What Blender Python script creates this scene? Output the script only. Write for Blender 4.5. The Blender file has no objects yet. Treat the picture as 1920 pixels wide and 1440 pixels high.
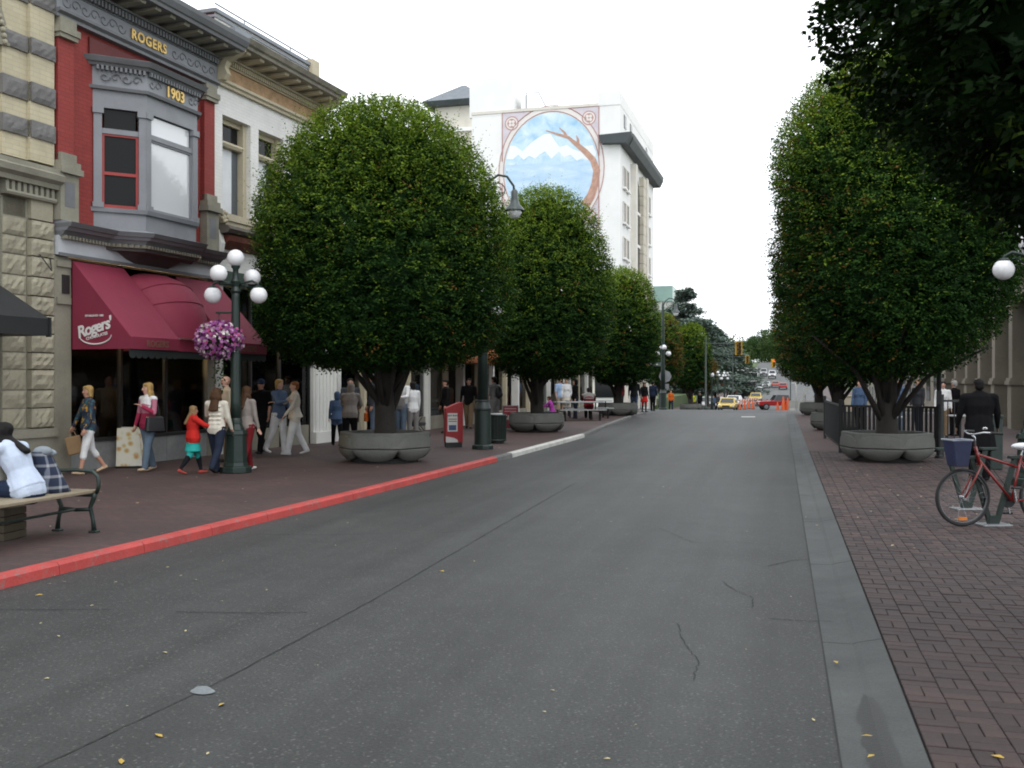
import bpy, bmesh, math, random
import numpy as np
from mathutils import Vector, Matrix
random.seed(7); RNG = np.random.default_rng(11)
R = math.radians
SC = bpy.context.scene
COL = SC.collection

# ------------------------------------------------------------------ camera
FPX, CAMH, HORY, CXP = 1900.0, 1.8, 712.0, 960.0       # photo pixels (1920 x 1440)
YAW = math.atan((1465 - CXP) / FPX)                     # street runs along +Y
cam = bpy.data.cameras.new('camera'); camo = bpy.data.objects.new('camera', cam); COL.objects.link(camo)
cam.sensor_fit = 'HORIZONTAL'; cam.sensor_width = 36.0; cam.lens = 36.0 * FPX / 1920
camo.location = (0, 0, CAMH); camo.rotation_euler = (R(90), 0, YAW)
cam.shift_y = (HORY - 720) / 1920.0 * 1.0
cam.clip_start = 0.05; cam.clip_end = 3000
SC.camera = camo

# ------------------------------------------------------------------ world: bright overcast sky
W = bpy.data.worlds.new('World'); SC.world = W; W.use_nodes = True
nt = W.node_tree; nt.nodes.clear()
sky = nt.nodes.new('ShaderNodeTexSky'); sky.sky_type = 'NISHITA'; sky.sun_disc = False
SUN_EL, SUN_AZ = 52, 150                                  # azimuth clockwise from +Y
sky.sun_elevation = R(SUN_EL); sky.sun_rotation = R(SUN_AZ); sky.dust_density = 4.0; sky.air_density = 1.0
hs = nt.nodes.new('ShaderNodeHueSaturation'); hs.inputs['Saturation'].default_value = 0.12
mx = nt.nodes.new('ShaderNodeMix'); mx.data_type = 'RGBA'; mx.inputs[0].default_value = 0.88
mx.inputs[7].default_value = (19.0, 19.8, 20.6, 1)
bg = nt.nodes.new('ShaderNodeBackground'); bg.inputs['Strength'].default_value = 0.1
wo = nt.nodes.new('ShaderNodeOutputWorld')
nt.links.new(sky.outputs[0], hs.inputs['Color']); nt.links.new(hs.outputs[0], mx.inputs[6])
nt.links.new(mx.outputs[2], bg.inputs[0]); nt.links.new(bg.outputs[0], wo.inputs[0])
sl = bpy.data.lights.new('sun', 'SUN'); sl.energy = 0.7; sl.angle = R(25); sl.color = (1, .97, .92)
so = bpy.data.objects.new('sun', sl); COL.objects.link(so)
so.rotation_euler = (R(90 - SUN_EL), 0, R(180 - SUN_AZ)); so.location = (0, 0, 60)
VS = SC.view_settings
VS.view_transform = 'Standard'; VS.look = 'None'; VS.exposure = 0.0; VS.gamma = 1.0; VS.use_curve_mapping = False
SC.cycles.use_denoising = True; SC.cycles.filter_width = 1.9
SC.cycles.max_bounces = 6; SC.cycles.transparent_max_bounces = 6
SC.cycles.sample_clamp_indirect = 6

# ------------------------------------------------------------------ photo pixel -> direction helpers
FWD = (-math.sin(YAW), math.cos(YAW)); RGT = (math.cos(YAW), math.sin(YAW))
def ray(x, y):
    l = (x - CXP) / FPX
    return (FWD[0] + RGT[0]*l, FWD[1] + RGT[1]*l, (HORY - y) / FPX)
def gnd(x, y, z=0.0):                 # point where the sight line meets the ground at height z
    r = ray(x, y); t = (z - CAMH) / r[2]
    return Vector((r[0]*t, r[1]*t, z))
def far(x, y, d):                     # point at a known depth d
    r = ray(x, y); return Vector((r[0]*d, r[1]*d, CAMH + r[2]*d))

# ------------------------------------------------------------------ materials
MATS = {}
def _new(name):
    m = bpy.data.materials.new(name); m.use_nodes = True
    n = m.node_tree.nodes; l = m.node_tree.links
    return m, n, l, n['Principled BSDF']
def _coord(n, l, scale=1.0, kind='Object'):
    tc = n.new('ShaderNodeTexCoord'); return tc.outputs[kind]
def _noise(n, l, vec, scale, detail=4, rough=.6, dist=0):
    t = n.new('ShaderNodeTexNoise'); t.inputs['Scale'].default_value = scale; t.inputs['Detail'].default_value = detail
    t.inputs['Roughness'].default_value = rough; t.inputs['Distortion'].default_value = dist
    l.new(vec, t.inputs['Vector']); return t
def _ramp(n, l, fac, stops):
    r = n.new('ShaderNodeValToRGB'); e = r.color_ramp.elements
    while len(e) > len(stops): e.remove(e[-1])
    while len(e) < len(stops): e.new(.5)
    for i, (p, c) in enumerate(stops):
        e[i].position = p; e[i].color = (*c, 1) if len(c) == 3 else c
    l.new(fac, r.inputs[0]); return r.outputs[0]
def _mix(n, l, fac, a, b, mode='MIX'):
    m = n.new('ShaderNodeMix'); m.data_type = 'RGBA'; m.blend_type = mode
    for s, v in ((0, fac), (6, a), (7, b)):
        if isinstance(v, (int, float)): m.inputs[s].default_value = v
        elif isinstance(v, tuple): m.inputs[s].default_value = (*v[:3], 1)
        else: l.new(v, m.inputs[s])
    return m.outputs[2]
def _bump(n, l, h, bs, strength, dist=.01):
    b = n.new('ShaderNodeBump'); b.inputs['Strength'].default_value = strength; b.inputs['Distance'].default_value = dist
    l.new(h, b.inputs['Height']); l.new(b.outputs[0], bs.inputs['Normal'])
def sc3(c, k): return tuple(min(1, v*k) for v in c[:3])

def M(name, col=(.5, .5, .5), rough=.6, var=.18, scale=3.0, fine=0.08, fscale=60, bump=.15, bscale=None, metal=0, spec=.5, coat=0, emit=None, dirt=0):
    if name in MATS: return MATS[name]
    m, n, l, bs = _new(name); MATS[name] = m
    co = _coord(n, l)
    a = _noise(n, l, co, scale, 5, .62)
    c = _ramp(n, l, a.outputs[0], [(.25, sc3(col, 1-var)), (.75, sc3(col, 1+var))])
    b = _noise(n, l, co, fscale, 3, .6)
    c = _mix(n, l, 1.0, c, _ramp(n, l, b.outputs[0], [(.2, (1-fine,)*3), (.8, (1, 1, 1))]), 'MULTIPLY')
    if dirt:
        d = _noise(n, l, co, scale*.45, 8, .72, .4)
        c = _mix(n, l, _ramp(n, l, d.outputs[0], [(.5, (0, 0, 0)), (.72, (dirt,)*3)]), c, sc3(col, .35))
    l.new(c, bs.inputs['Base Color'])
    bs.inputs['Roughness'].default_value = rough; bs.inputs['Metallic'].default_value = metal
    bs.inputs['Specular IOR Level'].default_value = spec; bs.inputs['Coat Weight'].default_value = coat
    if bump:
        h = _noise(n, l, co, bscale or fscale, 4, .6); _bump(n, l, h.outputs[0], bs, bump)
    if emit:
        bs.inputs['Emission Color'].default_value = (*emit[:3], 1); bs.inputs['Emission Strength'].default_value = emit[3]
    return m

def brickmat(name, c1, c2, mortar, bw=.22, bh=.075, msize=.008, axis='XZ', bump=.4, dirt=.25):
    if name in MATS: return MATS[name]
    m, n, l, bs = _new(name); MATS[name] = m
    co = _coord(n, l)
    sp = n.new('ShaderNodeSeparateXYZ'); l.new(co, sp.inputs[0]); cb = n.new('ShaderNodeCombineXYZ')
    ad = n.new('ShaderNodeMath'); ad.operation = 'ADD'
    l.new(sp.outputs[0], ad.inputs[0]); l.new(sp.outputs[1], ad.inputs[1])
    if axis == 'XZ': l.new(ad.outputs[0], cb.inputs[0]); l.new(sp.outputs[2], cb.inputs[1])
    else: l.new(sp.outputs[0], cb.inputs[0]); l.new(sp.outputs[1], cb.inputs[1])
    br = n.new('ShaderNodeTexBrick'); l.new(cb.outputs[0], br.inputs['Vector'])
    br.inputs['Scale'].default_value = 1; br.inputs['Brick Width'].default_value = bw; br.inputs['Row Height'].default_value = bh
    br.inputs['Mortar Size'].default_value = msize; br.inputs['Color1'].default_value = (*c1, 1)
    br.inputs['Color2'].default_value = (*c2, 1); br.inputs['Mortar'].default_value = (*mortar, 1); br.inputs['Bias'].default_value = -.1
    big = _noise(n, l, co, 1.1, 6, .7, .3)
    c = _mix(n, l, 1.0, br.outputs[0], _ramp(n, l, big.outputs[0], [(.3, (1-dirt,)*3), (.65, (1, 1, 1))]), 'MULTIPLY')
    l.new(c, bs.inputs['Base Color']); bs.inputs['Roughness'].default_value = .8
    inv = n.new('ShaderNodeMath'); inv.operation = 'SUBTRACT'; inv.inputs[0].default_value = 1; l.new(br.outputs['Fac'], inv.inputs[1])
    _bump(n, l, inv.outputs[0], bs, bump, .006)
    return m

def glassmat(name, col=(.012, .014, .016), rough=.03, spec=1.0, ior=1.6, transp=0.0, wav=.02):
    if name in MATS: return MATS[name]
    m, n, l, bs = _new(name); MATS[name] = m
    co = _coord(n, l)
    bs.inputs['Base Color'].default_value = (*col, 1); bs.inputs['Roughness'].default_value = rough
    bs.inputs['IOR'].default_value = ior; bs.inputs['Specular IOR Level'].default_value = spec*.5
    nz = _noise(n, l, co, 1.7, 2, .5); _bump(n, l, nz.outputs[0], bs, wav, .02)
    if transp > 0:
        tr = n.new('ShaderNodeBsdfTransparent'); tr.inputs[0].default_value = (.82, .86, .85, 1)
        gl = n.new('ShaderNodeBsdfGlossy'); gl.inputs['Roughness'].default_value = rough
        fr = n.new('ShaderNodeFresnel'); fr.inputs[0].default_value = ior
        ms = n.new('ShaderNodeMixShader'); l.new(fr.outputs[0], ms.inputs[0]); l.new(tr.outputs[0], ms.inputs[1]); l.new(gl.outputs[0], ms.inputs[2])
        l.new(ms.outputs[0], n['Material Output'].inputs[0])
    return m

def leafmat(name, transl=.22):
    if name in MATS: return MATS[name]
    m, n, l, bs = _new(name); MATS[name] = m
    at = n.new('ShaderNodeAttribute'); at.attribute_name = 'lc'
    l.new(at.outputs['Color'], bs.inputs['Base Color']); bs.inputs['Roughness'].default_value = .7
    bs.inputs['Specular IOR Level'].default_value = .12
    tr = n.new('ShaderNodeBsdfTranslucent'); bri = n.new('ShaderNodeMix'); bri.data_type = 'RGBA'; bri.blend_type = 'MULTIPLY'
    bri.inputs[0].default_value = 1; bri.inputs[7].default_value = (1.3, 1.5, .6, 1); l.new(at.outputs['Color'], bri.inputs[6])
    l.new(bri.outputs[2], tr.inputs[0])
    ms = n.new('ShaderNodeMixShader'); ms.inputs[0].default_value = transl
    l.new(bs.outputs[0], ms.inputs[1]); l.new(tr.outputs[0], ms.inputs[2]); l.new(ms.outputs[0], n['Material Output'].inputs[0])
    return m

# ------------------------------------------------------------------ mesh builder
class MB:
    def __init__(s): s.v = []; s.f = []; s.T = None
    def add(s, vs, fs):
        o = len(s.v)
        if s.T is not None: vs = [tuple(s.T @ Vector(p)) for p in vs]
        s.v += [tuple(p) for p in vs]; s.f += [tuple(i + o for i in q) for q in fs]; return s
    def box(s, x0, x1, y0, y1, z0, z1):
        if x0 > x1: x0, x1 = x1, x0
        if y0 > y1: y0, y1 = y1, y0
        if z0 > z1: z0, z1 = z1, z0
        return s.add([(x0,y0,z0),(x1,y0,z0),(x1,y1,z0),(x0,y1,z0),(x0,y0,z1),(x1,y0,z1),(x1,y1,z1),(x0,y1,z1)],
                     [(0,3,2,1),(4,5,6,7),(0,1,5,4),(1,2,6,5),(2,3,7,6),(3,0,4,7)])
    def B(s, u0, u1, n0, n1, z0, z1): return s.box(u0, u1, -n1, -n0, z0, z1)      # facade frame: n points to the street
    def prism(s, poly, z0, z1, poly2=None):        # poly: ccw list of (x,y)
        k = len(poly); p2 = poly2 or poly
        a = sum(poly[i][0]*poly[(i+1)%k][1] - poly[(i+1)%k][0]*poly[i][1] for i in range(k))
        if a < 0: poly = poly[::-1]; p2 = p2[::-1]
        vs = [(x, y, z0) for x, y in poly] + [(x, y, z1) for x, y in p2]
        return s.add(vs, [tuple(range(k))[::-1], tuple(range(k, 2*k))] + [(i, (i+1)%k, k+(i+1)%k, k+i) for i in range(k)])
    def extr(s, poly, axis, a0, a1):               # polygon in the two other axes, extruded along axis
        k = len(poly)
        def P(p, a): return (a, p[0], p[1]) if axis == 0 else ((p[0], a, p[1]) if axis == 1 else (p[0], p[1], a))
        vs = [P(p, a0) for p in poly] + [P(p, a1) for p in poly]
        return s.add(vs, [tuple(range(k))[::-1], tuple(range(k, 2*k))] + [(i, (i+1)%k, k+(i+1)%k, k+i) for i in range(k)])
    def lathe(s, prof, c=(0, 0, 0), seg=20, cap=True):
        vs = []; fs = []
        for r, z in prof:
            for i in range(seg):
                a = 2*math.pi*i/seg; vs.append((c[0]+r*math.cos(a), c[1]+r*math.sin(a), c[2]+z))
        for j in range(len(prof)-1):
            for i in range(seg):
                a, b = j*seg+i, j*seg+(i+1)%seg; fs.append((a, b, b+seg, a+seg))
        if cap: fs += [tuple(range(seg))[::-1], tuple(range((len(prof)-1)*seg, len(prof)*seg))]
        return s.add(vs, fs)
    def tube(s, pts, rad, seg=8, closed=False):
        pts = [Vector(p) for p in pts]; n = len(pts)
        if isinstance(rad, (int, float)): rad = [rad]*n
        vs = []; fs = []; up = Vector((0, 0, 1)); prev = None
        for i, p in enumerate(pts):
            if closed: t = pts[(i+1)%n] - pts[i-1]
            else: t = pts[min(i+1, n-1)] - pts[max(i-1, 0)]
            t.normalize()
            if prev is None:
                sd = t.cross(up) if abs(t.z) < .95 else t.cross(Vector((1, 0, 0)))
            else: sd = prev - t*prev.dot(t)
            sd.normalize(); prev = sd; w = t.cross(sd)
            for k in range(seg):
                a = 2*math.pi*k/seg; vs.append(p + (sd*math.cos(a) + w*math.sin(a))*rad[i])
        m = n if closed else n-1
        for j in range(m):
            for k in range(seg):
                a, b = j*seg+k, j*seg+(k+1)%seg; c = ((j+1)%n)*seg; fs.append((a, c+k, c+(k+1)%seg, b))
        if not closed: fs += [tuple(range(seg)), tuple(range((n-1)*seg, n*seg))[::-1]]
        return s.add(vs, fs)
    def sphere(s, c, r, seg=16, rings=10):
        if isinstance(r, (int, float)): r = (r, r, r)
        vs = [(c[0], c[1], c[2]-r[2])]; fs = []
        for j in range(1, rings):
            t = math.pi*j/rings
            for i in range(seg):
                a = 2*math.pi*i/seg; vs.append((c[0]+r[0]*math.sin(t)*math.cos(a), c[1]+r[1]*math.sin(t)*math.sin(a), c[2]-r[2]*math.cos(t)))
        vs.append((c[0], c[1], c[2]+r[2])); e = len(vs)-1
        for i in range(seg):
            fs.append((0, 1+(i+1)%seg, 1+i)); fs.append((e, e-seg+i, e-seg+(i+1)%seg))
        for j in range(rings-2):
            for i in range(seg):
                a, b = 1+j*seg+i, 1+j*seg+(i+1)%seg; fs.append((a, b, b+seg, a+seg))
        return s.add(vs, fs)
    def bar(s, a, b, w, h):                        # rectangular bar between two points
        a, b = Vector(a), Vector(b); t = (b-a).normalized()
        sd = t.cross(Vector((0, 0, 1))) if abs(t.z) < .98 else Vector((1, 0, 0)); sd.normalize(); u = sd.cross(t)
        vs = [p + sd*i*w/2 + u*j*h/2 for p in (a, b) for i, j in ((-1,-1),(1,-1),(1,1),(-1,1))]
        return s.add(vs, [(0,1,2,3),(7,6,5,4),(0,4,5,1),(1,5,6,2),(2,6,7,3),(3,7,4,0)])
    def seg(s, p, q, s0, s1, t0, t1, z0, z1):      # box along the facade segment p->q (u,n); s in metres along, t outward
        p, q = Vector(p), Vector(q); d = (q-p).normalized(); o = Vector((-d.y, d.x))
        pts = [p+d*s0+o*t0, p+d*s1+o*t0, p+d*s1+o*t1, p+d*s0+o*t1]
        return s.prism([(v.x, -v.y) for v in pts], z0, z1)
    def sheet(s, pts): return s.add(pts, [tuple(range(len(pts)))])
    def build(s, name, mat, parent=None, smooth=False, bevel=0, props=None, autos=None):
        me = bpy.data.meshes.new(name); me.from_pydata(s.v, [], s.f)
        bm = bmesh.new(); bm.from_mesh(me); bmesh.ops.recalc_face_normals(bm, faces=bm.faces)
        if bevel: bmesh.ops.bevel(bm, geom=[e for e in bm.edges if len(e.link_faces) == 2 and e.calc_face_angle(0) > .5], offset=bevel, segments=1, affect='EDGES', clamp_overlap=True)
        bm.to_mesh(me); bm.free()
        if smooth:
            me.polygons.foreach_set('use_smooth', [True]*len(me.polygons))
            if autos: me.set_sharp_from_angle(angle=R(autos))
        if isinstance(mat, str): mat = MATS[mat]
        me.materials.append(mat)
        return link(name, me, parent, props)
def link(name, me, parent=None, props=None):
    o = bpy.data.objects.new(name, me); COL.objects.link(o)
    if parent is not None: o.parent = parent
    if props:
        for k, v in props.items(): o[k] = v
    return o
def tag(o, label=None, cat=None, group=None, kind=None):
    if label: o['label'] = label
    if cat: o['category'] = cat
    if group: o['group'] = group
    if kind: o['kind'] = kind
    return o
def thing(name, label, cat, loc=(0, 0, 0), rz=0, group=None):
    o = bpy.data.objects.new(name, None); COL.objects.link(o); o.empty_display_size = .2
    o.location = loc; o.rotation_euler = (0, 0, rz); return tag(o, label, cat, group)
def dup(root, loc=None, rz=None, label=None, scale=None):
    r = root.copy(); COL.objects.link(r)
    if loc is not None: r.location = loc
    if rz is not None: r.rotation_euler = (0, 0, rz)
    if scale is not None: r.scale = (scale,)*3
    if label: r['label'] = label
    for ch in list(root.children):
        c = ch.copy(); COL.objects.link(c); c.parent = r
        for gch in list(ch.children):
            d = gch.copy(); COL.objects.link(d); d.parent = c
    return r
def textmesh(name, body, size, mat, parent, extrude=.01, shear=0, align='CENTER', mtx=None, bold=0, spacing=1):
    cu = bpy.data.curves.new(name, 'FONT'); cu.body = body; cu.size = size; cu.extrude = extrude; cu.shear = shear
    cu.align_x = align; cu.offset = bold; cu.space_character = spacing; cu.resolution_u = 3
    ob = bpy.data.objects.new(name + '_tmp', cu); COL.objects.link(ob)
    dg = bpy.context.evaluated_depsgraph_get(); me = bpy.data.meshes.new_from_object(ob.evaluated_get(dg))
    bpy.data.objects.remove(ob); bpy.data.curves.remove(cu)
    me.name = name; me.materials.clear(); me.materials.append(MATS[mat] if isinstance(mat, str) else mat)
    if mtx is not None: me.transform(mtx)
    return link(name, me, parent)
def fast_mesh(name, V, F4, mat, parent=None, col=None, smooth=False):
    V = np.asarray(V, np.float32); F4 = np.asarray(F4, np.int32); k = F4.shape[1]
    me = bpy.data.meshes.new(name); me.vertices.add(len(V)); me.vertices.foreach_set('co', V.ravel())
    me.loops.add(F4.size); me.loops.foreach_set('vertex_index', F4.ravel())
    me.polygons.add(len(F4)); me.polygons.foreach_set('loop_start', np.arange(len(F4), dtype=np.int32)*k)
    me.polygons.foreach_set('loop_total', np.full(len(F4), k, np.int32))
    if col is not None:
        a = me.attributes.new('lc', 'FLOAT_COLOR', 'POINT')
        c = np.ones((len(V), 4), np.float32); c[:, :3] = col; a.data.foreach_set('color', c.ravel())
    if smooth: me.polygons.foreach_set('use_smooth', np.ones(len(F4), bool))
    me.update(calc_edges=True); me.materials.append(MATS[mat] if isinstance(mat, str) else mat)
    return link(name, me, parent)
# ================================================================== GROUND
def zr(Y):                              # street profile: level, crest at the crossing, dip, then a long hill
    P = [(-60, 0), (56, 0), (70, -.25), (90, -.95), (112, -1.65), (150, -1.6), (200, -1.1), (230, -.55), (250, .2), (300, 2.4), (400, 8), (520, 11), (1600, 14)]
    for (a, za), (b, zb) in zip(P, P[1:]):
        if Y <= b:
            t = max(0, (Y-a)/(b-a)); return za + (zb-za)*t
    return P[-1][1]
YS = [-40, -10, 0, 5, 10, 20, 30, 40, 50, 56, 60, 65, 70, 75, 80, 90, 100, 112, 130, 150, 175, 200, 215, 230, 240, 250, 275, 300, 350, 400, 460, 520, 700, 1000, 1600]
def strip(name, f0, f1, mat, dz=0, y0=-40, y1=1600, step=None, parent=None, prof=zr):
    ys = [y for y in YS if y0 < y < y1] + [y0, y1]
    if step:
        y = y0
        while y < y1: ys.append(y); y += step
    ys = sorted(set(ys)); m = MB(); vs = []; fs = []
    for y in ys: vs += [(f0(y), y, prof(y)+dz), (f1(y), y, prof(y)+dz)]
    for i in range(len(ys)-1): fs.append((2*i, 2*i+1, 2*i+3, 2*i+2))
    return m.add(vs, fs).build(name, mat, parent)
def lerpf(P):
    def f(y):
        if y <= P[0][0]: return P[0][1]
        for (a, va), (b, vb) in zip(P, P[1:]):
            if y <= b: return va + (vb-va)*(y-a)/(b-a)
        return P[-1][1]
    return f
KL = lerpf([(0, -6.75), (7.3, -6.47), (14, -6.2), (22, -6.0), (31, -5.92), (38, -6.35), (46, -6.75), (54, -6.95), (57, -7.4)])   # road-side face of left kerb

# asphalt
m, n, l, bs = _new('asphalt'); MATS['asphalt'] = m; co = _coord(n, l)
big = _noise(n, l, co, .22, 5, .65, .6); mid = _noise(n, l, co, 2.2, 6, .7); fin = _noise(n, l, co, 55, 3, .75)
sp = n.new('ShaderNodeTexVoronoi'); sp.inputs['Scale'].default_value = 85; l.new(co, sp.inputs['Vector'])
mapn = n.new('ShaderNodeMapping'); mapn.inputs['Scale'].default_value = (1.1, .035, 1); l.new(co, mapn.inputs[0])
trk = _noise(n, l, mapn.outputs[0], 1.6, 4, .6)
c = _ramp(n, l, big.outputs[0], [(.3, (.021, .0226, .0226)), (.7, (.038, .0398, .0400))])
c = _mix(n, l, 1, c, _ramp(n, l, trk.outputs[0], [(.3, (.66, .66, .66)), (.7, (1.34, 1.34, 1.33))]), 'MULTIPLY')
c = _mix(n, l, 1, c, _ramp(n, l, mid.outputs[0], [(.25, (.78, .78, .78)), (.75, (1.18, 1.18, 1.18))]), 'MULTIPLY')
c = _mix(n, l, 1, c, _ramp(n, l, fin.outputs[0], [(.25, (.38, .38, .38)), (.5, (1, 1, 1)), (.78, (1.9, 1.87, 1.78))]), 'MULTIPLY')
c = _mix(n, l, _ramp(n, l, sp.outputs['Color'], [(.82, (0, 0, 0)), (.90, (.7, .7, .7))]), c, (.12, .12, .112))
l.new(c, bs.inputs['Base Color']); bs.inputs['Roughness'].default_value = .64; bs.inputs['Specular IOR Level'].default_value = .5
_bump(n, l, fin.outputs[0], bs, .5, .006)
# weathered brick paving seen from afar, basket weave joints too fine to build
def pavemat(name, mx_=.3):
    m, n, l, bs = _new(name); MATS[name] = m; co = _coord(n, l)
    ck = n.new('ShaderNodeTexBrick'); ck.inputs['Scale'].default_value = 1; ck.inputs['Brick Width'].default_value = .2; ck.inputs['Row Height'].default_value = .1
    ck.inputs['Mortar Size'].default_value = .006; ck.inputs['Color1'].default_value = (.080, .043, .040, 1); ck.inputs['Color2'].default_value = (.058, .036, .034, 1)
    ck.inputs['Mortar'].default_value = (.030, .028, .027, 1); l.new(co, ck.inputs['Vector'])
    a = _noise(n, l, co, .55, 6, .7, .5); b = _noise(n, l, co, 14, 4, .7)
    c = _mix(n, l, 1, ck.outputs[0], _ramp(n, l, a.outputs[0], [(.3, (.72, .72, .74)), (.7, (1.2, 1.16, 1.12))]), 'MULTIPLY')
    c = _mix(n, l, 1, c, _ramp(n, l, b.outputs[0], [(.3, (.75, .75, .75)), (.7, (1.15, 1.15, 1.15))]), 'MULTIPLY')
    l.new(c, bs.inputs['Base Color']); bs.inputs['Roughness'].default_value = .75
    inv = n.new('ShaderNodeMath'); inv.operation = 'SUBTRACT'; inv.inputs[0].default_value = 1; l.new(ck.outputs['Fac'], inv.inputs[1])
    _bump(n, l, inv.outputs[0], bs, .5, .004)
pavemat('pave_far')
M('brick_piece', (.060, .041, .040), .78, .3, 1.6, .3, 45, .35)
# each brick gets its own tone
def brickpiece():
    m = MATS['brick_piece']; n = m.node_tree.nodes; l = m.node_tree.links; bs = n['Principled BSDF']
    old = bs.inputs['Base Color'].links[0].from_socket
    g = n.new('ShaderNodeNewGeometry')
    c = _mix(n, l, 1, old, _ramp(n, l, g.outputs['Random Per Island'], [(0, (.60, .60, .64)), (.5, (1, .98, .98)), (1, (1.45, 1.28, 1.2))]), 'MULTIPLY')
    l.new(c, bs.inputs['Base Color'])
brickpiece()
MATS['brick_single'] = MATS['brick_piece'].copy(); MATS['brick_single'].name = 'brick_single'
_n = MATS['brick_single'].node_tree; _g = [q for q in _n.nodes if q.bl_idname == 'ShaderNodeNewGeometry'][0]; _oi = _n.nodes.new('ShaderNodeObjectInfo')
for _l in list(_n.links):
    if _l.from_node == _g: _t = _l.to_socket; _e = _t.node.color_ramp.elements; _e[0].color = (.78, .78, .80, 1); _e[2].color = (1.2, 1.13, 1.1, 1); _n.links.remove(_l); _n.links.new(_oi.outputs['Random'], _t)
M('sand_joint', (.022, .020, .019), .95, .3, 8, .3, 90, .3)
M('gutter', (.082, .088, .088), .8, .28, 1.3, .35, 70, .45, dirt=.6)
def gutter_stain():
    m = MATS['gutter']; n = m.node_tree.nodes; l = m.node_tree.links; bs = n['Principled BSDF']; co = _coord(n, l); old = bs.inputs['Base Color'].links[0].from_socket
    sp_ = n.new('ShaderNodeSeparateXYZ'); l.new(co, sp_.inputs[0]); nz = _noise(n, l, co, 5, 4, .6)
    def mth(op, a, b=None, c=None):
        q = n.new('ShaderNodeMath'); q.operation = op
        for i, v in enumerate((a, b, c)):
            if v is None: continue
            if isinstance(v, (int, float)): q.inputs[i].default_value = v
            else: l.new(v, q.inputs[i])
        return q.outputs[0]
    cx = mth('ADD', mth('MULTIPLY_ADD', nz.outputs[0], .10, -.05), mth('SUBTRACT', sp_.outputs[0], .462))
    wx = mth('SMOOTH_MAX', mth('SUBTRACT', 1.0, mth('MULTIPLY', mth('ABSOLUTE', cx), 13.0)), 0, .1)
    wy = mth('MINIMUM', 1.0, mth('MAXIMUM', 0.0, mth('MULTIPLY', mth('SUBTRACT', 6.15, mth('ADD', sp_.outputs[1], mth('MULTIPLY', mth('ABSOLUTE', cx), 4.0))), 6.0)))
    k = mth('MINIMUM', 1.0, mth('MULTIPLY', mth('MULTIPLY', wx, wy), 4.5))
    k2 = mth('MULTIPLY', k, .8); l.new(_mix(n, l, k2, old, (.012, .012, .012)), bs.inputs['Base Color'])
    l.new(mth('SUBTRACT', .8, mth('MULTIPLY', k, .25)), bs.inputs['Roughness'])
gutter_stain()
M('kerb_conc', (.16, .16, .155), .85, .25, 2, .25, 60, .35, dirt=.6)
m = M('kerb_red', (.46, .055, .048), .6, .2, 2.5, .2, 40, .25)
n, l = m.node_tree.nodes, m.node_tree.links; bs = n['Principled BSDF']; co = _coord(n, l)
old = bs.inputs['Base Color'].links[0].from_socket; w = _noise(n, l, co, 5.5, 9, .8, .5)
l.new(_mix(n, l, _ramp(n, l, w.outputs[0], [(.535, (0, 0, 0)), (.62, (.85, .85, .85))]), old, (.20, .13, .12)), bs.inputs['Base Color'])
M('kerb_white', (.62, .62, .58), .6, .15, 5, .3, 40, .3, dirt=.8)
M('paint_line', (.55, .55, .53), .7, .2, 5, .2, 40, .1, dirt=.5)
M('grass', (.06, .10, .025), .9, .35, .2, .3, 5, .3)
M('tar', (.024, .024, .024), .85, .2, 5, .2, 50, .2)
M('stain', (.035, .036, .036), .45, .25, 4, .2, 60, .2)

ground = strip('ground', lambda y: -900, lambda y: 900, 'grass', -.35); tag(ground, 'green rolling ground around the town street', 'ground', kind='structure')
road = strip('road', lambda y: KL(y)-.3 if y < 57 else (-9 if y < 118 else -8.5), lambda y: .27 if y < 55 else 7.5, 'asphalt', 0, y1=460)
tag(road, 'grey worn asphalt street running to the hill', 'road', kind='structure')
cross = strip('cross_street', lambda y: -120, lambda y: 120, M('asphalt_light', (.075, .077, .077), .85, .2, .6, .3, 60, .4), .008, 57.5, 71)
tag(cross, 'paler asphalt cross street at the crest', 'road', kind='structure')

# gutter with a mountable concrete kerb, right side
gut = thing('gutter', None, None); tag(gut, 'pale concrete gutter and flush kerb beside right pavement', 'gutter', kind='structure')
y = -8.0; k = 0
while y < 55:
    L = 3.05; m_ = MB(); a, b = y+.006, min(y+L, 56)-.006
    prof = [(.27, .004), (.47, -.004+.008), (.50, .018), (.655, .052), (.655, -.1), (.27, -.1)]
    m_.extr([(p[0], p[1]) for p in prof], 1, a, b); m_.build('gutter_slab', 'gutter', gut); y += L; k += 1
MB().box(.266, .274, -8, 55, -.05, .0055).build('joint', 'tar', gut)

# seams and cracks in the asphalt: thin dark tar lines
def crackline(pix, w=.010, jit=.008, nseg=9):
    P = [gnd(x, y_, 0) for x, y_ in pix]; pts = []
    for a, b in zip(P, P[1:]):
        for i in range(nseg): pts.append(a.lerp(b, i/nseg))
    pts.append(P[-1]); mm = MB(); vs = []; fs = []
    dirv = (P[-1]-P[0]).normalized(); sd = Vector((-dirv.y, dirv.x, 0))
    for i, p in enumerate(pts):
        j = random.uniform(-jit, jit); ww = w*random.uniform(.35, 1.1)
        q = p + sd*j; vs += [tuple(q+sd*ww/2+Vector((0, 0, .0045))), tuple(q-sd*ww/2+Vector((0, 0, .0045)))]
    for i in range(len(pts)-1): fs.append((2*i, 2*i+1, 2*i+3, 2*i+2))
    mm.add(vs, fs).build('crack', 'tar', road)
crackline([(70, 1440), (400, 1285), (700, 1125), (940, 985), (1080, 905)], .012, .004, 24)
crackline([(330, 1148), (470, 1150), (575, 1149)], .014)
crackline([(0, 1143), (120, 1144), (210, 1143)], .014)
crackline([(1213, 1003), (1235, 990), (1300, 1018), (1380, 1017), (1455, 1022)], .009, .012)
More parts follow.
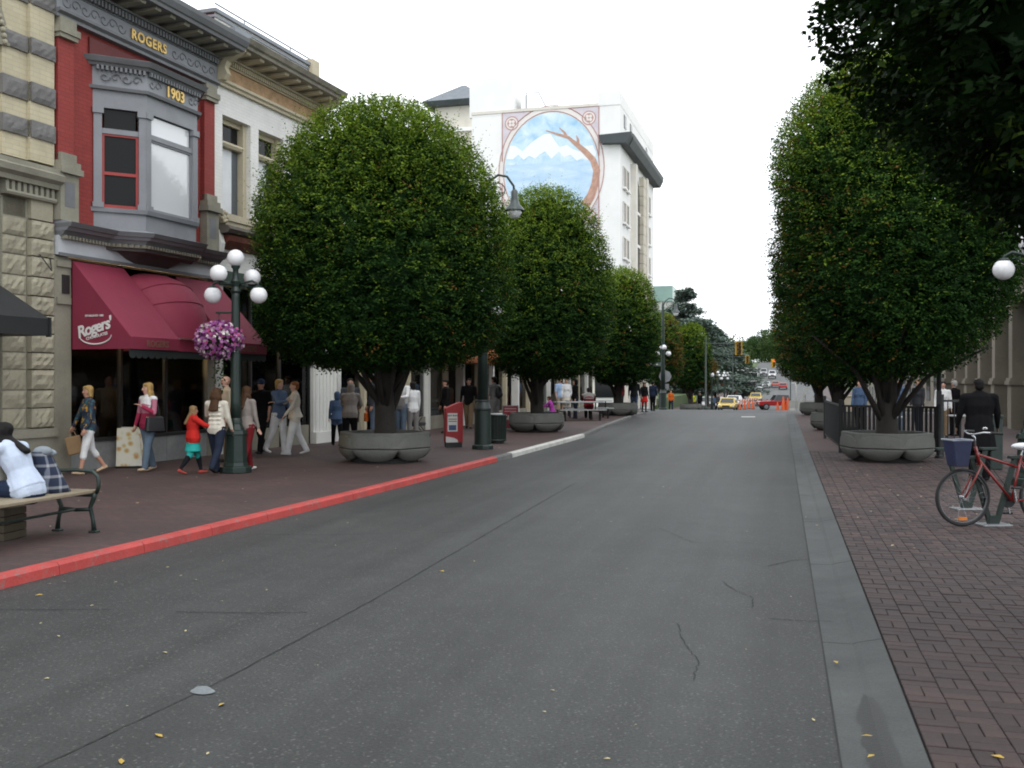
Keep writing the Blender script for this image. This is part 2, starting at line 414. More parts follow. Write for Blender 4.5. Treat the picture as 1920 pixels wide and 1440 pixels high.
crackline([(1355, 1090), (1375, 1105), (1410, 1120), (1412, 1140)], .009, .012)
crackline([(1440, 1160), (1480, 1163), (1525, 1165), (1560, 1166)], .014, .01)
crackline([(1270, 1170), (1285, 1210), (1310, 1240), (1300, 1275)], .009, .012)
crackline([(1440, 1062), (1480, 1052), (1517, 1049)], .014, .01)
crackline([(480, 1002), (600, 1003), (720, 1001)], .012)
crackline([(820, 1000), (900, 992), (960, 990)], .010)
for (x0, x1, yy) in [(1100, 1180, 1040), (1085, 1160, 1310)]:
    pass
MB().sheet([tuple(gnd(380+22*math.cos(a)*(1+.2*math.sin(3*a)), 1296+8*math.sin(a), 0)+Vector((0, 0, .006))) for a in [i*math.pi/8 for i in range(16)]]).build('pale_patch', M('gum', (.17, .19, .20), .8, .3, 20), road)
MB().sheet([tuple(gnd(x, yy, 0)+Vector((0, 0, .006))) for x, yy in [(1390, 782.4), (1416, 782.4), (1416, 781), (1390, 781)]]).build('stop_line', 'paint_line', road)

# left pavement with painted kerb
pl = strip('pavement_left', lambda y: -16, lambda y: KL(y)-.15, 'pave_far', .10, -12, 57)
tag(pl, 'dark red brick pavement along the left shop fronts', 'pavement', kind='structure')
kb = thing('kerb_left', None, None); tag(kb, 'low kerb of left pavement, painted red then white', 'kerb', kind='structure')
y = -3.0
while y < 57:
    a, b = y, min(y+1.22, 57); c_ = .5*(a+b)
    mat = 'kerb_red' if c_ < 21.9 else ('kerb_conc' if (c_ < 22.6 or c_ > 30.9) else 'kerb_white')
    h = .105
    m_ = MB(); a += .004; b -= .004
    vs = [];
    for yy in (a, b):
        k0 = KL(yy); vs += [(k0-.15, yy, -.05), (k0, yy, -.05), (k0-.012, yy, h-.02), (k0-.035, yy, h+.006), (k0-.15, yy, h+.006)]
    m_.add(vs, [(0, 1, 6, 5), (1, 2, 7, 6), (2, 3, 8, 7), (3, 4, 9, 8), (4, 0, 5, 9), (0, 4, 3, 2, 1), (5, 6, 7, 8, 9)])
    m_.build('kerb_stone', mat, kb); y += 1.22

# right pavement: basket weave bricks near the camera as pieces, textured further off
pr = strip('pavement_right', lambda y: .657, lambda y: 16, 'sand_joint', .030, -12, 26)
tag(pr, 'dark red basket weave brick pavement on the right', 'pavement', kind='structure')
pr2 = strip('pavement_right_far', lambda y: .657, lambda y: 16, 'pave_far', .052, 26, 57); pr2.name = 'pavement_beyond'
tag(pr2, 'red brick pavement beyond the nearest right planter', 'pavement', kind='structure')
def brick_mesh(w, d):
    e = .004; h = .02; mm = bpy.data.meshes.new('brick')
    v = [(-w, -d, 0), (w, -d, 0), (w, d, 0), (-w, d, 0), (-w, -d, h-e), (w, -d, h-e), (w, d, h-e), (-w, d, h-e), (-w+e, -d+e, h), (w-e, -d+e, h), (w-e, d-e, h), (-w+e, d-e, h)]
    f = [(0, 1, 5, 4), (1, 2, 6, 5), (2, 3, 7, 6), (3, 0, 4, 7), (4, 5, 9, 8), (5, 6, 10, 9), (6, 7, 11, 10), (7, 4, 8, 11), (8, 9, 10, 11)]
    mm.from_pydata(v, [], f); mm.materials.append(MATS['brick_single']); return mm, np.array(v), f
bH, vH, fB = brick_mesh(.0975, .0445); bV, vV, _ = brick_mesh(.0475, .0945)
cells = []
for i in range(0, 62):
    for j in range(0, 112):
        x0, y0 = .668 + i*.2, 3.6 + j*.2
        d_ = x0*FWD[0] + y0*FWD[1]; lt = x0*RGT[0] + y0*RGT[1]
        if d_ < 3 or lt/d_ > .62: continue
        cells.append((x0, y0, (i+j) % 2))
bl = []
for x0, y0, o in cells:
    if o: bl += [(x0+.1, y0+.05, 0), (x0+.1, y0+.15, 0)]
    else: bl += [(x0+.05, y0+.1, 1), (x0+.15, y0+.1, 1)]
def bd(b):
    d_ = b[0]*FWD[0] + b[1]*FWD[1]; lt = b[0]*RGT[0] + b[1]*RGT[1]
    out = 0 if (lt/d_ < .51 and CAMH/d_ < .39) else 50
    return d_ + out
bl.sort(key=bd)
for b in bl[:300]:
    o = link('brick', (bH, bV)[b[2]], pr); o.location = (b[0], b[1], .030 + random.uniform(-.003, .003))
    o.rotation_euler = (random.gauss(0, .006), random.gauss(0, .006), random.gauss(0, .006))
V = []; F = []
for b in bl[300:]:
    a = (vH, vV)[b[2]] + np.array([b[0]+random.gauss(0, .0008), b[1]+random.gauss(0, .0008), .030+random.uniform(-.003, .003)])
    a[:, 2] += (a[:, 0]-b[0])*random.gauss(0, .006) + (a[:, 1]-b[1])*random.gauss(0, .006)
    F.append(np.array(fB) + len(V)*12); V.append(a)
o = fast_mesh('brick_field', np.concatenate(V), np.concatenate(F), 'brick_piece', pr); o['kind'] = 'stuff'

# fallen leaves
M('leaf_yellow', (.45, .30, .05), .6, .3, 20); 
def flat_leaf(mm, p, s, a):
    ca, sa = math.cos(a), math.sin(a); z = p.z + .006
    q = [(-1, 0, 0), (-.2, -.42, .10), (.9, -.1, .02), (1, .05, .12), (.2, .45, .22), (-.5, .3, .05)]
    mm.add([(p.x + s*(x*ca - y*sa), p.y + s*(x*sa + y*ca), z + s*zz) for x, y, zz in q], [(0, 1, 2, 3, 4, 5)])
near = [(1625, 1382, 'in the wet gutter stain'), (1567, 1243, 'on the gutter above the wet stain'), (1633, 1420, 'at the lower end of the wet gutter stain'), (1870, 1421, 'on the bricks at the lower right corner'),
        (298, 1381, 'on the asphalt near the lower left corner'), (415, 1323, 'on the asphalt below the pale patch'), (228, 1430, 'at the bottom edge of the asphalt'), (828, 1072, 'beside the middle of the long seam'), (72, 1117, 'below the red kerb at far left')]
for i, (x, yy, w_) in enumerate(near):
    mm = MB(); p = gnd(x, yy, .05 if x > 1600 and i != 4 else .02 if x > 1500 else 0); flat_leaf(mm, p, .032, random.uniform(0, 6))
    tag(mm.build('fallen_leaf', 'leaf_yellow'), 'curled yellow leaf lying ' + w_, 'leaf', 'fallen yellow leaves')
mm = MB()
for i in range(70):
    x, yy = random.uniform(0, 1560), random.uniform(850, 1440)
    if random.random() < .6: yy = 850 + abs(random.gauss(0, 110)) + max(0, (950-x)*.25)
    p = gnd(x, yy, 0)
    if p.x < KL(p.y): continue
    flat_leaf(mm, p, random.uniform(.008, .02), random.uniform(0, 6))
for i in range(45):
    p = Vector((random.uniform(-11, -6.4), random.uniform(9, 26), .105)); flat_leaf(mm, p, random.uniform(.015, .03), random.uniform(0, 6))
for i in range(45):
    p = Vector((random.uniform(.75, 4.5), random.uniform(9, 22), .053)); flat_leaf(mm, p, random.uniform(.015, .03), random.uniform(0, 6))
tag(mm.build('leaf_litter', M('leaf_pale', (.5, .42, .22), .6, .4, 9)), 'small pale dead leaves scattered over street and pavements', 'leaf litter', kind='stuff')
# ================================================================== LEFT BLOCK, facade frame (u along street, n towards street)
FB = R(3.74)
FO = gnd(134, 884, .10); FO = Vector((FO.x, FO.y, 0))
def frame(name, label, cat): return thing(name, label, cat, FO, R(90) - FB)
MATS_OK = True
M('cream_stone', (.36, .33, .245), .85, .22, 1.2, .2, 30, .5, dirt=.45)
M('grey_stone', (.17, .165, .16), .85, .25, 1.5, .25, 30, .6, dirt=.3)
M('stone_trim', (.27, .255, .20), .8, .2, 1.3, .2, 30, .4, dirt=.5)
brickmat('yellow_brick', (.55, .49, .34), (.50, .44, .30), (.44, .40, .30), .30, .085, .006)
brickmat('red_brick', (.29, .042, .035), (.26, .036, .030), (.21, .030, .026), .22, .075, .006, dirt=.2)
brickmat('white_brick', (.80, .79, .76), (.77, .76, .73), (.70, .69, .66), .22, .075, .006, dirt=.18)
M('blue_grey', (.225, .235, .255), .6, .12, 2, .1, 40, .1, dirt=.25)
M('dark_grey_paint', (.16, .165, .175), .6, .15, 2, .1, 40, .1, dirt=.3)
M('sash_red', (.32, .035, .03), .5, .15, 4, .1, 40, .05)
M('gold', (.62, .42, .13), .35, .15, 6, .1, 40, .05, metal=.55)
M('awning_red', (.20, .016, .042), .75, .12, 1.5, .1, 200, .2, dirt=.12)
M('awning_black', (.012, .013, .015), .6, .3, 2, .2, 150, .2)
M('dark_valance', (.012, .016, .016), .8)
M('white_print', (.7, .68, .66), .7, .05)
M('brown_print', (.16, .075, .05), .7, .05)
M('marble', (.30, .31, .31), .35, .25, 2.2, .15, 12, .03, dirt=.4)
M('dark_frame', (.02, .02, .021), .5, .2)
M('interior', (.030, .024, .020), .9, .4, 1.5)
M('shelf_wood', (.10, .055, .025), .6, .3, 4)
M('white_paint', (.74, .74, .70), .6, .08, 1.5, .1, 40, .1, dirt=.25)
M('cream_paint', (.52, .46, .33), .7, .15, 1.2, .12, 40, .2, dirt=.5)
M('terracotta', (.44, .28, .15), .75, .35, 5, .25, 20, .6)
M('curtain', (.72, .74, .76), .85, .1, 2)
M('blind_grey', (.16, .17, .18), .85, .15, 2)
M('lead', (.22, .24, .27), .6, .2, 2, metal=.2)
M('bulb', (1, .9, .7), .5, 0, emit=(1, .72, .38, 14), bump=0)
M('bulb_white', (1, 1, 1), .5, 0, emit=(.85, .93, 1, 16), bump=0)
glassmat('glass_shop', transp=1, ior=1.5)
glassmat('glass_dark', (.014, .015, .016), .05, .6, 1.3)
glassmat('glass_sky', (.62, .64, .66), .05, 1.3, 1.8)  # pale base colour stands in for the bright sky reflection

def dentils(root, name, u0, u1, n0, n1, z0, z1, w, gap, mat):
    m_ = MB(); u = u0
    while u + w <= u1: m_.B(u, u+w, n0, n1, z0, z1); u += w + gap
    o = m_.build(name, mat, root); o['kind'] = 'stuff'; return o
def cornice(root, name, u0, u1, prof, mat, n_end=None):   # prof: list of (n,z) outline of the moulding section
    return MB().extr([(-a, b) for a, b in prof], 0, u0, u1).build(name, mat, root)

# ------------------------------------------------------------------ A: cream brick and stone building, far left
A = frame('cream_stone_building', 'cream brick building with grey stone bands and rusticated stone piers at far left', 'building')
MB().B(-9, -.49, -8, -.12, 5.6, 14).build('wall', 'yellow_brick', A)
MB().B(-9, -1.96, -8, -.6, 0, 5.6).build('recess_wall', 'grey_stone', A)
m_ = MB().B(-1.05, -.49, -.12, .06, 5.66, 12).B(-1.6, -1.05, -.12, -.02, 5.66, 12); m_.build('brick_pier', 'yellow_brick', A)
def rough_block(root, u0, u1, n0, n1, z0, z1, mat, amp=.02):
    nu, nz = 7, 4; vs = []; fs = []
    for j in range(nz+1):
        for i in range(nu+1):
            e = (i in (0, nu)) or (j in (0, nz))
            vs.append((u0+(u1-u0)*i/nu, -(n1 + (0 if e else random.uniform(.2, 1)*amp)), z0+(z1-z0)*j/nz))
    for j in range(nz):
        for i in range(nu): a = j*(nu+1)+i; fs.append((a, a+1, a+nu+2, a+nu+1))
    m_ = MB().B(u0, u1, n0, n1-.001, z0, z1); m_.add(vs, fs); return m_.build('stone', mat, root)
for z0, z1 in ((6.06, 6.36), (6.69, 7.03), (7.53, 7.81), (8.4, 8.7), (9.3, 9.6)):
    rough_block(A, -1.05, -.485, -.1, .09, z0, z1, 'grey_stone', .035); rough_block(A, -1.62, -1.06, -.1, .02, z0, z1, 'grey_stone', .03)
cs = [.95, 1.30, 1.62, 1.98, 2.28, 2.62, 2.95, 3.28, 3.62, 3.98, 4.30, 4.62]
for a, b in zip(cs, cs[1:]):
    rough_block(A, -1.02, -.49, -.3, .06, a+.012, b-.012, 'cream_stone', .05)
    rough_block(A, -1.58, -1.06, -.3, -.03, a+.012, b-.012, 'cream_stone', .04)
MB().B(-1.6, -.495, -.4, -.05, .1, 5.6).build('core', 'stone_trim', A)
MB().B(-1.0, -.49, -.3, .03, 4.64, 5.02).B(-1.55, -1.05, -.3, -.05, 4.64, 5.02).build('frieze', 'cream_stone', A)
dentils(A, 'dentil_row', -1.62, -.49, -.1, .09, 5.06, 5.22, .07, .06, 'stone_trim')
cornice(A, 'belt_course', -9, -.42, [(-.1, 5.22), (.14, 5.22), (.16, 5.30), (.24, 5.36), (.26, 5.46), (.20, 5.50), (.20, 5.58), (-.1, 5.66)], 'stone_trim')
cornice(A, 'astragal', -1.62, -.46, [(-.1, 4.98), (.09, 4.98), (.11, 5.02), (.09, 5.06), (-.1, 5.06)], 'stone_trim')
MB().B(-9, -.44, -.1, .12, .78, .93).B(-9, -.47, -.1, .06, .1, .78).build('plinth', 'stone_trim', A)
# arch ring with beads over the window further left
arc = MB(); bead = MB()
for i in range(9):
    a0, a1 = R(8+i*10), R(8+i*10+9.4)
    cu, cz, r0, r1 = -3.4, 7.25, 1.45, 1.95
    q = [(cu+r*math.cos(a), cz+r*math.sin(a)) for r, a in ((r0, a0), (r1, a0), (r1, a1), (r0, a1))]
    MB().extr([(x, z) for x, z in q], 1, -.03, .2).build('arch_stone', 'stone_trim', A)
    for k in range(3):
        a = a0+(a1-a0)*(k+.5)/3; bead.sphere((cu+1.83*math.cos(a), -.04, cz+1.83*math.sin(a)), .05, 8, 6)
bead.build('bead_moulding', 'cream_stone', A)
MB().B(-4.85, -1.96, -.75, -.5, 5.7, 8.6).build('window', 'glass_dark', A)
MB().B(-5, -1.62, -.7, -.55, .1, 3.3).build('shop_window', 'glass_dark', A)
aw = MB().extr([(-.1, 3.45), (-1.25, 2.80), (-1.25, 2.52), (-.1, 2.52)], 0, -8, -1.88); aw.build('awning', 'awning_black', A)
MB().B(-1.9, -1.86, 1.2, 1.28, 2.50, 2.82).build('awning_end', 'awning_black', A)
MB().tube([(-.86, -.08, 4.02), (-.86, -.35, 3.72), (-.6, -.07, 3.98)], .012, 6).build('cable_bracket', 'dark_frame', A)

# ------------------------------------------------------------------ B: red brick chocolate shop
Bd = frame('red_brick_shop', 'narrow red brick shop with blue grey bay window dated 1903', 'building')
U0, U1 = -.475, 4.40
MB().B(U0, U1, -9, -.02, 4.1, 9.05).build('wall', 'red_brick', Bd)
MB().B(-.42, -.02, -.02, .08, 4.75, 8.1).build('pilaster', 'red_brick', Bd)
MB().B(3.95, 4.33, -.02, .08, 4.75, 8.1).build('pilaster', 'red_brick', Bd)
MB().B(4.33, 4.40, -.02, .03, 4.7, 8.4).build('downpipe', 'sash_red', Bd)
for u0, u1 in ((-.45, .0), (3.92, 4.36)):
    MB().B(u0, u1, -.01, .17, 4.70, 5.55).build('pedestal', 'stone_trim', Bd)
    MB().B(u0+.10, u1-.10, .171, .174, 4.95, 5.40).build('pedestal_panel', 'dark_grey_paint', Bd)
    MB().B(u0-.05, u1+.05, -.01, .24, 5.55, 5.66).B(u0-.02, u1+.02, -.01, .20, 5.66, 5.78).B(u0+.03, u1-.03, -.01, .15, 5.78, 5.93).build('pedestal_cap', 'stone_trim', Bd)
    MB().B(u0, u1, -.01, .16, 8.02, 8.10).B(u0-.03, u1+.03, -.01, .19, 8.10, 8.22).B(u0+.02, u1-.02, -.01, .14, 8.22, 8.40).build('capital', 'stone_trim', Bd)
MB().B(.45, 3.75, -.015, .02, 7.98, 8.30).build('lintel_panel', M('dark_red', (.12, .018, .018), .7), Bd)
# entablature
MB().B(U0, U1, -.02, .10, 8.52, 8.88).build('frieze', 'blue_grey', Bd)
cornice(Bd, 'architrave', U0-.01, U1, [(-.02, 8.38), (.12, 8.38), (.12, 8.44), (.19, 8.48), (.19, 8.53), (-.02, 8.53)], 'dark_grey_paint')
dentils(Bd, 'dentil_row', U0, U1, .08, .2, 8.90, 9.02, .05, .045, 'dark_grey_paint')
cornice(Bd, 'bed_moulding', U0, U1, [(-.02, 8.875), (.12, 8.875), (.12, 9.02), (.23, 9.03), (.23, 9.07), (-.02, 9.07)], 'dark_grey_paint')
cornice(Bd, 'cornice', U0-.05, U1+.05, [(-.4, 9.16), (.80, 9.16), (.82, 9.22), (.86, 9.24), (.92, 9.34), (.94, 9.42), (.5, 9.5), (-.4, 9.56)], 'dark_grey_paint')
for i in range(11):
    u = U0+.14+i*.455
    MB().extr([(-.12, 9.07), (-.70, 9.10), (-.72, 9.155), (-.12, 9.158)], 0, u, u+.17).build('bracket', 'stone_trim', Bd)
scroll = MB()
def scrollwork(mm, u0, u1, n_, z, r, k, fn=None):
    for i in range(k):
        c_ = u0+(u1-u0)*(i+.5)/k; pts = []
        for j in range(11):
            a = j*.62*(1 if i % 2 else -1); rr = r*(1-j/13); pts.append((c_+rr*math.cos(a), -n_, z+rr*math.sin(a)*.9))
        if fn: pts = [fn(p) for p in pts]
        mm.tube(pts, .012, 4)
scrollwork(scroll, U0+.1, 1.35, .105, 8.70, .13, 7); scrollwork(scroll, 2.75, U1-.1, .105, 8.70, .13, 6)
scroll.build('scrollwork', 'dark_grey_paint', Bd)['kind'] = 'stuff'
MX = Matrix(((1, 0, 0, 0), (0, 0, -1, 0), (0, 1, 0, 0), (0, 0, 0, 1)))      # text XY -> facade XZ
textmesh('lettering', 'ROGERS', .27, 'gold', Bd, .012, 0, 'CENTER', Matrix.Translation((2.03, -.125, 8.60)) @ MX, .008, 1.12)
# bay window
pa, pb, pc, pd = (.6, 0), (1.3, .62), (2.9, .62), (3.6, 0)
def bay(o, z0, z1, o2=None, name='bay', mat='blue_grey', parent=None):
    def P(k): return [(.6-k*1.2, .02), (1.3-k*.45, -(.62+k)), (2.9+k*.45, -(.62+k)), (3.6+k*1.2, .02)]
    return MB().prism(P(o), z0, z1, P(o2 if o2 is not None else o)).build(name, mat, parent or Bd)
bayp = bay(0, 4.60, 5.02, name='bay_window')
bay(.05, 5.02, 5.10, .07, 'sill', 'blue_grey', bayp); bay(.02, 7.02, 7.36, None, 'bay_head', 'blue_grey', bayp)
bay(.09, 7.36, 7.42, .11, 'moulding', 'dark_grey_paint', bayp); bay(.03, 7.42, 7.80, None, 'bay_frieze', 'blue_grey', bayp)
bay(.10, 7.80, 7.86, .14, 'moulding', 'dark_grey_paint', bayp); bay(.18, 7.86, 7.95, .24, 'bay_cornice', 'dark_grey_paint', bayp); bay(.24, 7.95, 8.0, .10, 'bay_roof', 'dark_grey_paint', bayp)
bay(-.02, 4.30, 4.60, .0, 'bay_corbel', M('corbel_brown', (.075, .06, .058), .7), bayp)
dn = MB()
for p, q in ((pa, pb), (pb, pc)):
    L = (Vector(q)-Vector(p)).length; s_ = 0.02
    while s_ < L-.05: dn.seg(p, q, s_, s_+.045, .05, .12, 7.72, 7.80); s_ += .085
dn.build('dentil_row', 'dark_grey_paint', bayp)['kind'] = 'stuff'
sw = MB(); d_ = (Vector(pb)-Vector(pa)).normalized(); o_ = Vector((-d_.y, d_.x))
scrollwork(sw, .08, .86, 0, 7.6, .10, 4, lambda p: (pa[0]+d_.x*p[0]+o_.x*.05, -(pa[1]+d_.y*p[0]+o_.y*.05), p[2]))
scrollwork(sw, 1.35, 1.72, .655, 7.6, .10, 2); scrollwork(sw, 2.6, 2.92, .655, 7.6, .10, 2)
sw.build('scrollwork', 'dark_grey_paint', bayp)['kind'] = 'stuff'
textmesh('date_numerals', '1903', .30, 'gold', bayp, .012, 0, 'CENTER', Matrix.Translation((2.14, -.672, 7.49)) @ MX, .008, 1.0)
def bayface(p, q, glass, sash, cur):
    L = (Vector(q)-Vector(p)).length
    f = MB().seg(p, q, -.02, .13, -.12, .03, 5.10, 7.02).build('bay_post', 'blue_grey', bayp); MB().seg(p, q, L-.13, L+.02, -.12, .03, 5.10, 7.02).build('bay_post', 'blue_grey', bayp)
    for s0, s1, z0, z1 in ((-.04, .16, 6.90, 7.02), (L-.16, L+.04, 6.90, 7.02), (-.04, .16, 5.10, 5.2), (L-.16, L+.04, 5.10, 5.2)): MB().seg(p, q, s0, s1, -.05, .06, z0, z1).build('post_cap', 'blue_grey', bayp)
    w = MB().seg(p, q, .13, L-.13, -.1, 0, 6.53, 6.63).build('transom', 'blue_grey', bayp)
    MB().seg(p, q, .13, .18, -.09, -.02, 5.10, 6.53).seg(p, q, L-.18, L-.13, -.09, -.02, 5.10, 6.53).seg(p, q, .18, L-.18, -.09, -.02, 5.10, 5.17).seg(p, q, .18, L-.18, -.09, -.02, 6.49, 6.53).build('sash', sash, bayp)
    if sash == 'sash_red': MB().seg(p, q, .18, L-.18, -.09, -.02, 5.74, 5.80).build('meeting_rail', sash, bayp)
    for z0, z1 in ((5.17, 6.49), (6.63, 7.0)): MB().seg(p, q, .18, L-.18, -.06, -.05, z0, z1).build('pane', glass, bayp)
    return f
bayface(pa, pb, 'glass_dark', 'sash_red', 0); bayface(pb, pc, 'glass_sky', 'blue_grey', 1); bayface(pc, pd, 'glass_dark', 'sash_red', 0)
# storefront cornice swelling out around the bay foot
def ring(o, z0, z1, o2, name, mat): return MB().prism([(U0+.05, .02), (U0+.05-o*.2, -(.16+o)), (.75, -(.16+o)), (1.25, -(.62+o*.9)), (2.95, -(.62+o*.9)), (3.45, -(.16+o)), (U1-.02+o*.1, -(.16+o)), (U1-.02, .02)], z0, z1,
    [(U0+.05, .02), (U0+.05-o2*.2, -(.16+o2)), (.75, -(.16+o2)), (1.25, -(.62+o2*.9)), (2.95, -(.62+o2*.9)), (3.45, -(.16+o2)), (U1-.02+o2*.1, -(.16+o2)), (U1-.02, .02)]).build(name, mat, Bd)
ring(.02, 4.42, 4.50, .10, 'cornice_lower', 'dark_grey_paint'); ring(.14, 4.50, 4.56, .20, 'cornice_middle', 'blue_grey'); ring(.24, 4.56, 4.64, .30, 'cornice_upper', 'dark_grey_paint'); ring(.26, 4.64, 4.70, .02, 'cornice_wash', 'blue_grey')
dn = MB(); u = U0+.08
while u < U1-.06:
    n_ = .62 if 1.22 < u < 2.98 else (.16 if (u < .75 or u > 3.45) else .16+.46*((u-.75)/.5 if u < 1.3 else (3.45-u)/.5))
    dn.B(u, u+.045, n_-.08, n_+.075, 4.36, 4.42); u += .085
dn.build('dentil_row', 'stone_trim', Bd)['kind'] = 'stuff'
MB().prism([(.75, .0), (1.25, -.6), (2.95, -.6), (3.45, .0)], 4.14, 4.42, None).build('bay_base', 'corbel_brown', Bd) if False else MB().prism([(1.35, 0), (1.6, -.14), (2.6, -.14), (2.85, 0)], 4.12, 4.42, [(.72, 0), (1.25, -.6), (2.95, -.6), (3.48, 0)]).build('bay_soffit', 'corbel_brown', Bd)
MB().B(U0+.02, U1-.02, -.3, .12, 4.07, 4.42).build('fascia', M('fascia_pale', (.50, .52, .55), .6, .1), Bd)
MB().B(U0+.02, U1-.02, .12, .15, 4.05, 4.11).build('fascia_lip', 'dark_grey_paint', Bd)
# storefront
MB().B(-.475, -.06, -3, .05, .10, 4.05).build('pier', 'stone_trim', Bd)
for z0 in (3.18, 3.86): MB().B(-.44, -.10, .051, .09, z0, z0+.12).build('pier_band', 'stone_trim', Bd)
MB().B(-.30, -.12, .052, .07, 3.38, 3.72).build('pier_panel', 'dark_frame', Bd)
MB().B(4.12, 4.40, -3, .04, .10, 4.05).build('pier', 'stone_trim', Bd)
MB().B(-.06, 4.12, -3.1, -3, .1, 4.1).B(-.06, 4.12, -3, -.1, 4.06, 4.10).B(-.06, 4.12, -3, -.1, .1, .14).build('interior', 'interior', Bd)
for i, (a, b) in enumerate(((-.06, 1.33), (1.34, 2.72), (2.73, 4.12))):
    MB().B(a, b, -.12, .02, .10, .62).build('stall_riser', 'marble', Bd)
    MB().B(a, b, -.14, .05, .62, .69).build('window_ledge', 'dark_frame', Bd)
    MB().B(a, a+.05, -.1, .0, .69, 4.05).build('mullion', 'dark_frame', Bd)
    MB().B(a+.05, b, -.055, -.045, .69, 4.03).build('pane', 'glass_shop', Bd)
for i in range(34):
    u = random.uniform(.3, 3.9); nn = -random.uniform(.5, 2.6); z = random.choice((.75, 1.05, 1.35, 1.7)); w = random.uniform(.08, .22)
    MB().B(u, u+w, nn, nn+w, z, z+random.uniform(.08, .25)).build('display_box', M('display_%d' % (i % 4), [(.30, .16, .04), (.35, .05, .04), (.18, .14, .10), (.12, .06, .03)][i % 4], .5), Bd)
MB().B(.2, 3.9, -1.3, -.5, .70, .74).B(.2, 3.9, -2.9, -2.5, 1.30, 1.34).B(.2, 3.9, -2.9, -2.5, 1.66, 1.70).B(.2, 3.9, -1.2, -.7, 1.02, 1.04).build('display_shelf', 'shelf_wood', Bd)
for i, (u, z) in enumerate(((.08, 2.12), (2.3, 2.0), (3.3, 2.05), (3.55, 2.1), (2.95, .78), (1.6, 1.9), (.9, 1.4))):
    MB().sphere((u, .4, z), .03, 8, 6).build('spot_bulb', 'bulb', Bd)
for u in (2.75, 3.5): MB().sphere((u, .9, 1.95), (.14, .14, .10), 12, 8).build('paper_lantern', M('lantern', (.35, .04, .02), .6, emit=(.8, .07, .02, .35)), Bd)
for nm, (u, nn, z), e in (('shop_lamp', (1.2, -1.6, 2.9), 140), ('shop_lamp', (3.2, -1.6, 2.9), 140), ('shop_lamp', (6.0, -1.8, 2.9), 120)):
    li = bpy.data.lights.new(nm, 'POINT'); li.energy = e; li.color = (1, .66, .34); li.shadow_soft_size = .08; lo = bpy.data.objects.new(nm, li); COL.objects.link(lo); lo.parent = Bd; lo.location = (u, -nn, z)
    MB().lathe([(.02, z+.12), (.13, z+.10), (.16, z+.06)], (u, -nn, 0), 12).build('lamp_shade', 'shelf_wood', Bd)
# awnings
def slope_awning(u0, u1, name='awning'):
    a = MB().extr([(-.10, 3.99), (-1.38, 2.60), (-1.40, 2.58), (-1.40, 2.36), (-1.38, 2.36), (-1.375, 2.57), (-.10, 3.955)], 0, u0, u1).build(name, 'awning_red', Bd)
    for uu in (u0+.002, u1-.012):
        MB().extr([(-.10, 3.98), (-1.385, 2.58), (-1.385, 2.36), (-.10, 2.36)], 0, uu, uu+.01).build('awning_side', 'awning_red', a)
    m_ = MB(); k = 8
    for i in range(k):
        c_ = u0+(u1-u0)*(i+.5)/k; hw = (u1-u0)/k/2
        m_.extr([(c_-hw, 2.362), (c_-hw, 2.25)] + [(c_-hw*math.cos(t), 2.25-.06*math.sin(t)) for t in (R(30), R(60), R(90), R(120), R(150))] + [(c_+hw, 2.25), (c_+hw, 2.362)], 1, -1.375, -1.365)
    m_.build('valance', 'dark_valance', a)
    return a
a1 = slope_awning(-.09, 1.30); a2 = slope_awning(2.92, 4.38)
dm = MB(); vs = []; fs = []; K, J = 12, 8
for j in range(J+1):
    e = j/J*math.pi/2
    for i in range(K+1):
        t = math.pi*i/K; uu = 2.11-.81*math.cos(t)*1.0; nn = .12 + (.55+.55*math.sin(t))*math.sin(e)*1.05
        zz = 2.62 + 1.34*math.cos(e) * (.80+.20*math.sin(t)); vs.append((uu, -nn, zz))
for j in range(J):
    for i in range(K): a = j*(K+1)+i; fs.append((a, a+1, a+K+2, a+K+1))
dm.add(vs, fs); a3 = dm.build('awning_dome', 'awning_red', Bd, True, autos=30)
for j in (3, 5):
    MB().tube([(x, y_-.01, z_+.004) for x, y_, z_ in vs[j*(K+1):(j+1)*(K+1)]], .008, 4).build('awning_rib', M('awning_seam', (.20, .012, .035), .8), a3)
MB().extr([(-1.10, 2.36), (-1.12, 2.36), (-1.12, 2.62), (-1.10, 2.62)], 0, 1.305, 2.915).build('awning_skirt', 'awning_red', a3)
MB().B(1.3, 2.92, 1.10, 1.135, 2.60, 2.625).build('awning_bar', 'white_print', a3)
MB().B(1.305, 2.915, 1.09, 1.10, 2.22, 2.36).build('valance', 'dark_valance', a3)
MY = Matrix(((0, 0, -1, 0), (-1, 0, 0, 0), (0, 1, 0, 0), (0, 0, 0, 1)))       # text on the awning side, facing the camera (-u)
lg = Matrix.Translation((-.095, -.62, 2.66)) @ MY @ Matrix.Rotation(R(14), 4, 'Z')
textmesh('logo', "Rogers'", .30, 'white_print', a1, .002, .15, 'CENTER', lg, .008, .86)
textmesh('logo_line', 'CHOCOLATES', .075, 'white_print', a1, .002, 0, 'CENTER', Matrix.Translation((-.095, -.66, 2.575)) @ MY @ Matrix.Rotation(R(12), 4, 'Z'), .002)
textmesh('logo_motto', 'ESTABLISHED 1885', .05, 'white_print', a1, .002, 0, 'CENTER', Matrix.Translation((-.095, -.60, 2.955)) @ MY, .001)
sw = MB(); sw.tube([(-.097, -.62-.36*math.cos(t), 2.62-.17*math.sin(t)) for t in [R(x) for x in range(0, 170, 12)]], [.004+.012*math.sin(i/14*3.1) for i in range(15)], 5); sw.build('logo_swash', 'white_print', a1)
textmesh('valance_lettering', 'ROGERS', .17, 'brown_print', a1, .002, 0, 'CENTER', Matrix.Translation((.66, -1.405, 2.41)) @ MX, .004)
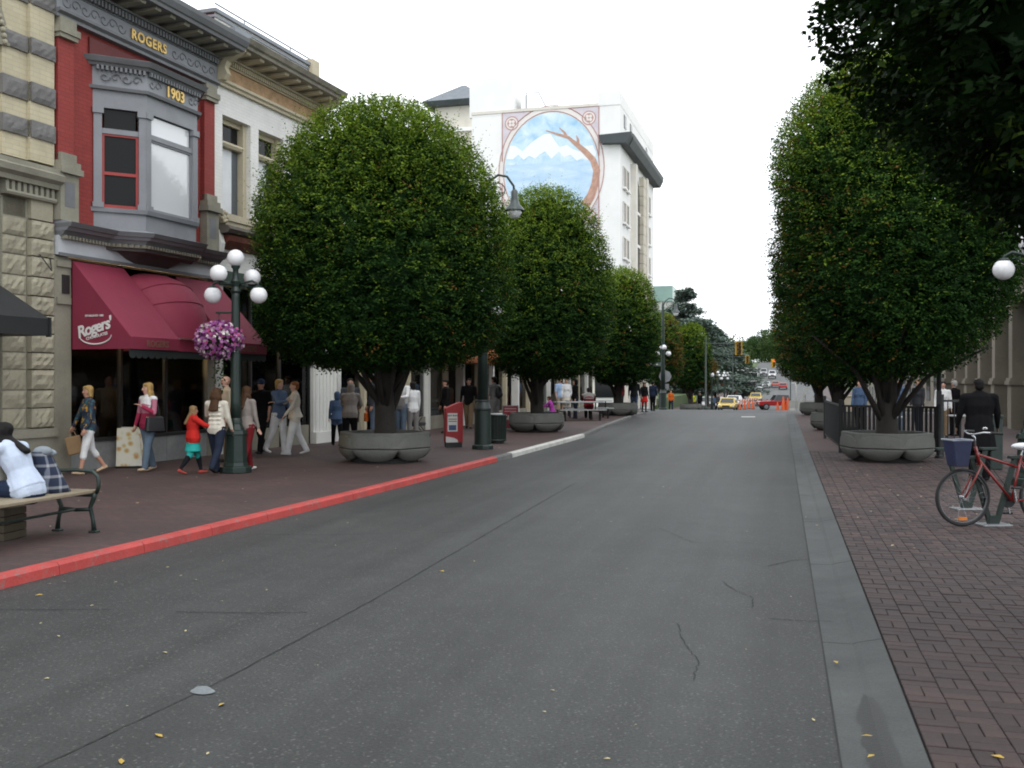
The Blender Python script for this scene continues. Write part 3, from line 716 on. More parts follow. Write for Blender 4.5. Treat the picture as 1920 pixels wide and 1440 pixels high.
textmesh('valance_lettering', 'ROGERS', .17, 'brown_print', a2, .002, 0, 'CENTER', Matrix.Translation((3.65, -1.405, 2.41)) @ MX, .004)

# ------------------------------------------------------------------ C: white building with cream cornice
Cd = frame('white_brick_building', 'white painted brick building with cream bracketed cornice and orange frieze', 'building')
V0, V1, V2 = 4.402, 9.15, 10.15
wins = [(4.74, 5.89), (6.23, 7.38), (7.72, 8.87)]
w_ = MB().B(V0, V1, -8, 0, 7.90, 8.62).B(V0, V1, -8, 0, 4.05, 5.62)
ed = [V0] + [x for p in wins for x in p] + [V1]
for a, b in zip(ed[0::2], ed[1::2]): w_.B(a, b, -8, 0, 5.62, 7.90)
w_.build('wall', 'white_brick', Cd)
for a, b in wins:
    wn = MB().B(a, b, -.30, -.28, 5.62, 7.90).build('window', 'glass_dark', Cd)
    MB().B(a, a+.07, -.28, -.18, 5.62, 7.90).B(b-.14, b, -.28, -.12, 5.62, 7.90).B(a+.07, b-.14, -.28, -.2, 7.78, 7.90).build('frame', 'cream_paint', wn)
    MB().extr([(.28, 7.24), (.14, 7.24), (.10, 7.30), (.14, 7.36), (.28, 7.36)], 0, a+.07, b-.14).build('transom', 'cream_paint', wn)
    MB().B(a+.08, b-.40, -.275, -.27, 5.65, 7.23).build('blind', 'curtain', wn)
    MB().B(b-.40, b-.15, -.275, -.272, 5.65, 7.23).build('pane', M('pane_blue', (.10, .115, .13), .1, .1), wn)
    MB().B(a-.04, b+.04, -.3, .14, 5.46, 5.62).B(a-.02, b+.02, 0, .10, 5.36, 5.46).build('sill', 'cream_paint', wn)
bs_ = MB().sphere((4.62, -.06, 5.52), (.15, .10, .17), 12, 8)
for i in range(7): bs_.sphere((4.62+.10*math.cos(i*.9), -.14, 5.52+.11*math.sin(i*.9)), .045, 8, 6)
bs_.build('rosette', 'cream_paint', Cd)
cornice(Cd, 'oriel_ledge', 4.45, 9.3, [(-.02, 5.34), (.36, 5.30), (.40, 5.22), (.34, 5.14), (-.02, 5.10)], M('ledge_dark', (.10, .085, .07), .8, .3))
cornice(Cd, 'oriel_corbel', 4.6, 9.2, [(-.02, 5.10), (.30, 5.10), (.26, 4.98), (.16, 4.88), (-.02, 4.80)], M('corbel_rust', (.16, .045, .028), .7, .4))
cornice(Cd, 'scroll_bracket', 4.41, 4.56, [(-.02, 5.30), (.12, 5.2), (.20, 4.9), (.12, 4.5), (-.02, 4.42)], 'white_paint')
MB().B(V0, V1, -.02, .05, 8.66, 9.0).build('frieze', 'terracotta', Cd)
cornice(Cd, 'architrave', V0, V1, [(-.02, 8.52), (.09, 8.52), (.10, 8.57), (.16, 8.60), (.16, 8.66), (-.02, 8.66)], 'cream_paint')
dentils(Cd, 'dentil_row', V0, V1, .06, .16, 9.03, 9.13, .045, .04, 'cream_paint')
cornice(Cd, 'bed_moulding', V0, V1, [(-.02, 9.0), (.10, 9.0), (.10, 9.13), (.20, 9.14), (.20, 9.18), (-.02, 9.18)], 'cream_paint')
cornice(Cd, 'cornice', V0+.06, V1-.02, [(-.4, 9.27), (.78, 9.27), (.80, 9.33), (.86, 9.36), (.92, 9.46), (.5, 9.52), (-.4, 9.60)], M('cornice_worn', (.28, .26, .21), .8, .4, 3, .3, 30, .5, dirt=.8))
for i in range(8): MB().extr([(-.10, 9.18), (-.66, 9.21), (-.68, 9.265), (-.10, 9.268)], 0, V0+.30+i*.55, V0+.48+i*.55).build('bracket', 'cream_paint', Cd)
for u in (V0+.02, V1-.22):
    pts = [(.02, 8.60), (.25, 8.60), (.34, 8.72), (.28, 8.86), (.34, 9.0), (.58, 9.1), (.74, 9.2), (.74, 9.27), (.02, 9.27)]
    MB().extr([(-a, b) for a, b in pts], 0, u, u+.16).build('corner_bracket', 'cream_paint', Cd)
MB().B(V0+.1, V0+.75, -.3, .5, 9.6, 9.78).build('parapet_cap', 'lead', Cd)
# set-back rooftop wall with coping
MB().B(6.6, 11.5, -2.6, -1.5, 8.4, 11.05).build('roof_wall', 'white_brick', Cd)
MB().B(6.58, 6.598, -2.58, -1.52, 8.4, 11.04).build('roof_end_wall', M('rust_brick', (.14, .032, .024), .8, .3), Cd)
MB().B(6.52, 11.56, -2.7, -1.42, 11.05, 11.14).B(6.55, 11.53, -2.65, -1.46, 10.93, 10.99).build('coping', 'lead', Cd)
MB().tube([(6.6, 1.5, 11.28), (11.4, 1.5, 11.28)], .02, 5).tube([(7.9, 1.5, 11.1), (7.9, 1.5, 11.28)], .016, 5).tube([(10.2, 1.5, 11.1), (10.2, 1.5, 11.28)], .016, 5).build('rail', 'lead', Cd)
MB().B(11.2, 11.6, -1.9, -1.35, 10.4, 11.25).build('roof_pier', 'cream_paint', Cd)
# shop floor of C
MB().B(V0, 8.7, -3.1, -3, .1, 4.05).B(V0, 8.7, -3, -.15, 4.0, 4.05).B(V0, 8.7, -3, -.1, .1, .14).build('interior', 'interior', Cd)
MB().B(V0, V0+.28, -.5, .06, .1, 4.05).build('door_post', 'white_paint', Cd)
for a, b in ((4.69, 5.9), (5.95, 7.2), (7.25, 8.68)):
    MB().B(a, b, -.12, -.02, .1, .60).build('stall_riser', 'stone_trim', Cd)
    MB().B(a, b, -.07, -.06, .60, 3.95).build('pane', 'glass_shop', Cd); MB().B(b, b+.05, -.1, 0, .1, 3.98).build('mullion', 'dark_frame', Cd)
for u, nn, z, mt in ((5.0, -.6, 2.05, 'bulb_white'), (5.6, -.5, 2.25, 'bulb'), (6.1, -.9, 2.0, 'bulb_white'), (5.2, -.4, 2.5, 'bulb'), (6.9, -.8, 2.3, 'bulb')):
    MB().sphere((u, -nn, z), .035, 8, 6).build('spot_bulb', mt, Cd)
MB().B(4.8, 8.6, -2.9, -2.5, 1.2, 1.24).B(4.8, 8.6, -2.9, -2.5, 1.7, 1.74).B(4.9, 5.6, -1.5, -1, .14, 1.0).B(6.1, 7.0, -1.5, -1, .14, 1.1).build('display_shelf', 'shelf_wood', Cd)
pil = MB().B(8.71, 9.94, -.4, .10, .1, 4.05)
for i in range(6): pil.lathe([(.085, 0), (.085, 3.6)], (8.84+i*.194, -.10, .4), 10)
pil.build('fluted_pilaster', 'white_paint', Cd)
MB().B(8.68, 9.97, .1, .2, .1, .4).build('pilaster_base', 'white_paint', Cd)
MB().B(V0, V2, -.2, .12, 3.98, 4.3).build('shop_fascia', M('fascia_green', (.03, .06, .045), .6), Cd)
MB().B(9.94, V2, -3, .0, .1, 4.05).build('party_wall', 'white_paint', Cd)

# ------------------------------------------------------------------ low shops behind the trees
def low_shop(name, label, u0, u1, h, wallc, fasc, glassn=4, awn=None):
    S = frame(name, label, 'shop')
    MB().B(u0, u1, -9, -.05, 3.3, h).build('wall', wallc, S)
    cornice(S, 'cornice', u0, u1, [(-.1, h-.1), (.2, h-.1), (.3, h), (.3, h+.12), (-.1, h+.16)], 'cream_paint')
    MB().B(u0, u1, -.05, .12, 2.85, 3.4).build('fascia', fasc, S)
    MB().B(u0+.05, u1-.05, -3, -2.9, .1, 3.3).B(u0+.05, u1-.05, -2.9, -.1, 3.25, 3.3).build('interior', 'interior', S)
    w = (u1-u0)/glassn
    for i in range(glassn):
        a = u0+i*w
        MB().B(a, a+.16, -.25, .06, .1, 2.85).build('pilaster', 'white_paint' if i % 2 == 0 else 'cream_paint', S)
        if i == 1: 
            d = MB().B(a+.25, a+w-.1, -.9, -.85, .1, 2.5).build('door', 'dark_frame', S); MB().B(a+.35, a+w-.2, -.85, -.845, .5, 2.4).build('pane', 'glass_dark', d)
        else:
            MB().B(a+.16, a+w, -.2, -.05, .1, .55).build('stall_riser', 'stone_trim', S); MB().B(a+.16, a+w, -.11, -.10, .55, 2.85).build('pane', 'glass_shop', S)
        for k in range(3):
            u = a+random.uniform(.3, w-.3); MB().B(u, u+.3, -1.6, -1.3, .6, random.uniform(1.0, 1.8)).build('display_stand', M('display_%d' % (k % 4), (.2, .1, .05)), S)
        MB().sphere((a+w*.6, 1.2, 2.5), .04, 8, 6).build('spot_bulb', 'bulb', S)
    for i in range(max(2, glassn-1)):
        a = u0+(i+.3)*(u1-u0)/max(2, glassn-1)
        if h > 5: wn = MB().B(a, a+1.0, -.1, -.04, 3.9, h-.5).build('window', 'glass_dark', S); MB().B(a-.08, a+1.08, -.05, .05, 3.8, 3.9).build('sill', 'cream_paint', wn)
    if awn:
        MB().extr([(-.1, 3.3), (-1.2, 2.6), (-1.2, 2.4), (-.1, 2.4)], 0, u0+.3, u1-.3).build('awning', awn, S)
    return S
M('awning_orange', (.45, .13, .02), .7); M('fascia_blue', (.03, .05, .09), .6); M('fascia_red', (.18, .02, .02), .6); M('fascia_tan', (.30, .22, .12), .6)
low_shop('low_shop', 'low cream shop front just beyond the white fluted pilaster', 10.16, 16.5, 5.4, 'cream_paint', 'fascia_tan', 4)
low_shop('low_shop', 'low shop with orange awning behind the street light', 16.52, 23, 5.2, 'white_brick', 'fascia_blue', 4, 'awning_orange')
low_shop('low_shop', 'low grey fronted shop behind the red sale sign', 23.02, 31, 5.6, 'stone_trim', 'fascia_red', 5)
low_shop('low_shop', 'low pale shop behind the picnic tables', 31.02, 40, 5.2, 'white_brick', 'fascia_tan', 5)
# ================================================================== HOTEL WITH MURAL
HC = far(1163, 712, 85)                                   # street corner of the mural wall
zb = zr(HC.y)
Ht = thing('mural_hotel', 'tall white hotel with oval mountain mural on its side wall', 'building', (HC.x, HC.y, 0), R(-1.0))
# local frame: x to the right along the mural wall (negative = left), y away along the street, z up
M('hotel_white', (.80, .80, .79), .7, .06, .5, .06, 20, .1, dirt=.12)
M('hotel_trim', (.66, .63, .57), .75, .1, 1, .1, 20, .1)
M('copper_dark', (.045, .055, .06), .6, .25, 1)
MB().box(-13.1, 0, 0, 20, zb-1, 24.9).build('wall', 'hotel_white', Ht)
MB().box(-1.9, .02, -.05, 20, 24.9, 26.0).build('parapet_pier', 'hotel_white', Ht)
MB().box(-13.1, -1.9, -.08, .4, 24.9, 25.15).build('coping', 'hotel_trim', Ht)
tw = MB().box(-13.3, -9.4, -.012, 6, 24.7, 27.6).build('stair_tower', 'hotel_white', Ht)
for a, b, z in ((-13.3, -12.8, 27.95), (-12.1, -10.7, 28.0), (-10.0, -9.4, 28.2)):
    MB().box(a, b, -.012, .6, 27.6, z).build('merlon', 'hotel_white', tw)
MB().box(-8.9, -8.3, 1, 5, 25, 26.6).build('lift_housing', 'hotel_white', tw)
MB().tube([(-8.3, .5, 25.1), (-8.3, .5, 26.6), (-7.2, .5, 26.6), (-6.5, .5, 25.2)], .05, 5).build('railing', 'lead', Ht)
# dark projecting cornice wrapping the corner, then along the street front
cn = MB().extr([(-1.5, 21.6), (-1.75, 22.3), (1.05, 22.4), (1.0, 22.2), (.6, 21.5)], 1, -.7, .6)
cn.build('cornice_return', 'copper_dark', Ht)
MB().extr([(0, 21.5), (.7, 21.5), (1.0, 22.1), (1.05, 22.5), (0, 22.6)], 1, .6, 20).build('cornice', 'copper_dark', Ht)
for z0 in (21.75,):
    for i in range(0): MB().box(.0, .6, 1+i*1.6, 1.35+i*1.6, 21.15, 21.5).build('cornice_bracket', 'copper_dark', Ht)
for i, zc in enumerate((19.9, 16.9, 13.9, 10.9, 7.9, 4.9)):
    for y0, y1 in ((1.3, 2.3), (3.0, 4.0), (14.2, 15.2), (16.2, 17.2)):
        wn = MB().box(.02, .06, y0, y1, zc-1.7, zc).build('window', 'glass_dark', Ht)
        MB().box(.02, .10, y0-.12, y0, zc-1.7, zc+.1).box(.02, .10, y1, y1+.12, zc-1.7, zc+.1).box(.02, .10, y0, y1, zc, zc+.1).box(.02, .08, (y0+y1)/2-.04, (y0+y1)/2+.04, zc-1.7, zc).build('frame', 'hotel_trim', wn)
        MB().box(.02, .25, y0-.2, y1+.2, zc-1.85, zc-1.7).build('sill', 'hotel_white', wn)
for i, zc in enumerate((24.4,)):
    for y0 in (1.8, 5, 14.6):
        MB().box(.02, .06, y0, y0+1, zc-1, zc+.1).build('window', 'glass_dark', Ht)
# tall arched bay with stone quoins
for y0 in (5.4, 12.2):
    MB().box(.0, .5, y0, y0+.9, zb, 21.0).build('pilaster', 'hotel_trim', Ht)
for k in range(22):
    MB().box(.0, .42, 10.3, 12.1, 1+k*.9, 1+k*.9+.86).build('quoin', M('quoin', (.55, .51, .42), .8, .15, 1), Ht)
pts = [(6.4, 3), (10.2, 3), (10.2, 18.5)] + [(8.3+1.9*math.cos(t), 18.5+1.9*math.sin(t)) for t in [R(20*i) for i in range(1, 9)]] + [(6.4, 18.5)]
MB().extr(pts, 0, .02, .08).build('arched_window', 'glass_dark', Ht)
for zz in (5, 8, 11, 14, 17): MB().box(.08, .16, 6.4, 10.2, zz, zz+.25).build('window_band', 'hotel_white', Ht)
for k in range(6): MB().box(-12.9+k*2.15, -11.3+k*2.15, -.10, -.015, .3, 3.4).build('shop_window', 'glass_dark', Ht); MB().box(-11.3+k*2.15, -10.75+k*2.15, -.16, -.015, zb, 3.6).build('shop_pier', 'hotel_trim', Ht)
MB().box(-13.1, 0, -.2, -.015, 3.6, 4.4).build('shop_fascia', M('hotel_fascia', (.10, .09, .08), .7), Ht)
# ground floor columns seen under the trees
for y0 in (.6, 5.6, 11, 17): MB().box(.05, .6, y0, y0+.7, zb, 4.2).build('column', 'hotel_trim', Ht)
MB().box(.05, .75, 0, 20, 4.2, 4.9).build('entablature', 'hotel_trim', Ht)
# rear wing with hipped tower roof
rw = MB().box(-21.5, -13.3, 9, 18, zb, 24.6).build('rear_wing', M('rear_cream', (.66, .62, .55), .8, .1, 1), Ht)
MB().box(-20.0, -15.4, 9.5, 14.5, 24.6, 28.5).build('roof_tower', 'rear_cream', Ht)
MB().box(-20.2, -13.4, 9.2, 14.7, 26.0, 26.35).build('tower_band', 'hotel_white', Ht)
MB().prism([(-20.8, 8.7), (-14.8, 8.7), (-14.8, 15.2), (-20.8, 15.2)], 28.5, 28.95, [(-21.0, 8.5), (-14.6, 8.5), (-14.6, 15.4), (-21.0, 15.4)]).build('eaves', 'copper_dark', Ht)
MB().prism([(-21.0, 8.5), (-14.6, 8.5), (-14.6, 15.4), (-21.0, 15.4)], 28.95, 31.2, [(-18.0, 11.8), (-17.6, 11.8), (-17.6, 12.2), (-18.0, 12.2)]).build('hip_roof', M('slate_roof', (.16, .18, .20), .7, .2, 2), Ht)
# --- mural, painted flat on the wall (local x, z); thin sheets a few mm proud
MC_X, MC_Z, MRX, MRZ = -5.9, 16.6, 3.78, 6.75
def ms(name, pts, mat, off, parent): return MB().sheet([(x, -.02-off, z) for x, z in pts]).build(name, mat, parent)
def mp(px, py): # pixel of the photo -> mural wall (x,z)
    r = ray(px, py); nrm = Vector((math.sin(R(1.0)), math.cos(R(1.0))))  # wall plane normal
    w = Matrix.Rotation(R(1.0), 2) ; 
    t = (HC.x*nrm.x + HC.y*nrm.y) / (r[0]*nrm.x + r[1]*nrm.y)
    dx, dy = r[0]*t-HC.x, r[1]*t-HC.y
    return (dx*math.cos(R(-1.0)) + dy*math.sin(R(-1.0)), CAMH + r[2]*t)
el = lambda cx, cz, a, b, k=48, t0=0, t1=360: [(cx+a*math.cos(R(t0+(t1-t0)*i/k)), cz+b*math.sin(R(t0+(t1-t0)*i/k))) for i in range(k)]
c0 = mp(1032, 330); top = mp(1032, 211)[1]; lf = mp(946, 330)[0]; rg = mp(1122, 330)[0]
MC_X = (lf+rg)/2; MRX = (rg-lf)/2; MRZ = MRX*1.18; MC_Z = top-MRZ
M('mural_line', (.46, .27, .25), .8, .1); M('mural_panel', (.60, .55, .60), .8, .15, 1); M('mural_band', (.74, .70, .68), .8, .06)
M('mural_snow', (.82, .84, .87), .8, .05, .6); M('mural_bark', (.55, .33, .25), .8, .3, 2, .3, 12); M('mural_green', (.20, .38, .36), .8, .3, 3)
m, n, l, bs = _new('mural_sky'); MATS['mural_sky'] = m; co = _coord(n, l); a = _noise(n, l, co, .7, 6, .65, .8)
l.new(_ramp(n, l, a.outputs[0], [(.3, (.30, .52, .72)), (.5, (.52, .68, .80)), (.7, (.70, .80, .86))]), bs.inputs['Base Color']); bs.inputs['Roughness'].default_value = .85
m, n, l, bs = _new('mural_water'); MATS['mural_water'] = m; co = _coord(n, l); mpn = n.new('ShaderNodeMapping'); mpn.inputs['Scale'].default_value = (.5, 1, 1.6); l.new(co, mpn.inputs[0]); a = _noise(n, l, mpn.outputs[0], .9, 6, .7, .6)
l.new(_ramp(n, l, a.outputs[0], [(.3, (.38, .55, .74)), (.55, (.52, .67, .82)), (.72, (.68, .78, .86))]), bs.inputs['Base Color']); bs.inputs['Roughness'].default_value = .85
mur = MB().sheet([(x, -.024, z) for x, z in el(MC_X, MC_Z, MRX*1.12, MRZ*1.10)]).build('mural', 'mural_band', Ht)
xL, xR = mp(942, 300)[0], mp(1123, 300)[0]; zt = top+.25
for sx in (0, 1):
    for sz in (0, 1):
        ox = xL if sx == 0 else xR; oz = zt if sz == 0 else 2*MC_Z-zt; dx = 1 if sx == 0 else -1; dz = -1 if sz == 0 else 1
        cor = [(ox, oz), (ox+dx*2.6, oz)] + [(MC_X-dx*MRX*1.13*math.cos(t), MC_Z-dz*MRZ*1.11*math.sin(t)) for t in [R(90-13-i*8) for i in range(7)]] + [(ox, oz+dz*4.2)]
        cor = cor[:2] + [p for p in cor[2:-1] if (p[0]-ox)*dx > .05 and (oz-p[1])*-dz > .05] + cor[-1:]
        p_ = ms('corner_panel', cor, 'mural_panel', .009, mur)
        cx, cz = ox+dx*.85, oz+dz*.95
        for rr, mm_, of in ((.62, 'mural_line', .014), (.52, 'mural_band', .019), (.40, 'mural_line', .024)): ms('medallion', el(cx, cz, rr, rr, 20), mm_, of, p_)
        for k in range(4): ms('petal', el(cx+.2*math.cos(R(45+90*k)), cz+.2*math.sin(R(45+90*k)), .14, .14, 10), 'mural_band', .029, p_)
        fr_ = MB().tube([(ox, -.04, oz+dz*4.2), (ox, -.04, oz), (ox+dx*2.6, -.04, oz)], .05, 4); fr_.build('panel_border', 'mural_line', p_)
for k in (1.12, 1.02): MB().tube([(x, -.035, z) for x, z in el(MC_X, MC_Z, MRX*k, MRZ*k)], .04, 4, True).build('oval_line', 'mural_line', mur)
ms('painted_sky', el(MC_X, MC_Z, MRX, MRZ), 'mural_sky', .010, mur)
def clipel(pts):
    out = []
    for x, z in pts:
        dx, dz = (x-MC_X)/MRX, (z-MC_Z)/MRZ; d = math.hypot(dx, dz)
        if d > .985: dx, dz = dx/d*.985, dz/d*.985
        out.append((MC_X+dx*MRX, MC_Z+dz*MRZ))
    return out
lower = el(MC_X, MC_Z, MRX*.985, MRZ*.985, 40, 188, 352)
ms('painted_water', [(MC_X-MRX*.97, MC_Z+MRZ*.12), *lower, (MC_X+MRX*.97, MC_Z+MRZ*.12)], 'mural_water', .014, mur)
mt = [(948, 298), (955, 272), (968, 275), (980, 284), (992, 272), (1004, 262), (1022, 251), (1033, 252), (1042, 266), (1050, 276), (1062, 272), (1075, 280), (1086, 284), (1098, 274), (1112, 272), (1120, 285), (1118, 292),
      (1102, 300), (1092, 296), (1082, 302), (1070, 290), (1058, 296), (1048, 284), (1034, 298), (1022, 284), (1012, 290), (1004, 298), (992, 292), (982, 300), (972, 290), (962, 299)]
ms('painted_mountains', clipel([mp(*p) for p in mt]), 'mural_snow', .019, mur)
def ribbon(pix, w, name, mat, off):
    P = [Vector(mp(*p)) for p in pix]; a = []; b = []
    for i, p in enumerate(P):
        t = (P[min(i+1, len(P)-1)]-P[max(i-1, 0)]).normalized(); nn = Vector((-t.y, t.x)); ww = w[i]; a.append(p+nn*ww); b.append(p-nn*ww)
    m_ = MB(); vs = [(v.x, -.02-off, v.y) for v in a+b]; k = len(P)
    m_.add(vs, [(i, i+1, k+i+1, k+i) for i in range(k-1)]).build(name, mat, mur)
ribbon([(1096, 386), (1108, 368), (1116, 345), (1119, 320), (1112, 300), (1098, 285), (1084, 273), (1074, 265)], [.42, .36, .32, .30, .26, .24, .2, .16], 'painted_trunk', 'mural_bark', .029)
ribbon([(1080, 270), (1066, 258), (1046, 252), (1024, 245)], [.16, .13, .1, .03], 'painted_branch', 'mural_bark', .032)
ribbon([(1064, 258), (1058, 248), (1049, 240)], [.12, .09, .03], 'painted_branch', 'mural_bark', .035)
ribbon([(1084, 272), (1084, 262), (1081, 254)], [.14, .10, .03], 'painted_branch', 'mural_bark', .035)
ms('painted_fern', clipel([mp(*p) for p in [(1100, 392), (1104, 380), (1116, 372), (1120, 360), (1118, 385), (1112, 398)]]), 'mural_green', .038, mur)

# ------------------------------------------------------------------ far pale green building and low shop row ends
G = thing('green_roofed_building', 'distant pale building with green glass top left of the cedar', 'building', (-24, 178, 0), 0)
MB().box(-8, 5.5, 0, 14, -3, 15.5).build('wall', M('pale_wall', (.45, .46, .44), .8, .1, .5), G)
MB().box(-8.2, 5.7, -.2, 14, 15.5, 18.2).build('glazed_storey', M('green_glass', (.22, .34, .30), .3, .15, .4), G)
for i in range(6):
    for z in (3, 7, 11): MB().box(-6.5+i*2, -5.3+i*2, -.1, .1, z, z+2).build('window', 'glass_dark', G)

# ------------------------------------------------------------------ right hand arcade building
Rb = thing('arcade_building', 'beige stone arcade building behind the right pavement', 'building', (8.0, 30, 0), 0)
M('arcade_stone', (.24, .21, .165), .8, .18, 1, .15, 25, .3, dirt=.35); M('arcade_blue', (.085, .10, .125), .6, .15, 2)
MB().box(.6, 9, 0, 27, 0, 9.5).build('wall', 'arcade_blue', Rb)
for i in range(9):
    y0 = .3+i*3.0
    MB().box(-.12, .6, y0, y0+.62, .05, 1.62).build('pedestal', 'arcade_stone', Rb)
    MB().box(-.2, .6, y0-.08, y0+.70, 1.62, 1.76).box(-.16, .6, y0-.04, y0+.66, 1.76, 1.86).build('pilaster_base', 'arcade_stone', Rb)
    MB().box(-.08, .6, y0+.03, y0+.59, 1.86, 4.4).build('pilaster', 'arcade_stone', Rb)
    MB().box(-.16, .6, y0-.04, y0+.66, 4.4, 4.7).build('capital', 'arcade_stone', Rb)
    MB().extr([(.55, 1.86), (.05, 1.86), (.18, 2.2), (.3, 2.9), (.55, 3.2)], 1, y0+.75, y0+.95).build('console', 'arcade_stone', Rb)
    MB().box(.3, .6, y0+.9, y0+2.9, 1.55, 1.72).build('sill', 'arcade_blue', Rb)
    MB().box(.35, .59, y0+.8, y0+2.9, .05, 1.55).build('bulkhead', 'dark_frame', Rb)
    MB().box(.45, .58, y0+.8, y0+2.9, 1.75, 4.3).build('shop_window', 'glass_dark', Rb)
MB().box(-.2, .6, 0, 27, 4.7, 5.4).build('entablature', 'arcade_stone', Rb)
MB().box(-.4, .6, 0, 27, 5.4, 5.6).build('cornice', 'arcade_stone', Rb)
for i in range(9): MB().box(.5, .58, .9+i*3, 2.3+i*3, 6.2, 8.4).build('window', 'glass_dark', Rb)

# ------------------------------------------------------------------ right hand blocks past the crossing
for i, (y0, y1, h_, lb, mt) in enumerate(((74, 110, 9, 'tan block past the crossing behind right trees', 'arcade_stone'), (112, 165, 11, 'grey block further past the crossing on the right', 'stone_trim'))):
    Q = thing('corner_block', lb, 'building', (11.0, y0, zr(y0)-1)); MB().box(0, 14, 0, y1-y0, 0, h_).build('wall', mt, Q); MB().box(-.3, 14, -.3, y1-y0, h_, h_+.4).build('cornice', 'cream_paint', Q)
    for k in range(int((y1-y0)/4)):
        for z in (1.6, 5.2): MB().box(-.05, .1, 1+k*4, 3+k*4, z, z+2).build('window', 'glass_dark', Q)
    for k in range(3): MB().box(1.5+k*4, 3.5+k*4, -.05, .1, 5.2, 7.2).build('window', 'glass_dark', Q); MB().box(1.5+k*4, 4.0+k*4, -.05, .1, 1.3, 3.8).build('shop_window', 'glass_dark', Q)
pv3 = strip('pavement_past_crossing', lambda y: 7.5, lambda y: 14, 'pave_far', .06, 71, 300); pv3.name = 'far_pavement'; tag(pv3, 'far right pavement past the crossing', 'pavement', kind='structure')
pv4 = strip('pavement_past_crossing', lambda y: -12.6, lambda y: -9, 'pave_far', .05, 71, 300); pv4.name = 'far_pavement'; tag(pv4, 'far left pavement past the crossing', 'pavement', kind='structure')
# ================================================================== TREES
M('bark', (.055, .045, .036), .9, .35, 3, .3, 25, .8); M('bark_dark', (.028, .024, .02), .9, .35, 3, .3, 25, .8)
leafmat('leaf'); leafmat('needle', .08)
def leaf_quads(C, D, N, L, Wd, col):
    """diamond leaves: centre C, long axis D, normal N, length L, width Wd"""
    S = np.cross(D, N); S /= np.linalg.norm(S, axis=1, keepdims=True)+1e-9
    N2 = np.cross(S, D)
    V = np.empty((len(C), 4, 3), np.float32)
    V[:, 0] = C - D*L[:, None]*.5; V[:, 1] = C + S*Wd[:, None]*.5 + N2*Wd[:, None]*.12 - D*L[:, None]*.05
    V[:, 2] = C + D*L[:, None]*.5; V[:, 3] = C - S*Wd[:, None]*.5 + N2*Wd[:, None]*.12 - D*L[:, None]*.05
    return V.reshape(-1, 3), np.repeat(col, 4, axis=0)
def unit(a): return a/(np.linalg.norm(a, axis=1, keepdims=True)+1e-9)
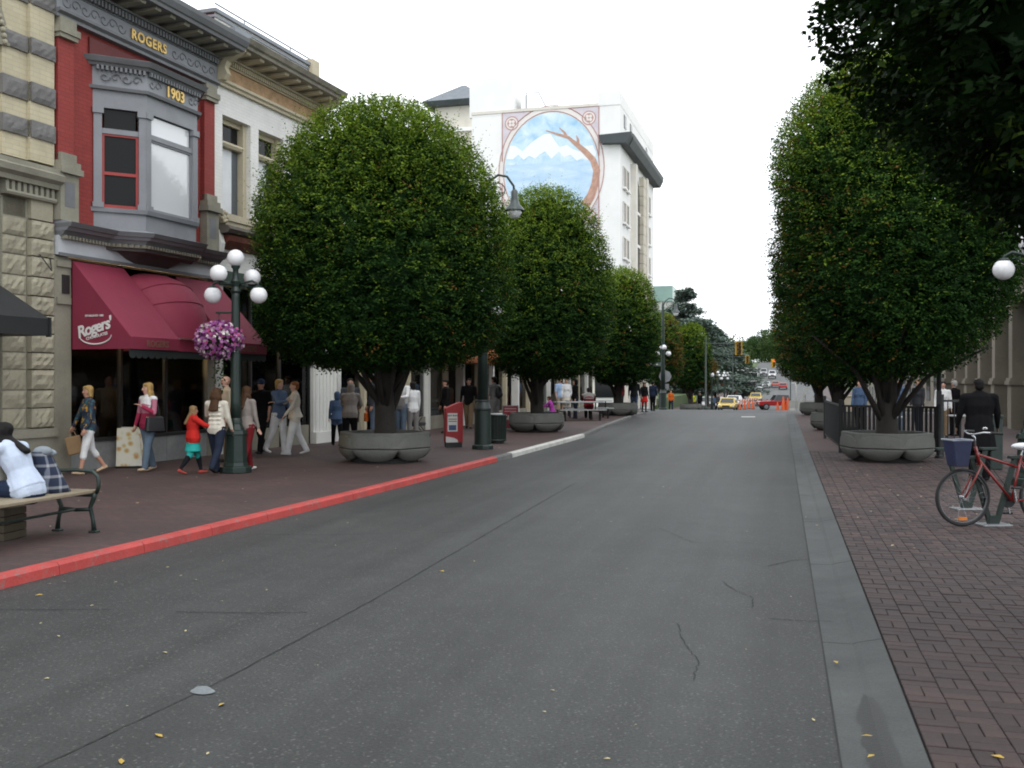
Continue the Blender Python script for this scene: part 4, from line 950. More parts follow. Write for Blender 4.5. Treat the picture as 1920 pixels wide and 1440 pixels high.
def hornbeam(name, label, loc, R0, zb_, zt_, zw, ntw, seed, off=(0, 0), p=2.3, q=3.0, leaf=.075, lps=9, brown=0.0, brown_dir=None, lump=.10, squash=(1, 1), trunk_r=.22, shoots=260, inner=2600, flat=None, pl=.34, bright=1.0, trunkh=1.5, keep=None, group='clipped street trees in concrete planters'):
    rg_ = np.random.default_rng(seed); T = thing(name, label, 'tree', loc, 0, group)
    # profile (r,z), area weighted sampling
    zs = np.concatenate([zb_+(zw-zb_)*(1-np.cos(np.linspace(0, np.pi/2, 60))), zw+(zt_-zw)*np.sin(np.linspace(0, np.pi/2, 80))[1:]])
    def rad(z): return np.where(z > zw, R0*np.maximum(0, 1-np.abs((z-zw)/(zt_-zw))**p)**(1/p), R0*np.maximum(0, 1-np.abs((zw-z)/(zw-zb_))**q)**(1/q))
    rs = rad(zs); ds = np.hypot(np.diff(rs), np.diff(zs)); wt = ds*(rs[1:]+rs[:-1])*.5+1e-6; cum = np.cumsum(wt)/wt.sum()
    def sample(n_):
        k = np.searchsorted(cum, rg_.random(n_)); k = np.minimum(k, len(ds)-1); f = rg_.random(n_)
        r = rs[k]+(rs[k+1]-rs[k])*f; z = zs[k]+(zs[k+1]-zs[k])*f; a = rg_.random(n_)*2*np.pi
        tr, tz = (rs[k+1]-rs[k])/ds[k], (zs[k+1]-zs[k])/ds[k]
        nr, nz = tz, -tr
        ph = rg_.random(6)*6.28
        lf = 1 + lump*(.5*np.sin(3*a+ph0[0]+z*.9) + .35*np.sin(5*a+ph0[1]-z*1.7) + .3*np.sin(2.3*z+ph0[2]+2*a) + .25*np.sin(9*a+ph0[3]+3.1*z))
        x, y = r*np.cos(a)*lf*squash[0], r*np.sin(a)*lf*squash[1]
        P = np.stack([x, y, z], 1); N_ = unit(np.stack([nr*np.cos(a), nr*np.sin(a), nz], 1))
        if flat is not None:
            P[:, 0] = np.maximum(P[:, 0], flat + .12*np.sin(P[:, 2]*2.4+ph0[4]) + .08*np.sin(P[:, 1]*3+ph0[5]))
        P[:, 0] += off[0]; P[:, 1] += off[1]
        return P, N_
    ph0 = rg_.random(8)*6.28
    P, N_ = sample(ntw)
    if keep is not None: k_ = keep(P + np.array(loc)); P, N_ = P[k_], N_[k_]; ntw = len(P)
    dep = np.minimum(rg_.exponential(.16, ntw), .7) - .05
    P = P - N_*dep[:, None]
    rnd = unit(rg_.normal(size=(ntw, 3)))
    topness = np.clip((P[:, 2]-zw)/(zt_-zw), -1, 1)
    D = N_*.75 + rnd*.75; D[:, 2] = D[:, 2]*(.45+.4*np.maximum(0, topness)) + .45*np.maximum(0, topness) - .10; D = unit(D)
    tl = rg_.uniform(.22, .42, ntw)
    Np = unit(np.array([0, 0, 1.0])*.85 + N_*(.38+.35*np.maximum(0, topness))[:, None] + rg_.normal(size=(ntw, 3))*.25)     # spray plane faces up and out
    # colours by twig: new growth on top, plus top-to-bottom shading painted in
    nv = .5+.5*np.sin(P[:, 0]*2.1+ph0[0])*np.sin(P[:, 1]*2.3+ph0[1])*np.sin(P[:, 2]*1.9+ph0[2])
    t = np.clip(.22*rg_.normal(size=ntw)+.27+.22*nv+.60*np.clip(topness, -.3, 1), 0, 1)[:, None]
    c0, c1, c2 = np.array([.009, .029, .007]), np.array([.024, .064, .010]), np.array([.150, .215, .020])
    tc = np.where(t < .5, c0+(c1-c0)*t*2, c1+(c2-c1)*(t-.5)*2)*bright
    if brown > 0:
        b = rg_.random(ntw) < brown*(.25+1.5*np.clip(nv*1.6-.5, 0, 1))
        if brown_dir is not None: b &= (unit(P*np.array([1, 1, 0]) + 1e-6) @ np.array(brown_dir) > rg_.uniform(-.2, .9, ntw))
        br = np.array([.13, .075, .02])*rg_.uniform(.6, 1.3, (ntw, 1)); tc = np.where(b[:, None], br, tc)
    # leaves along twigs
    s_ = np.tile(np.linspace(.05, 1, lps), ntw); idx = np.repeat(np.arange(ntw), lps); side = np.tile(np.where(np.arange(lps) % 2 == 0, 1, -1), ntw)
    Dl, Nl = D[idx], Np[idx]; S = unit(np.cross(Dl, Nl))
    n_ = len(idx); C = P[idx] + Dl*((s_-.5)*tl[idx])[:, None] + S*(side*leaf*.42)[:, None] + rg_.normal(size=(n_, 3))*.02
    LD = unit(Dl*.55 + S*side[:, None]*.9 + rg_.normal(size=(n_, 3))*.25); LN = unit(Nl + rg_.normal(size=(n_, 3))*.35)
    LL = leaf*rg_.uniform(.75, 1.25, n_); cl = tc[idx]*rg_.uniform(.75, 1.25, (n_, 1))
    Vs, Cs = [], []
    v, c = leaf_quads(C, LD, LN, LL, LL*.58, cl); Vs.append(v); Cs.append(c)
    # sprouting shoots on the crown top and sides
    if shoots:
        Ps, Ns = sample(shoots*4)
        w = (Ps[:, 2] > zw) | (rg_.random(len(Ps)) < .18); Ps, Ns = Ps[w][:shoots], Ns[w][:shoots]
        if keep is not None: k_ = keep(Ps + np.array(loc)); Ps, Ns = Ps[k_], Ns[k_]
        k = 11; sl_ = rg_.uniform(.2, .75, len(Ps)); sd = unit(Ns*.8 + np.array([0, 0, 1.0])*.8 + rg_.normal(size=Ps.shape)*.18)
        idx = np.repeat(np.arange(len(Ps)), k); s_ = np.tile(np.linspace(0, 1, k), len(Ps)); n_ = len(idx)
        rr = unit(rg_.normal(size=(n_, 3))); C = Ps[idx] + sd[idx]*((s_*1.15-.15)*sl_[idx])[:, None] + rr*.02
        LD = unit(sd[idx]*.7+rr*.6); LN = unit(rg_.normal(size=(n_, 3))+np.array([0, 0, .6])); LL = leaf*rg_.uniform(.55, .95, n_)*(1.1-.5*s_)
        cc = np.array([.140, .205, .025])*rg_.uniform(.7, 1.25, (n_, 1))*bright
        v, c = leaf_quads(C, LD, LN, LL, LL*.55, cc); Vs.append(v); Cs.append(c)
    # larger inner leaf clumps stop the light as the dense twig mass does
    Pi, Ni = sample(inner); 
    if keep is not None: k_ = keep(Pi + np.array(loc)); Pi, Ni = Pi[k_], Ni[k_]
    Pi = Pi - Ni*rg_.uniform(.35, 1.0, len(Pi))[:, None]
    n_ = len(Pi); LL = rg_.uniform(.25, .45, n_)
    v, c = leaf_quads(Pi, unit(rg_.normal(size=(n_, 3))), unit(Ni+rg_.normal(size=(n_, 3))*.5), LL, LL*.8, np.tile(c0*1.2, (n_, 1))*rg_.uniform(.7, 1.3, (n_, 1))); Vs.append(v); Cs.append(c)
    V = np.concatenate(Vs); Cc = np.concatenate(Cs)
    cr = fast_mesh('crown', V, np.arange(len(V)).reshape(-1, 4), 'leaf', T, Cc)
    # trunk and limbs
    rnd_ = random.Random(seed); tk = MB(); h0 = pl
    pts = [(0, 0, h0-.15), (.02, .01, h0+.2), (-.01, .03, h0+trunkh*.5), (off[0]*.3, off[1]*.3, h0+trunkh), (off[0]*.7, off[1]*.7, zw)]
    tk.tube(pts, [trunk_r*1.35, trunk_r*1.08, trunk_r*.95, trunk_r*.85, trunk_r*.3], 12)
    T_ = tk.build('trunk', 'bark_dark', T, True)
    for i in range(9):
        a = i*2*math.pi/9 + rnd_.uniform(-.25, .25); z0 = h0+rnd_.uniform(.35, 1.0)*trunkh*.8; rr = R0*rnd_.uniform(.55, .85); z1 = zb_+rnd_.uniform(.5, 1.6)
        lb = MB(); mid_ = (math.cos(a)*rr*.42+off[0]*.4, math.sin(a)*rr*.42+off[1]*.4, z0+(z1-z0)*.55+.1)
        lb.tube([(math.cos(a)*.08, math.sin(a)*.08, z0), mid_, (math.cos(a)*rr+off[0], math.sin(a)*rr+off[1], z1)], [trunk_r*.32, trunk_r*.22, .02], 7)
        lb.build('limb', 'bark_dark', T, True)
    return T

# planter with six lobed concrete faces
M('planter', (.120, .123, .112), .85, .25, 1.4, .25, 45, .4, dirt=.45); M('soil', (.03, .024, .018), .95, .3, 6, .3, 30, .8)
def planter_half(lower, Rr, H=.62, zm=.30):
    m_ = MB(); vs = []; fs = []; nf, ns = 6, 16; rows = []
    for k in range(nf):
        for i in range(ns):
            s_ = -1+2*i/ns; th = math.atan(s_*math.tan(math.pi/6)); a = (k+.5)*math.pi/3 + th; r = Rr*math.cos(math.pi/6)/math.cos(th) - .045*abs(s_)**8
            w_ = math.sqrt(max(0, 1-abs(s_)**2.2)); lowz = .05+.19*(1-w_); hiz = zm + (H-.06-zm)*(.35+.65*w_); bul = .035*(1-abs(s_)**4); col = []
            if lower:
                for t in (0, .12, .3, .55, .8, .95, 1): z = lowz+(zm-.008-lowz)*t; col.append((r + bul - .13*(1-t)**2.2 - (.012 if t == 1 else 0), z))
                col.insert(0, (r-.34, lowz+.03))
            else:
                for t in (0, .05, .3, .6, .85, 1): z = zm+.008+(hiz-zm-.008)*t; col.append((r + bul*(1-.5*t*t) - (.012 if t == 0 else 0), z))
                col += [(r-.012, hiz+.006), (r-.012, H-.01), (r-.03, H), (r*.86, H), (r*.84, H-.12)]
            rows.append([(rr*math.cos(a), rr*math.sin(a), z) for rr, z in col])
    N_ = len(rows); K = len(rows[0])
    for j in range(K):
        for i in range(N_): vs.append(rows[i][j])
    for j in range(K-1):
        for i in range(N_): a = j*N_+i; b = j*N_+(i+1) % N_; fs.append((a, b, b+N_, a+N_))
    fs.append(tuple(range(N_))[::-1] if lower else tuple((K-1)*N_+i for i in range(N_)))
    if lower: fs.append(tuple((K-1)*N_+i for i in range(N_)))
    return m_.add(vs, fs)
PL0 = thing('planter', 'scalloped grey concrete planter under the nearest tree on the left', 'planter', (-8.0, 19.75, .10), R(9), 'six sided concrete tree planters')
planter_half(True, 1.0).build('lower_shell', 'planter', PL0, True, autos=35)
planter_half(False, 1.0).build('upper_shell', 'planter', PL0, True, autos=35)
MB().lathe([(.80, .28), (.80, .32)], seg=36).build('groove', 'tar', PL0)
MB().lathe([(.86, .5), (.5, .55), (.1, .58)], seg=18).build('soil', 'soil', PL0)
MB().lathe([(.70, 0), (.72, .1)], seg=18).build('foot', 'tar', PL0)
dup(PL0, (-7.75, 32.3, .1), R(39), 'grey concrete planter beside the red sale sign, under the second left tree')
dup(PL0, (-7.55, 48.1, .08), R(20), 'grey concrete planter at the far end of the picnic tables')
dup(PL0, (2.2, 23.25, .05), R(-14), 'large grey concrete planter with two lobed faces on right pavement')
dup(PL0, (1.9, 36.9, .05), R(20), 'grey concrete planter half hidden behind the large right one')
dup(PL0, (1.8, 52.5, .05), R(20), 'smallest grey concrete planter in the right hand row')
P4, P5, P6 = far(1240, 712, 78), far(1295, 712, 88), far(1326, 712, 104)
for q, s_, lb in ((P5, 1.0, 'dark concrete planter under the green tree past the crossing'), (P6, .8, 'small far concrete planter under the last brownish street tree')):
    dup(PL0, (q.x, q.y, zr(q.y)), R(20), lb, s_)

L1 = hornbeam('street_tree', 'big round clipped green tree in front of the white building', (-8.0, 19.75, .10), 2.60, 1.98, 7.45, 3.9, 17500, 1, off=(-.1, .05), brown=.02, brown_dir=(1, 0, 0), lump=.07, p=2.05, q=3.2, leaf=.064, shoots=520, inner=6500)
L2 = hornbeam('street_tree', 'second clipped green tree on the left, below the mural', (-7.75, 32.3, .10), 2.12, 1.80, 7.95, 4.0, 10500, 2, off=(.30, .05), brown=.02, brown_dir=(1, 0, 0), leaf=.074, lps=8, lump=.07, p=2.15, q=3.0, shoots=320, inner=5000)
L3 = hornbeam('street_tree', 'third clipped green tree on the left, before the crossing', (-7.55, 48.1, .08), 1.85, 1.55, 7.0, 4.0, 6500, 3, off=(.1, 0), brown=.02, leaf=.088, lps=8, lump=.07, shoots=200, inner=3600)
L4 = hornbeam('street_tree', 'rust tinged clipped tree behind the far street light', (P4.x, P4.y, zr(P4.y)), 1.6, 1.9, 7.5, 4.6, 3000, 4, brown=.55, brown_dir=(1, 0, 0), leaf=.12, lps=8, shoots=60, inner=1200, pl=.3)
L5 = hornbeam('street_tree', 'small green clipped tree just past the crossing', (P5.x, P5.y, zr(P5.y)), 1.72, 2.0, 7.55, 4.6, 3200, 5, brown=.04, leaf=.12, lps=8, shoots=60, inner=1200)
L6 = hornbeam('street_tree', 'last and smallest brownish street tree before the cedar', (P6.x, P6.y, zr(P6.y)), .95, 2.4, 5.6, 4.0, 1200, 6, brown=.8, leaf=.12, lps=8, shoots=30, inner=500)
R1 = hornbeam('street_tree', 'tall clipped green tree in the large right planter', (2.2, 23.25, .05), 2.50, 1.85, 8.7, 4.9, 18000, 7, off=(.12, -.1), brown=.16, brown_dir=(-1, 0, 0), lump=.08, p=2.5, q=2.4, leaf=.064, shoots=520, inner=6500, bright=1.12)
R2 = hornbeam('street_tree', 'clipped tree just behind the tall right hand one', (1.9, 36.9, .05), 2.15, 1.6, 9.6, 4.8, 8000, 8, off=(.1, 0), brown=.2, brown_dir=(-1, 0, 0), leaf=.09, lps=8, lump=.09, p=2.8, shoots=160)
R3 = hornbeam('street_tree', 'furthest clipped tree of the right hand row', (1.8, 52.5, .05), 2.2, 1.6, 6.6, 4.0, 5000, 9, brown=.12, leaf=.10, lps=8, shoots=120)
# the tree beside the camera: only the side of its crown that hangs into view
def keep0(P): return (P[:, 0]*RGT[0]+P[:, 1]*RGT[1])/np.maximum(.5, P[:, 0]*FWD[0]+P[:, 1]*FWD[1]) < 1.2
R0t = hornbeam('overhanging_tree', 'dark leafy tree crown hanging into the upper right corner', (3.12, 7.05, .05), 2.76, 2.44, 8.0, 4.6, 12500, 10, brown=.0, leaf=.068, lps=10, lump=.09, q=2.2, shoots=160, inner=5200, bright=.42, group=None)  # leaf colour dimmed: the crown's shade and underexposure are painted in
dup(PL0, (3.12, 7.05, .05), R(10), 'concrete planter of the overhanging tree, right of the frame')

# ------------------------------------------------------------------ blue-grey cedar, distance haze mixed into its colour: flat layered sprays
def conifer(name, label, loc, h, r, n_, seed, cols):
    rg_ = np.random.default_rng(seed); T = thing(name, label, 'tree', loc)
    MB().tube([(0, 0, -.3), (0, 0, h*.5), (0, 0, h)], [.5, .3, .04], 8).build('trunk', 'bark', T, True)
    Vs, Cs = [], []; nb = 120
    for b in range(nb):
        f = rg_.uniform(.08, .98); a = rg_.uniform(0, 6.28); L = r*(1-f**1.5)*rg_.uniform(.65, 1.15)+.6; z = h*f; k = n_//nb
        s_ = rg_.random(k)**.7*L; wv = rg_.normal(size=k)*.2*(s_+.8); up = .10*s_ - .03*s_**1.5
        C = np.stack([np.cos(a)*s_-np.sin(a)*wv, np.sin(a)*s_+np.cos(a)*wv, z+up+rg_.normal(size=k)*.22 - .05*np.abs(wv)], 1)
        D = unit(np.stack([np.cos(a)+rg_.normal(size=k)*.5, np.sin(a)+rg_.normal(size=k)*.5, rg_.normal(size=k)*.25-.1], 1)); N_ = unit(np.array([0, 0, 1.0])+rg_.normal(size=(k, 3))*.4)
        LL = rg_.uniform(.35, .8, k); v, c = leaf_quads(C, D, N_, LL, LL*.35, np.array(cols)*rg_.uniform(.6, 1.35, (k, 1))); Vs.append(v); Cs.append(c)
        MB().tube([(0, 0, z), (math.cos(a)*L*.9, math.sin(a)*L*.9, z+.08*L)], [.10, .02], 5).build('limb', 'bark', T)
    V = np.concatenate(Vs); fast_mesh('crown', V, np.arange(len(V)).reshape(-1, 4), 'needle', T, np.concatenate(Cs)); return T
q = far(1285, 712, 150); conifer('cedar_tree', 'large blue grey cedar with flat layered boughs beyond the crossing', (q.x, q.y, -1.6), 17.0, 8.6, 48000, 21, (.125, .165, .145))
q = far(1338, 712, 165); conifer('cedar_tree', 'lower blue grey cedar leaning over the far street', (q.x, q.y, -1.6), 12.0, 8.0, 34000, 22, (.115, .155, .135))
def broadleaf(name, label, loc, h, r, n_, seed, col, leaf=.45):
    rg_ = np.random.default_rng(seed); T = thing(name, label, 'tree', loc, 0, 'broadleaf trees up the far hill')
    MB().tube([(0, 0, -.5), (.1, 0, h*.4), (0, .1, h*.75)], [.35, .25, .08], 8).build('trunk', 'bark', T, True)
    nc = 26; cen = unit(rg_.normal(size=(nc, 3)))*rg_.uniform(.35, .85, (nc, 1))*np.array([r, r, h*.50]) + np.array([0, 0, h*.42])
    i = rg_.integers(0, nc, n_); cr_ = rg_.uniform(.28, .45, nc)*r
    nn = unit(rg_.normal(size=(n_, 3))); C = cen[i] + nn*(cr_[i]*rg_.uniform(.6, 1.05, n_))[:, None]
    LL = leaf*rg_.uniform(.6, 1.3, n_); v, c = leaf_quads(C, unit(rg_.normal(size=(n_, 3))), unit(nn+rg_.normal(size=(n_, 3))*.4+np.array([0, 0, .3])), LL, LL*.7, np.array(col)*rg_.uniform(.55, 1.4, (n_, 1))*(.7+.6*rg_.random(nc)[i])[:, None])
    fast_mesh('crown', v, np.arange(len(v)).reshape(-1, 4), 'leaf', T, c); return T
BL = [(1428, 470, 19, 9, 'dense green tree on the hill top in the middle'), (1462, 450, 18, 10, 'green hill tree left of the right hand street trees'), (1404, 560, 15, 9, 'pale distant tree at the top of the hill'),
      (1492, 440, 19, 11, 'large hill tree half hidden by right street trees'), (1372, 330, 12, 7, 'distant tree left of the parked coach'), (1345, 250, 11, 6, 'green tree under the cedar boughs'), (1290, 230, 14, 8, 'broad tree behind the cedar'), (1440, 620, 20, 14, 'hazy tree crown on the skyline'), (1384, 300, 8, 4, 'small dark tree beside the yellow signal')]
for i, (x, d, h, r, lb) in enumerate(BL):
    q = far(x, 712, d); broadleaf('broadleaf_tree', lb, (q.x, q.y, zr(q.y)-.2), h, r, 7000, 40+i, [(.045, .085, .03), (.055, .09, .028), (.07, .11, .05)][i % 3], .5 if d < 250 else .7)
# ================================================================== STREET FURNITURE
M('iron_green', (.012, .026, .021), .45, .3, 4, .15, 50, .1, spec=.5); M('iron_black', (.012, .013, .014), .45, .25, 4, .15, 50, .1)
M('globe', (.78, .78, .80), .25, .03, 2, 0, 40, 0, spec=.5); M('bench_wood', (.27, .22, .15), .7, .25, 3, .3, 60, .3)
M('galv', (.30, .31, .32), .5, .2, 5, metal=.5); M('conc_pale', (.34, .34, .32), .85, .2, 3, .2, 40, .3)
m, n, l, bs = _new('bell_glass'); MATS['bell_glass'] = m; bs.inputs['Base Color'].default_value = (.7, .72, .72, 1); bs.inputs['Roughness'].default_value = .15; bs.inputs['Coat Weight'].default_value = .5

def globe_cluster(T, zc, ang, tall=False):
    ca, sa = math.cos(ang), math.sin(ang); cb, sb = math.cos(ang+R(60)), math.sin(ang+R(60))
    MB().lathe([(.07, zc-.15), (.10, zc-.10), (.06, zc-.02), (.09, zc+.08), (.055, zc+.14), (.05, zc+.30), (.08, zc+.34), (.08, zc+.37)], seg=14).build('collar', 'iron_green', T, True, autos=40)
    for s_ in (-1, 1):
        arm = MB().tube([(0, 0, zc), (s_*ca*.15, s_*sa*.15, zc+.06), (s_*ca*.30, s_*sa*.30, zc+.09), (s_*ca*.41, s_*sa*.41, zc+.03), (s_*ca*.42, s_*sa*.42, zc-.02)], .022, 7)
        arm.tube([(s_*ca*.10, s_*sa*.10, zc-.08), (s_*ca*.22, s_*sa*.22, zc+.0), (s_*ca*.14, s_*sa*.14, zc+.05)], .014, 6)
        a = arm.build('arm', 'iron_green', T, True); MB().lathe([(.09, 0), (.085, .04), (.03, .07)], (s_*ca*.42, s_*sa*.42, zc-.06), 14).build('holder', 'iron_green', a, True, autos=40)
        MB().sphere((s_*ca*.42, s_*sa*.42, zc-.17), .155, 24, 16).build('globe', 'globe', T, True)
        a = MB().tube([(0, 0, zc+.02), (s_*cb*.2, s_*sb*.2, zc+.02), (s_*cb*.38, s_*sb*.38, zc), (s_*cb*.42, s_*sb*.42, zc+.04)], .022, 7).build('arm', 'iron_green', T, True)
        MB().lathe([(.03, 0), (.085, .03), (.09, .06)], (s_*cb*.42, s_*sb*.42, zc+.02), 14).build('holder', 'iron_green', a, True, autos=40)
        MB().sphere((s_*cb*.42, s_*sb*.42, zc+.19), .155, 24, 16).build('globe', 'globe', T, True)
    if not tall: MB().sphere((0, 0, zc+.51), .155, 24, 16).build('globe', 'globe', T, True)
RA = YAW                                                   # image-right direction in plan
def five_globe(label, loc, group='five globe street lamps'):
    T = thing('globe_lamp', label, 'street lamp', loc, 0, group)
    MB().prism([(.29*math.cos(R(22.5+45*i)), .29*math.sin(R(22.5+45*i))) for i in range(8)], 0, .12).build('plinth', 'iron_green', T, bevel=.015)
    b = MB(); o8 = lambda r: [(r*math.cos(R(22.5+45*i)), r*math.sin(R(22.5+45*i))) for i in range(8)]
    b.prism(o8(.23), .12, .20, o8(.21)); b.prism(o8(.21), .20, .70, o8(.19)); b.prism(o8(.22), .70, .78, o8(.20)); b.prism(o8(.16), .78, .90, o8(.11)); b.build('pedestal', 'iron_green', T, bevel=.006)
    MB().lathe([(.10, .9), (.095, 1.3), (.075, 3.2), (.075, 3.35)], seg=16).build('shaft', 'iron_green', T, True)
    MB().lathe([(.115, .9), (.115, .97), (.10, 1.0)], seg=16).build('ring', 'iron_green', T, True, autos=40)
    globe_cluster(T, 3.42, RA); return T
lampA = five_globe('dark green five globe lamp post with hanging flower basket', (gnd(442, 886, .1)))
MB().tube([(-.36*math.cos(RA), -.36*math.sin(RA), 2.93), (.08, 0, 2.93)], .022, 6).build('basket_arm', 'iron_green', lampA)
qD = far(1934, 712, 16.8); lampD = five_globe('five globe lamp cut off by the right edge of the picture', (qD.x, qD.y, .05))
lampD.scale = (1.1, 1.1, 1.1)
def street_light(label, loc, s_=1, signs=False):
    T = thing('street_light', label, 'street light', loc, 0, 'tall bell lamp street lights'); T.scale = (s_,)*3
    MB().lathe([(.27, 0), (.27, .09), (.24, .12)], seg=10).build('plinth', 'iron_green', T, bevel=.01)
    MB().lathe([(.205, .12), (.20, .95), (.22, .97), (.22, 1.0)], seg=20).build('base', 'iron_green', T, True, autos=40)
    MB().lathe([(.20, 1.0), (.16, 1.16), (.185, 1.18), (.185, 1.21)], seg=20).build('collar', M('collar_edge', (.05, .06, .06), .4), T, True, autos=40)
    MB().lathe([(.135, 1.2), (.12, 2.5), (.10, 4.5), (.075, 6.3), (.03, 6.5)], seg=16).build('shaft', 'iron_green', T, True)
    ca, sa = math.cos(RA), math.sin(RA); P = lambda r, z: (r*ca, r*sa, z)
    ar = MB().tube([P(0, 6.2), P(.15, 6.55), P(.38, 6.72), P(.60, 6.68), P(.76, 6.45), P(.78, 6.25)], .03, 8).tube([P(.38+.17*math.cos(t), 6.35+.17*math.sin(t)) for t in [R(i*30) for i in range(12)]], .014, 6, True).tube([P(.02, 5.9), P(.2, 6.1), P(.36, 6.2)], .018, 6)
    ar.build('arm', 'iron_green', T, True)
    h = MB().lathe([(.05, .38), (.085, .33), (.09, .16), (.13, .02), (.24, -.10), (.25, -.13), (.20, -.13)], P(.78, 5.98), 20); h.build('bell', M('bell_green', (.05, .065, .065), .35, .2, 5), T, True, autos=40)
    MB().lathe([(.17, -.12), (.17, -.20), (.12, -.30), (.03, -.34)], P(.78, 5.98), 18).build('glass', 'bell_glass', T, True)
    globe_cluster(T, 3.55, RA+R(30), True); return T
lampB = street_light('tall dark green street light with bell lamp, beside red paper box', gnd(905, 842, .1))
lampC = street_light('far tall street light with sign blades at the crossing', gnd(1243, 768, .0))
so_ = MB().box(-1.6, -.1, -.02, .02, 2.62, 2.86).build('street_sign', M('sign_green', (.09, .12, .11), .5, .2, 2), lampC)
MB().box(-1.5, -.3, -.026, -.02, 2.70, 2.77).build('lettering', 'white_print', so_)
so2 = MB().lathe([(.40, -.015), (.40, .015)], seg=8); so2.T = None
oct_ = MB(); oct_.T = Matrix.Translation((.12, .12, 2.0)) @ Matrix.Rotation(R(90), 4, 'X'); oct_.lathe([(.38, -.01), (.38, .01)], seg=8).build('stop_sign_back', 'galv', lampC)
MB().box(.05, .35, .1, .13, 1.25, 1.55).build('plate', 'galv', lampC)

# hanging basket
hb = thing('hanging_basket', 'round basket of purple pink and white petunias hanging on the lamp post', 'flower basket', lampA.location + Vector((-.30*math.cos(RA), -.30*math.sin(RA), 0)))
MB().tube([(0, 0, 2.93), (.18, 0, 2.55)], .004, 4).tube([(0, 0, 2.93), (-.12, .14, 2.55)], .004, 4).tube([(0, 0, 2.93), (-.1, -.15, 2.55)], .004, 4).build('chain', 'iron_black', hb)
MB().lathe([(.05, 2.1), (.18, 2.15), (.25, 2.35), (.24, 2.42)], seg=16).build('basket', 'soil', hb, True)
rg_ = np.random.default_rng(3); k = 900
nn = unit(rg_.normal(size=(k, 3))+np.array([0, 0, .25])); P_ = nn*np.array([.42, .42, .34])*rg_.uniform(.82, 1.05, (k, 1))+np.array([0, 0, 2.42])
cols = np.array([(.38, .13, .36), (.30, .07, .27), (.52, .28, .48), (.72, .64, .68), (.46, .09, .24), (.20, .05, .24)])[rg_.choice(6, k, p=[.27, .2, .2, .15, .1, .08])]
Vs, Cs = [], []
for j in range(3):
    D = unit(rg_.normal(size=(k, 3))); LL = rg_.uniform(.055, .08, k); v, c = leaf_quads(P_+nn*.01*j, D, unit(nn+rg_.normal(size=(k, 3))*.3), LL, LL*.9, cols*rg_.uniform(.8, 1.2, (k, 1))); Vs.append(v); Cs.append(c)
V = np.concatenate(Vs); o = fast_mesh('blossoms', V, np.arange(len(V)).reshape(-1, 4), leafmat('petal', .2), hb, np.concatenate(Cs)); o['kind'] = 'stuff'
k = 900; nn = unit(rg_.normal(size=(k, 3))); P_ = nn*np.array([.36, .36, .30])*rg_.uniform(.6, 1.05, (k, 1))+np.array([0, 0, 2.36])
tr = rg_.random(k) < .12; P_[tr, 2] -= rg_.uniform(.2, .75, tr.sum()); P_[tr, :2] *= .35
LL = rg_.uniform(.05, .08, k); v, c = leaf_quads(P_, unit(rg_.normal(size=(k, 3))), unit(nn+rg_.normal(size=(k, 3))*.5), LL, LL*.6, np.array([.03, .06, .02])*rg_.uniform(.6, 1.4, (k, 1)))
o = fast_mesh('leaves', v, np.arange(len(v)).reshape(-1, 4), 'leaf', hb, c); o['kind'] = 'stuff'

# ------------------------------------------------------------------ bench, left foreground: runs along the street, seat plank proud of iron ends
bp = gnd(142, 997, .1)
Bn = thing('bench', 'backless park bench with iron arm rests and wooden slats, cut by left edge', 'bench', (bp.x, bp.y, .1), 0)
# local: y from 0 (near arm end, the far visible end in the picture) towards the camera (-y); x across
def bench_end(y0):
    e = thing('end_frame', None, None); e.parent = Bn; e.location = (0, y0, 0)
    for sx in (-1, 1):
        MB().tube([(sx*.24, 0, .02), (sx*.225, 0, .14), (sx*.19, 0, .28), (sx*.235, 0, .38), (sx*.25, 0, .44)], [.028, .022, .024, .028, .03], 8).build('leg', 'iron_green', e, True)
        MB().box(sx*.24-.05, sx*.24+.05, -.04, .04, 0, .025).build('foot', 'iron_green', e, bevel=.006)
    MB().tube([(-.21, 0, .26), (0, 0, .245), (.21, 0, .26)], .022, 8).build('rail', 'iron_green', e, True)
    MB().tube([(-.25, 0, .42), (.25, 0, .42)], .025, 8).build('seat_rail', 'iron_green', e, True)
    MB().tube([(-.27, 0, .44), (-.30, 0, .52), (-.29, 0, .62), (-.22, 0, .68), (0, 0, .69), (.22, 0, .68), (.29, 0, .62), (.30, 0, .52), (.27, 0, .44)], .022, 8).build('arm_rest', 'iron_green', e, True)
for y0 in (0, -1.75, -3.3): bench_end(y0)
for i in range(5): MB().box(-.25+i*.102, -.25+i*.102+.088, -3.4, .06, .44, .475).build('slat', 'bench_wood', Bn, bevel=.006)
MB().tube([(0, 0, .25), (0, -3.3, .25)], .016, 6).build('stretcher', 'iron_green', Bn)
qb = gnd(8, 1010, .1); ub = thing('utility_box', 'brown wooden box standing under the bench at left edge', 'box', (qb.x-.1, qb.y, .1), R(8))
for i in range(4): MB().box(-.22, .22, -.2, .2, .002+i*.085, .002+i*.085+.078).build('board', M('box_wood', (.07, .055, .035), .8, .3, 4), ub, bevel=.004)

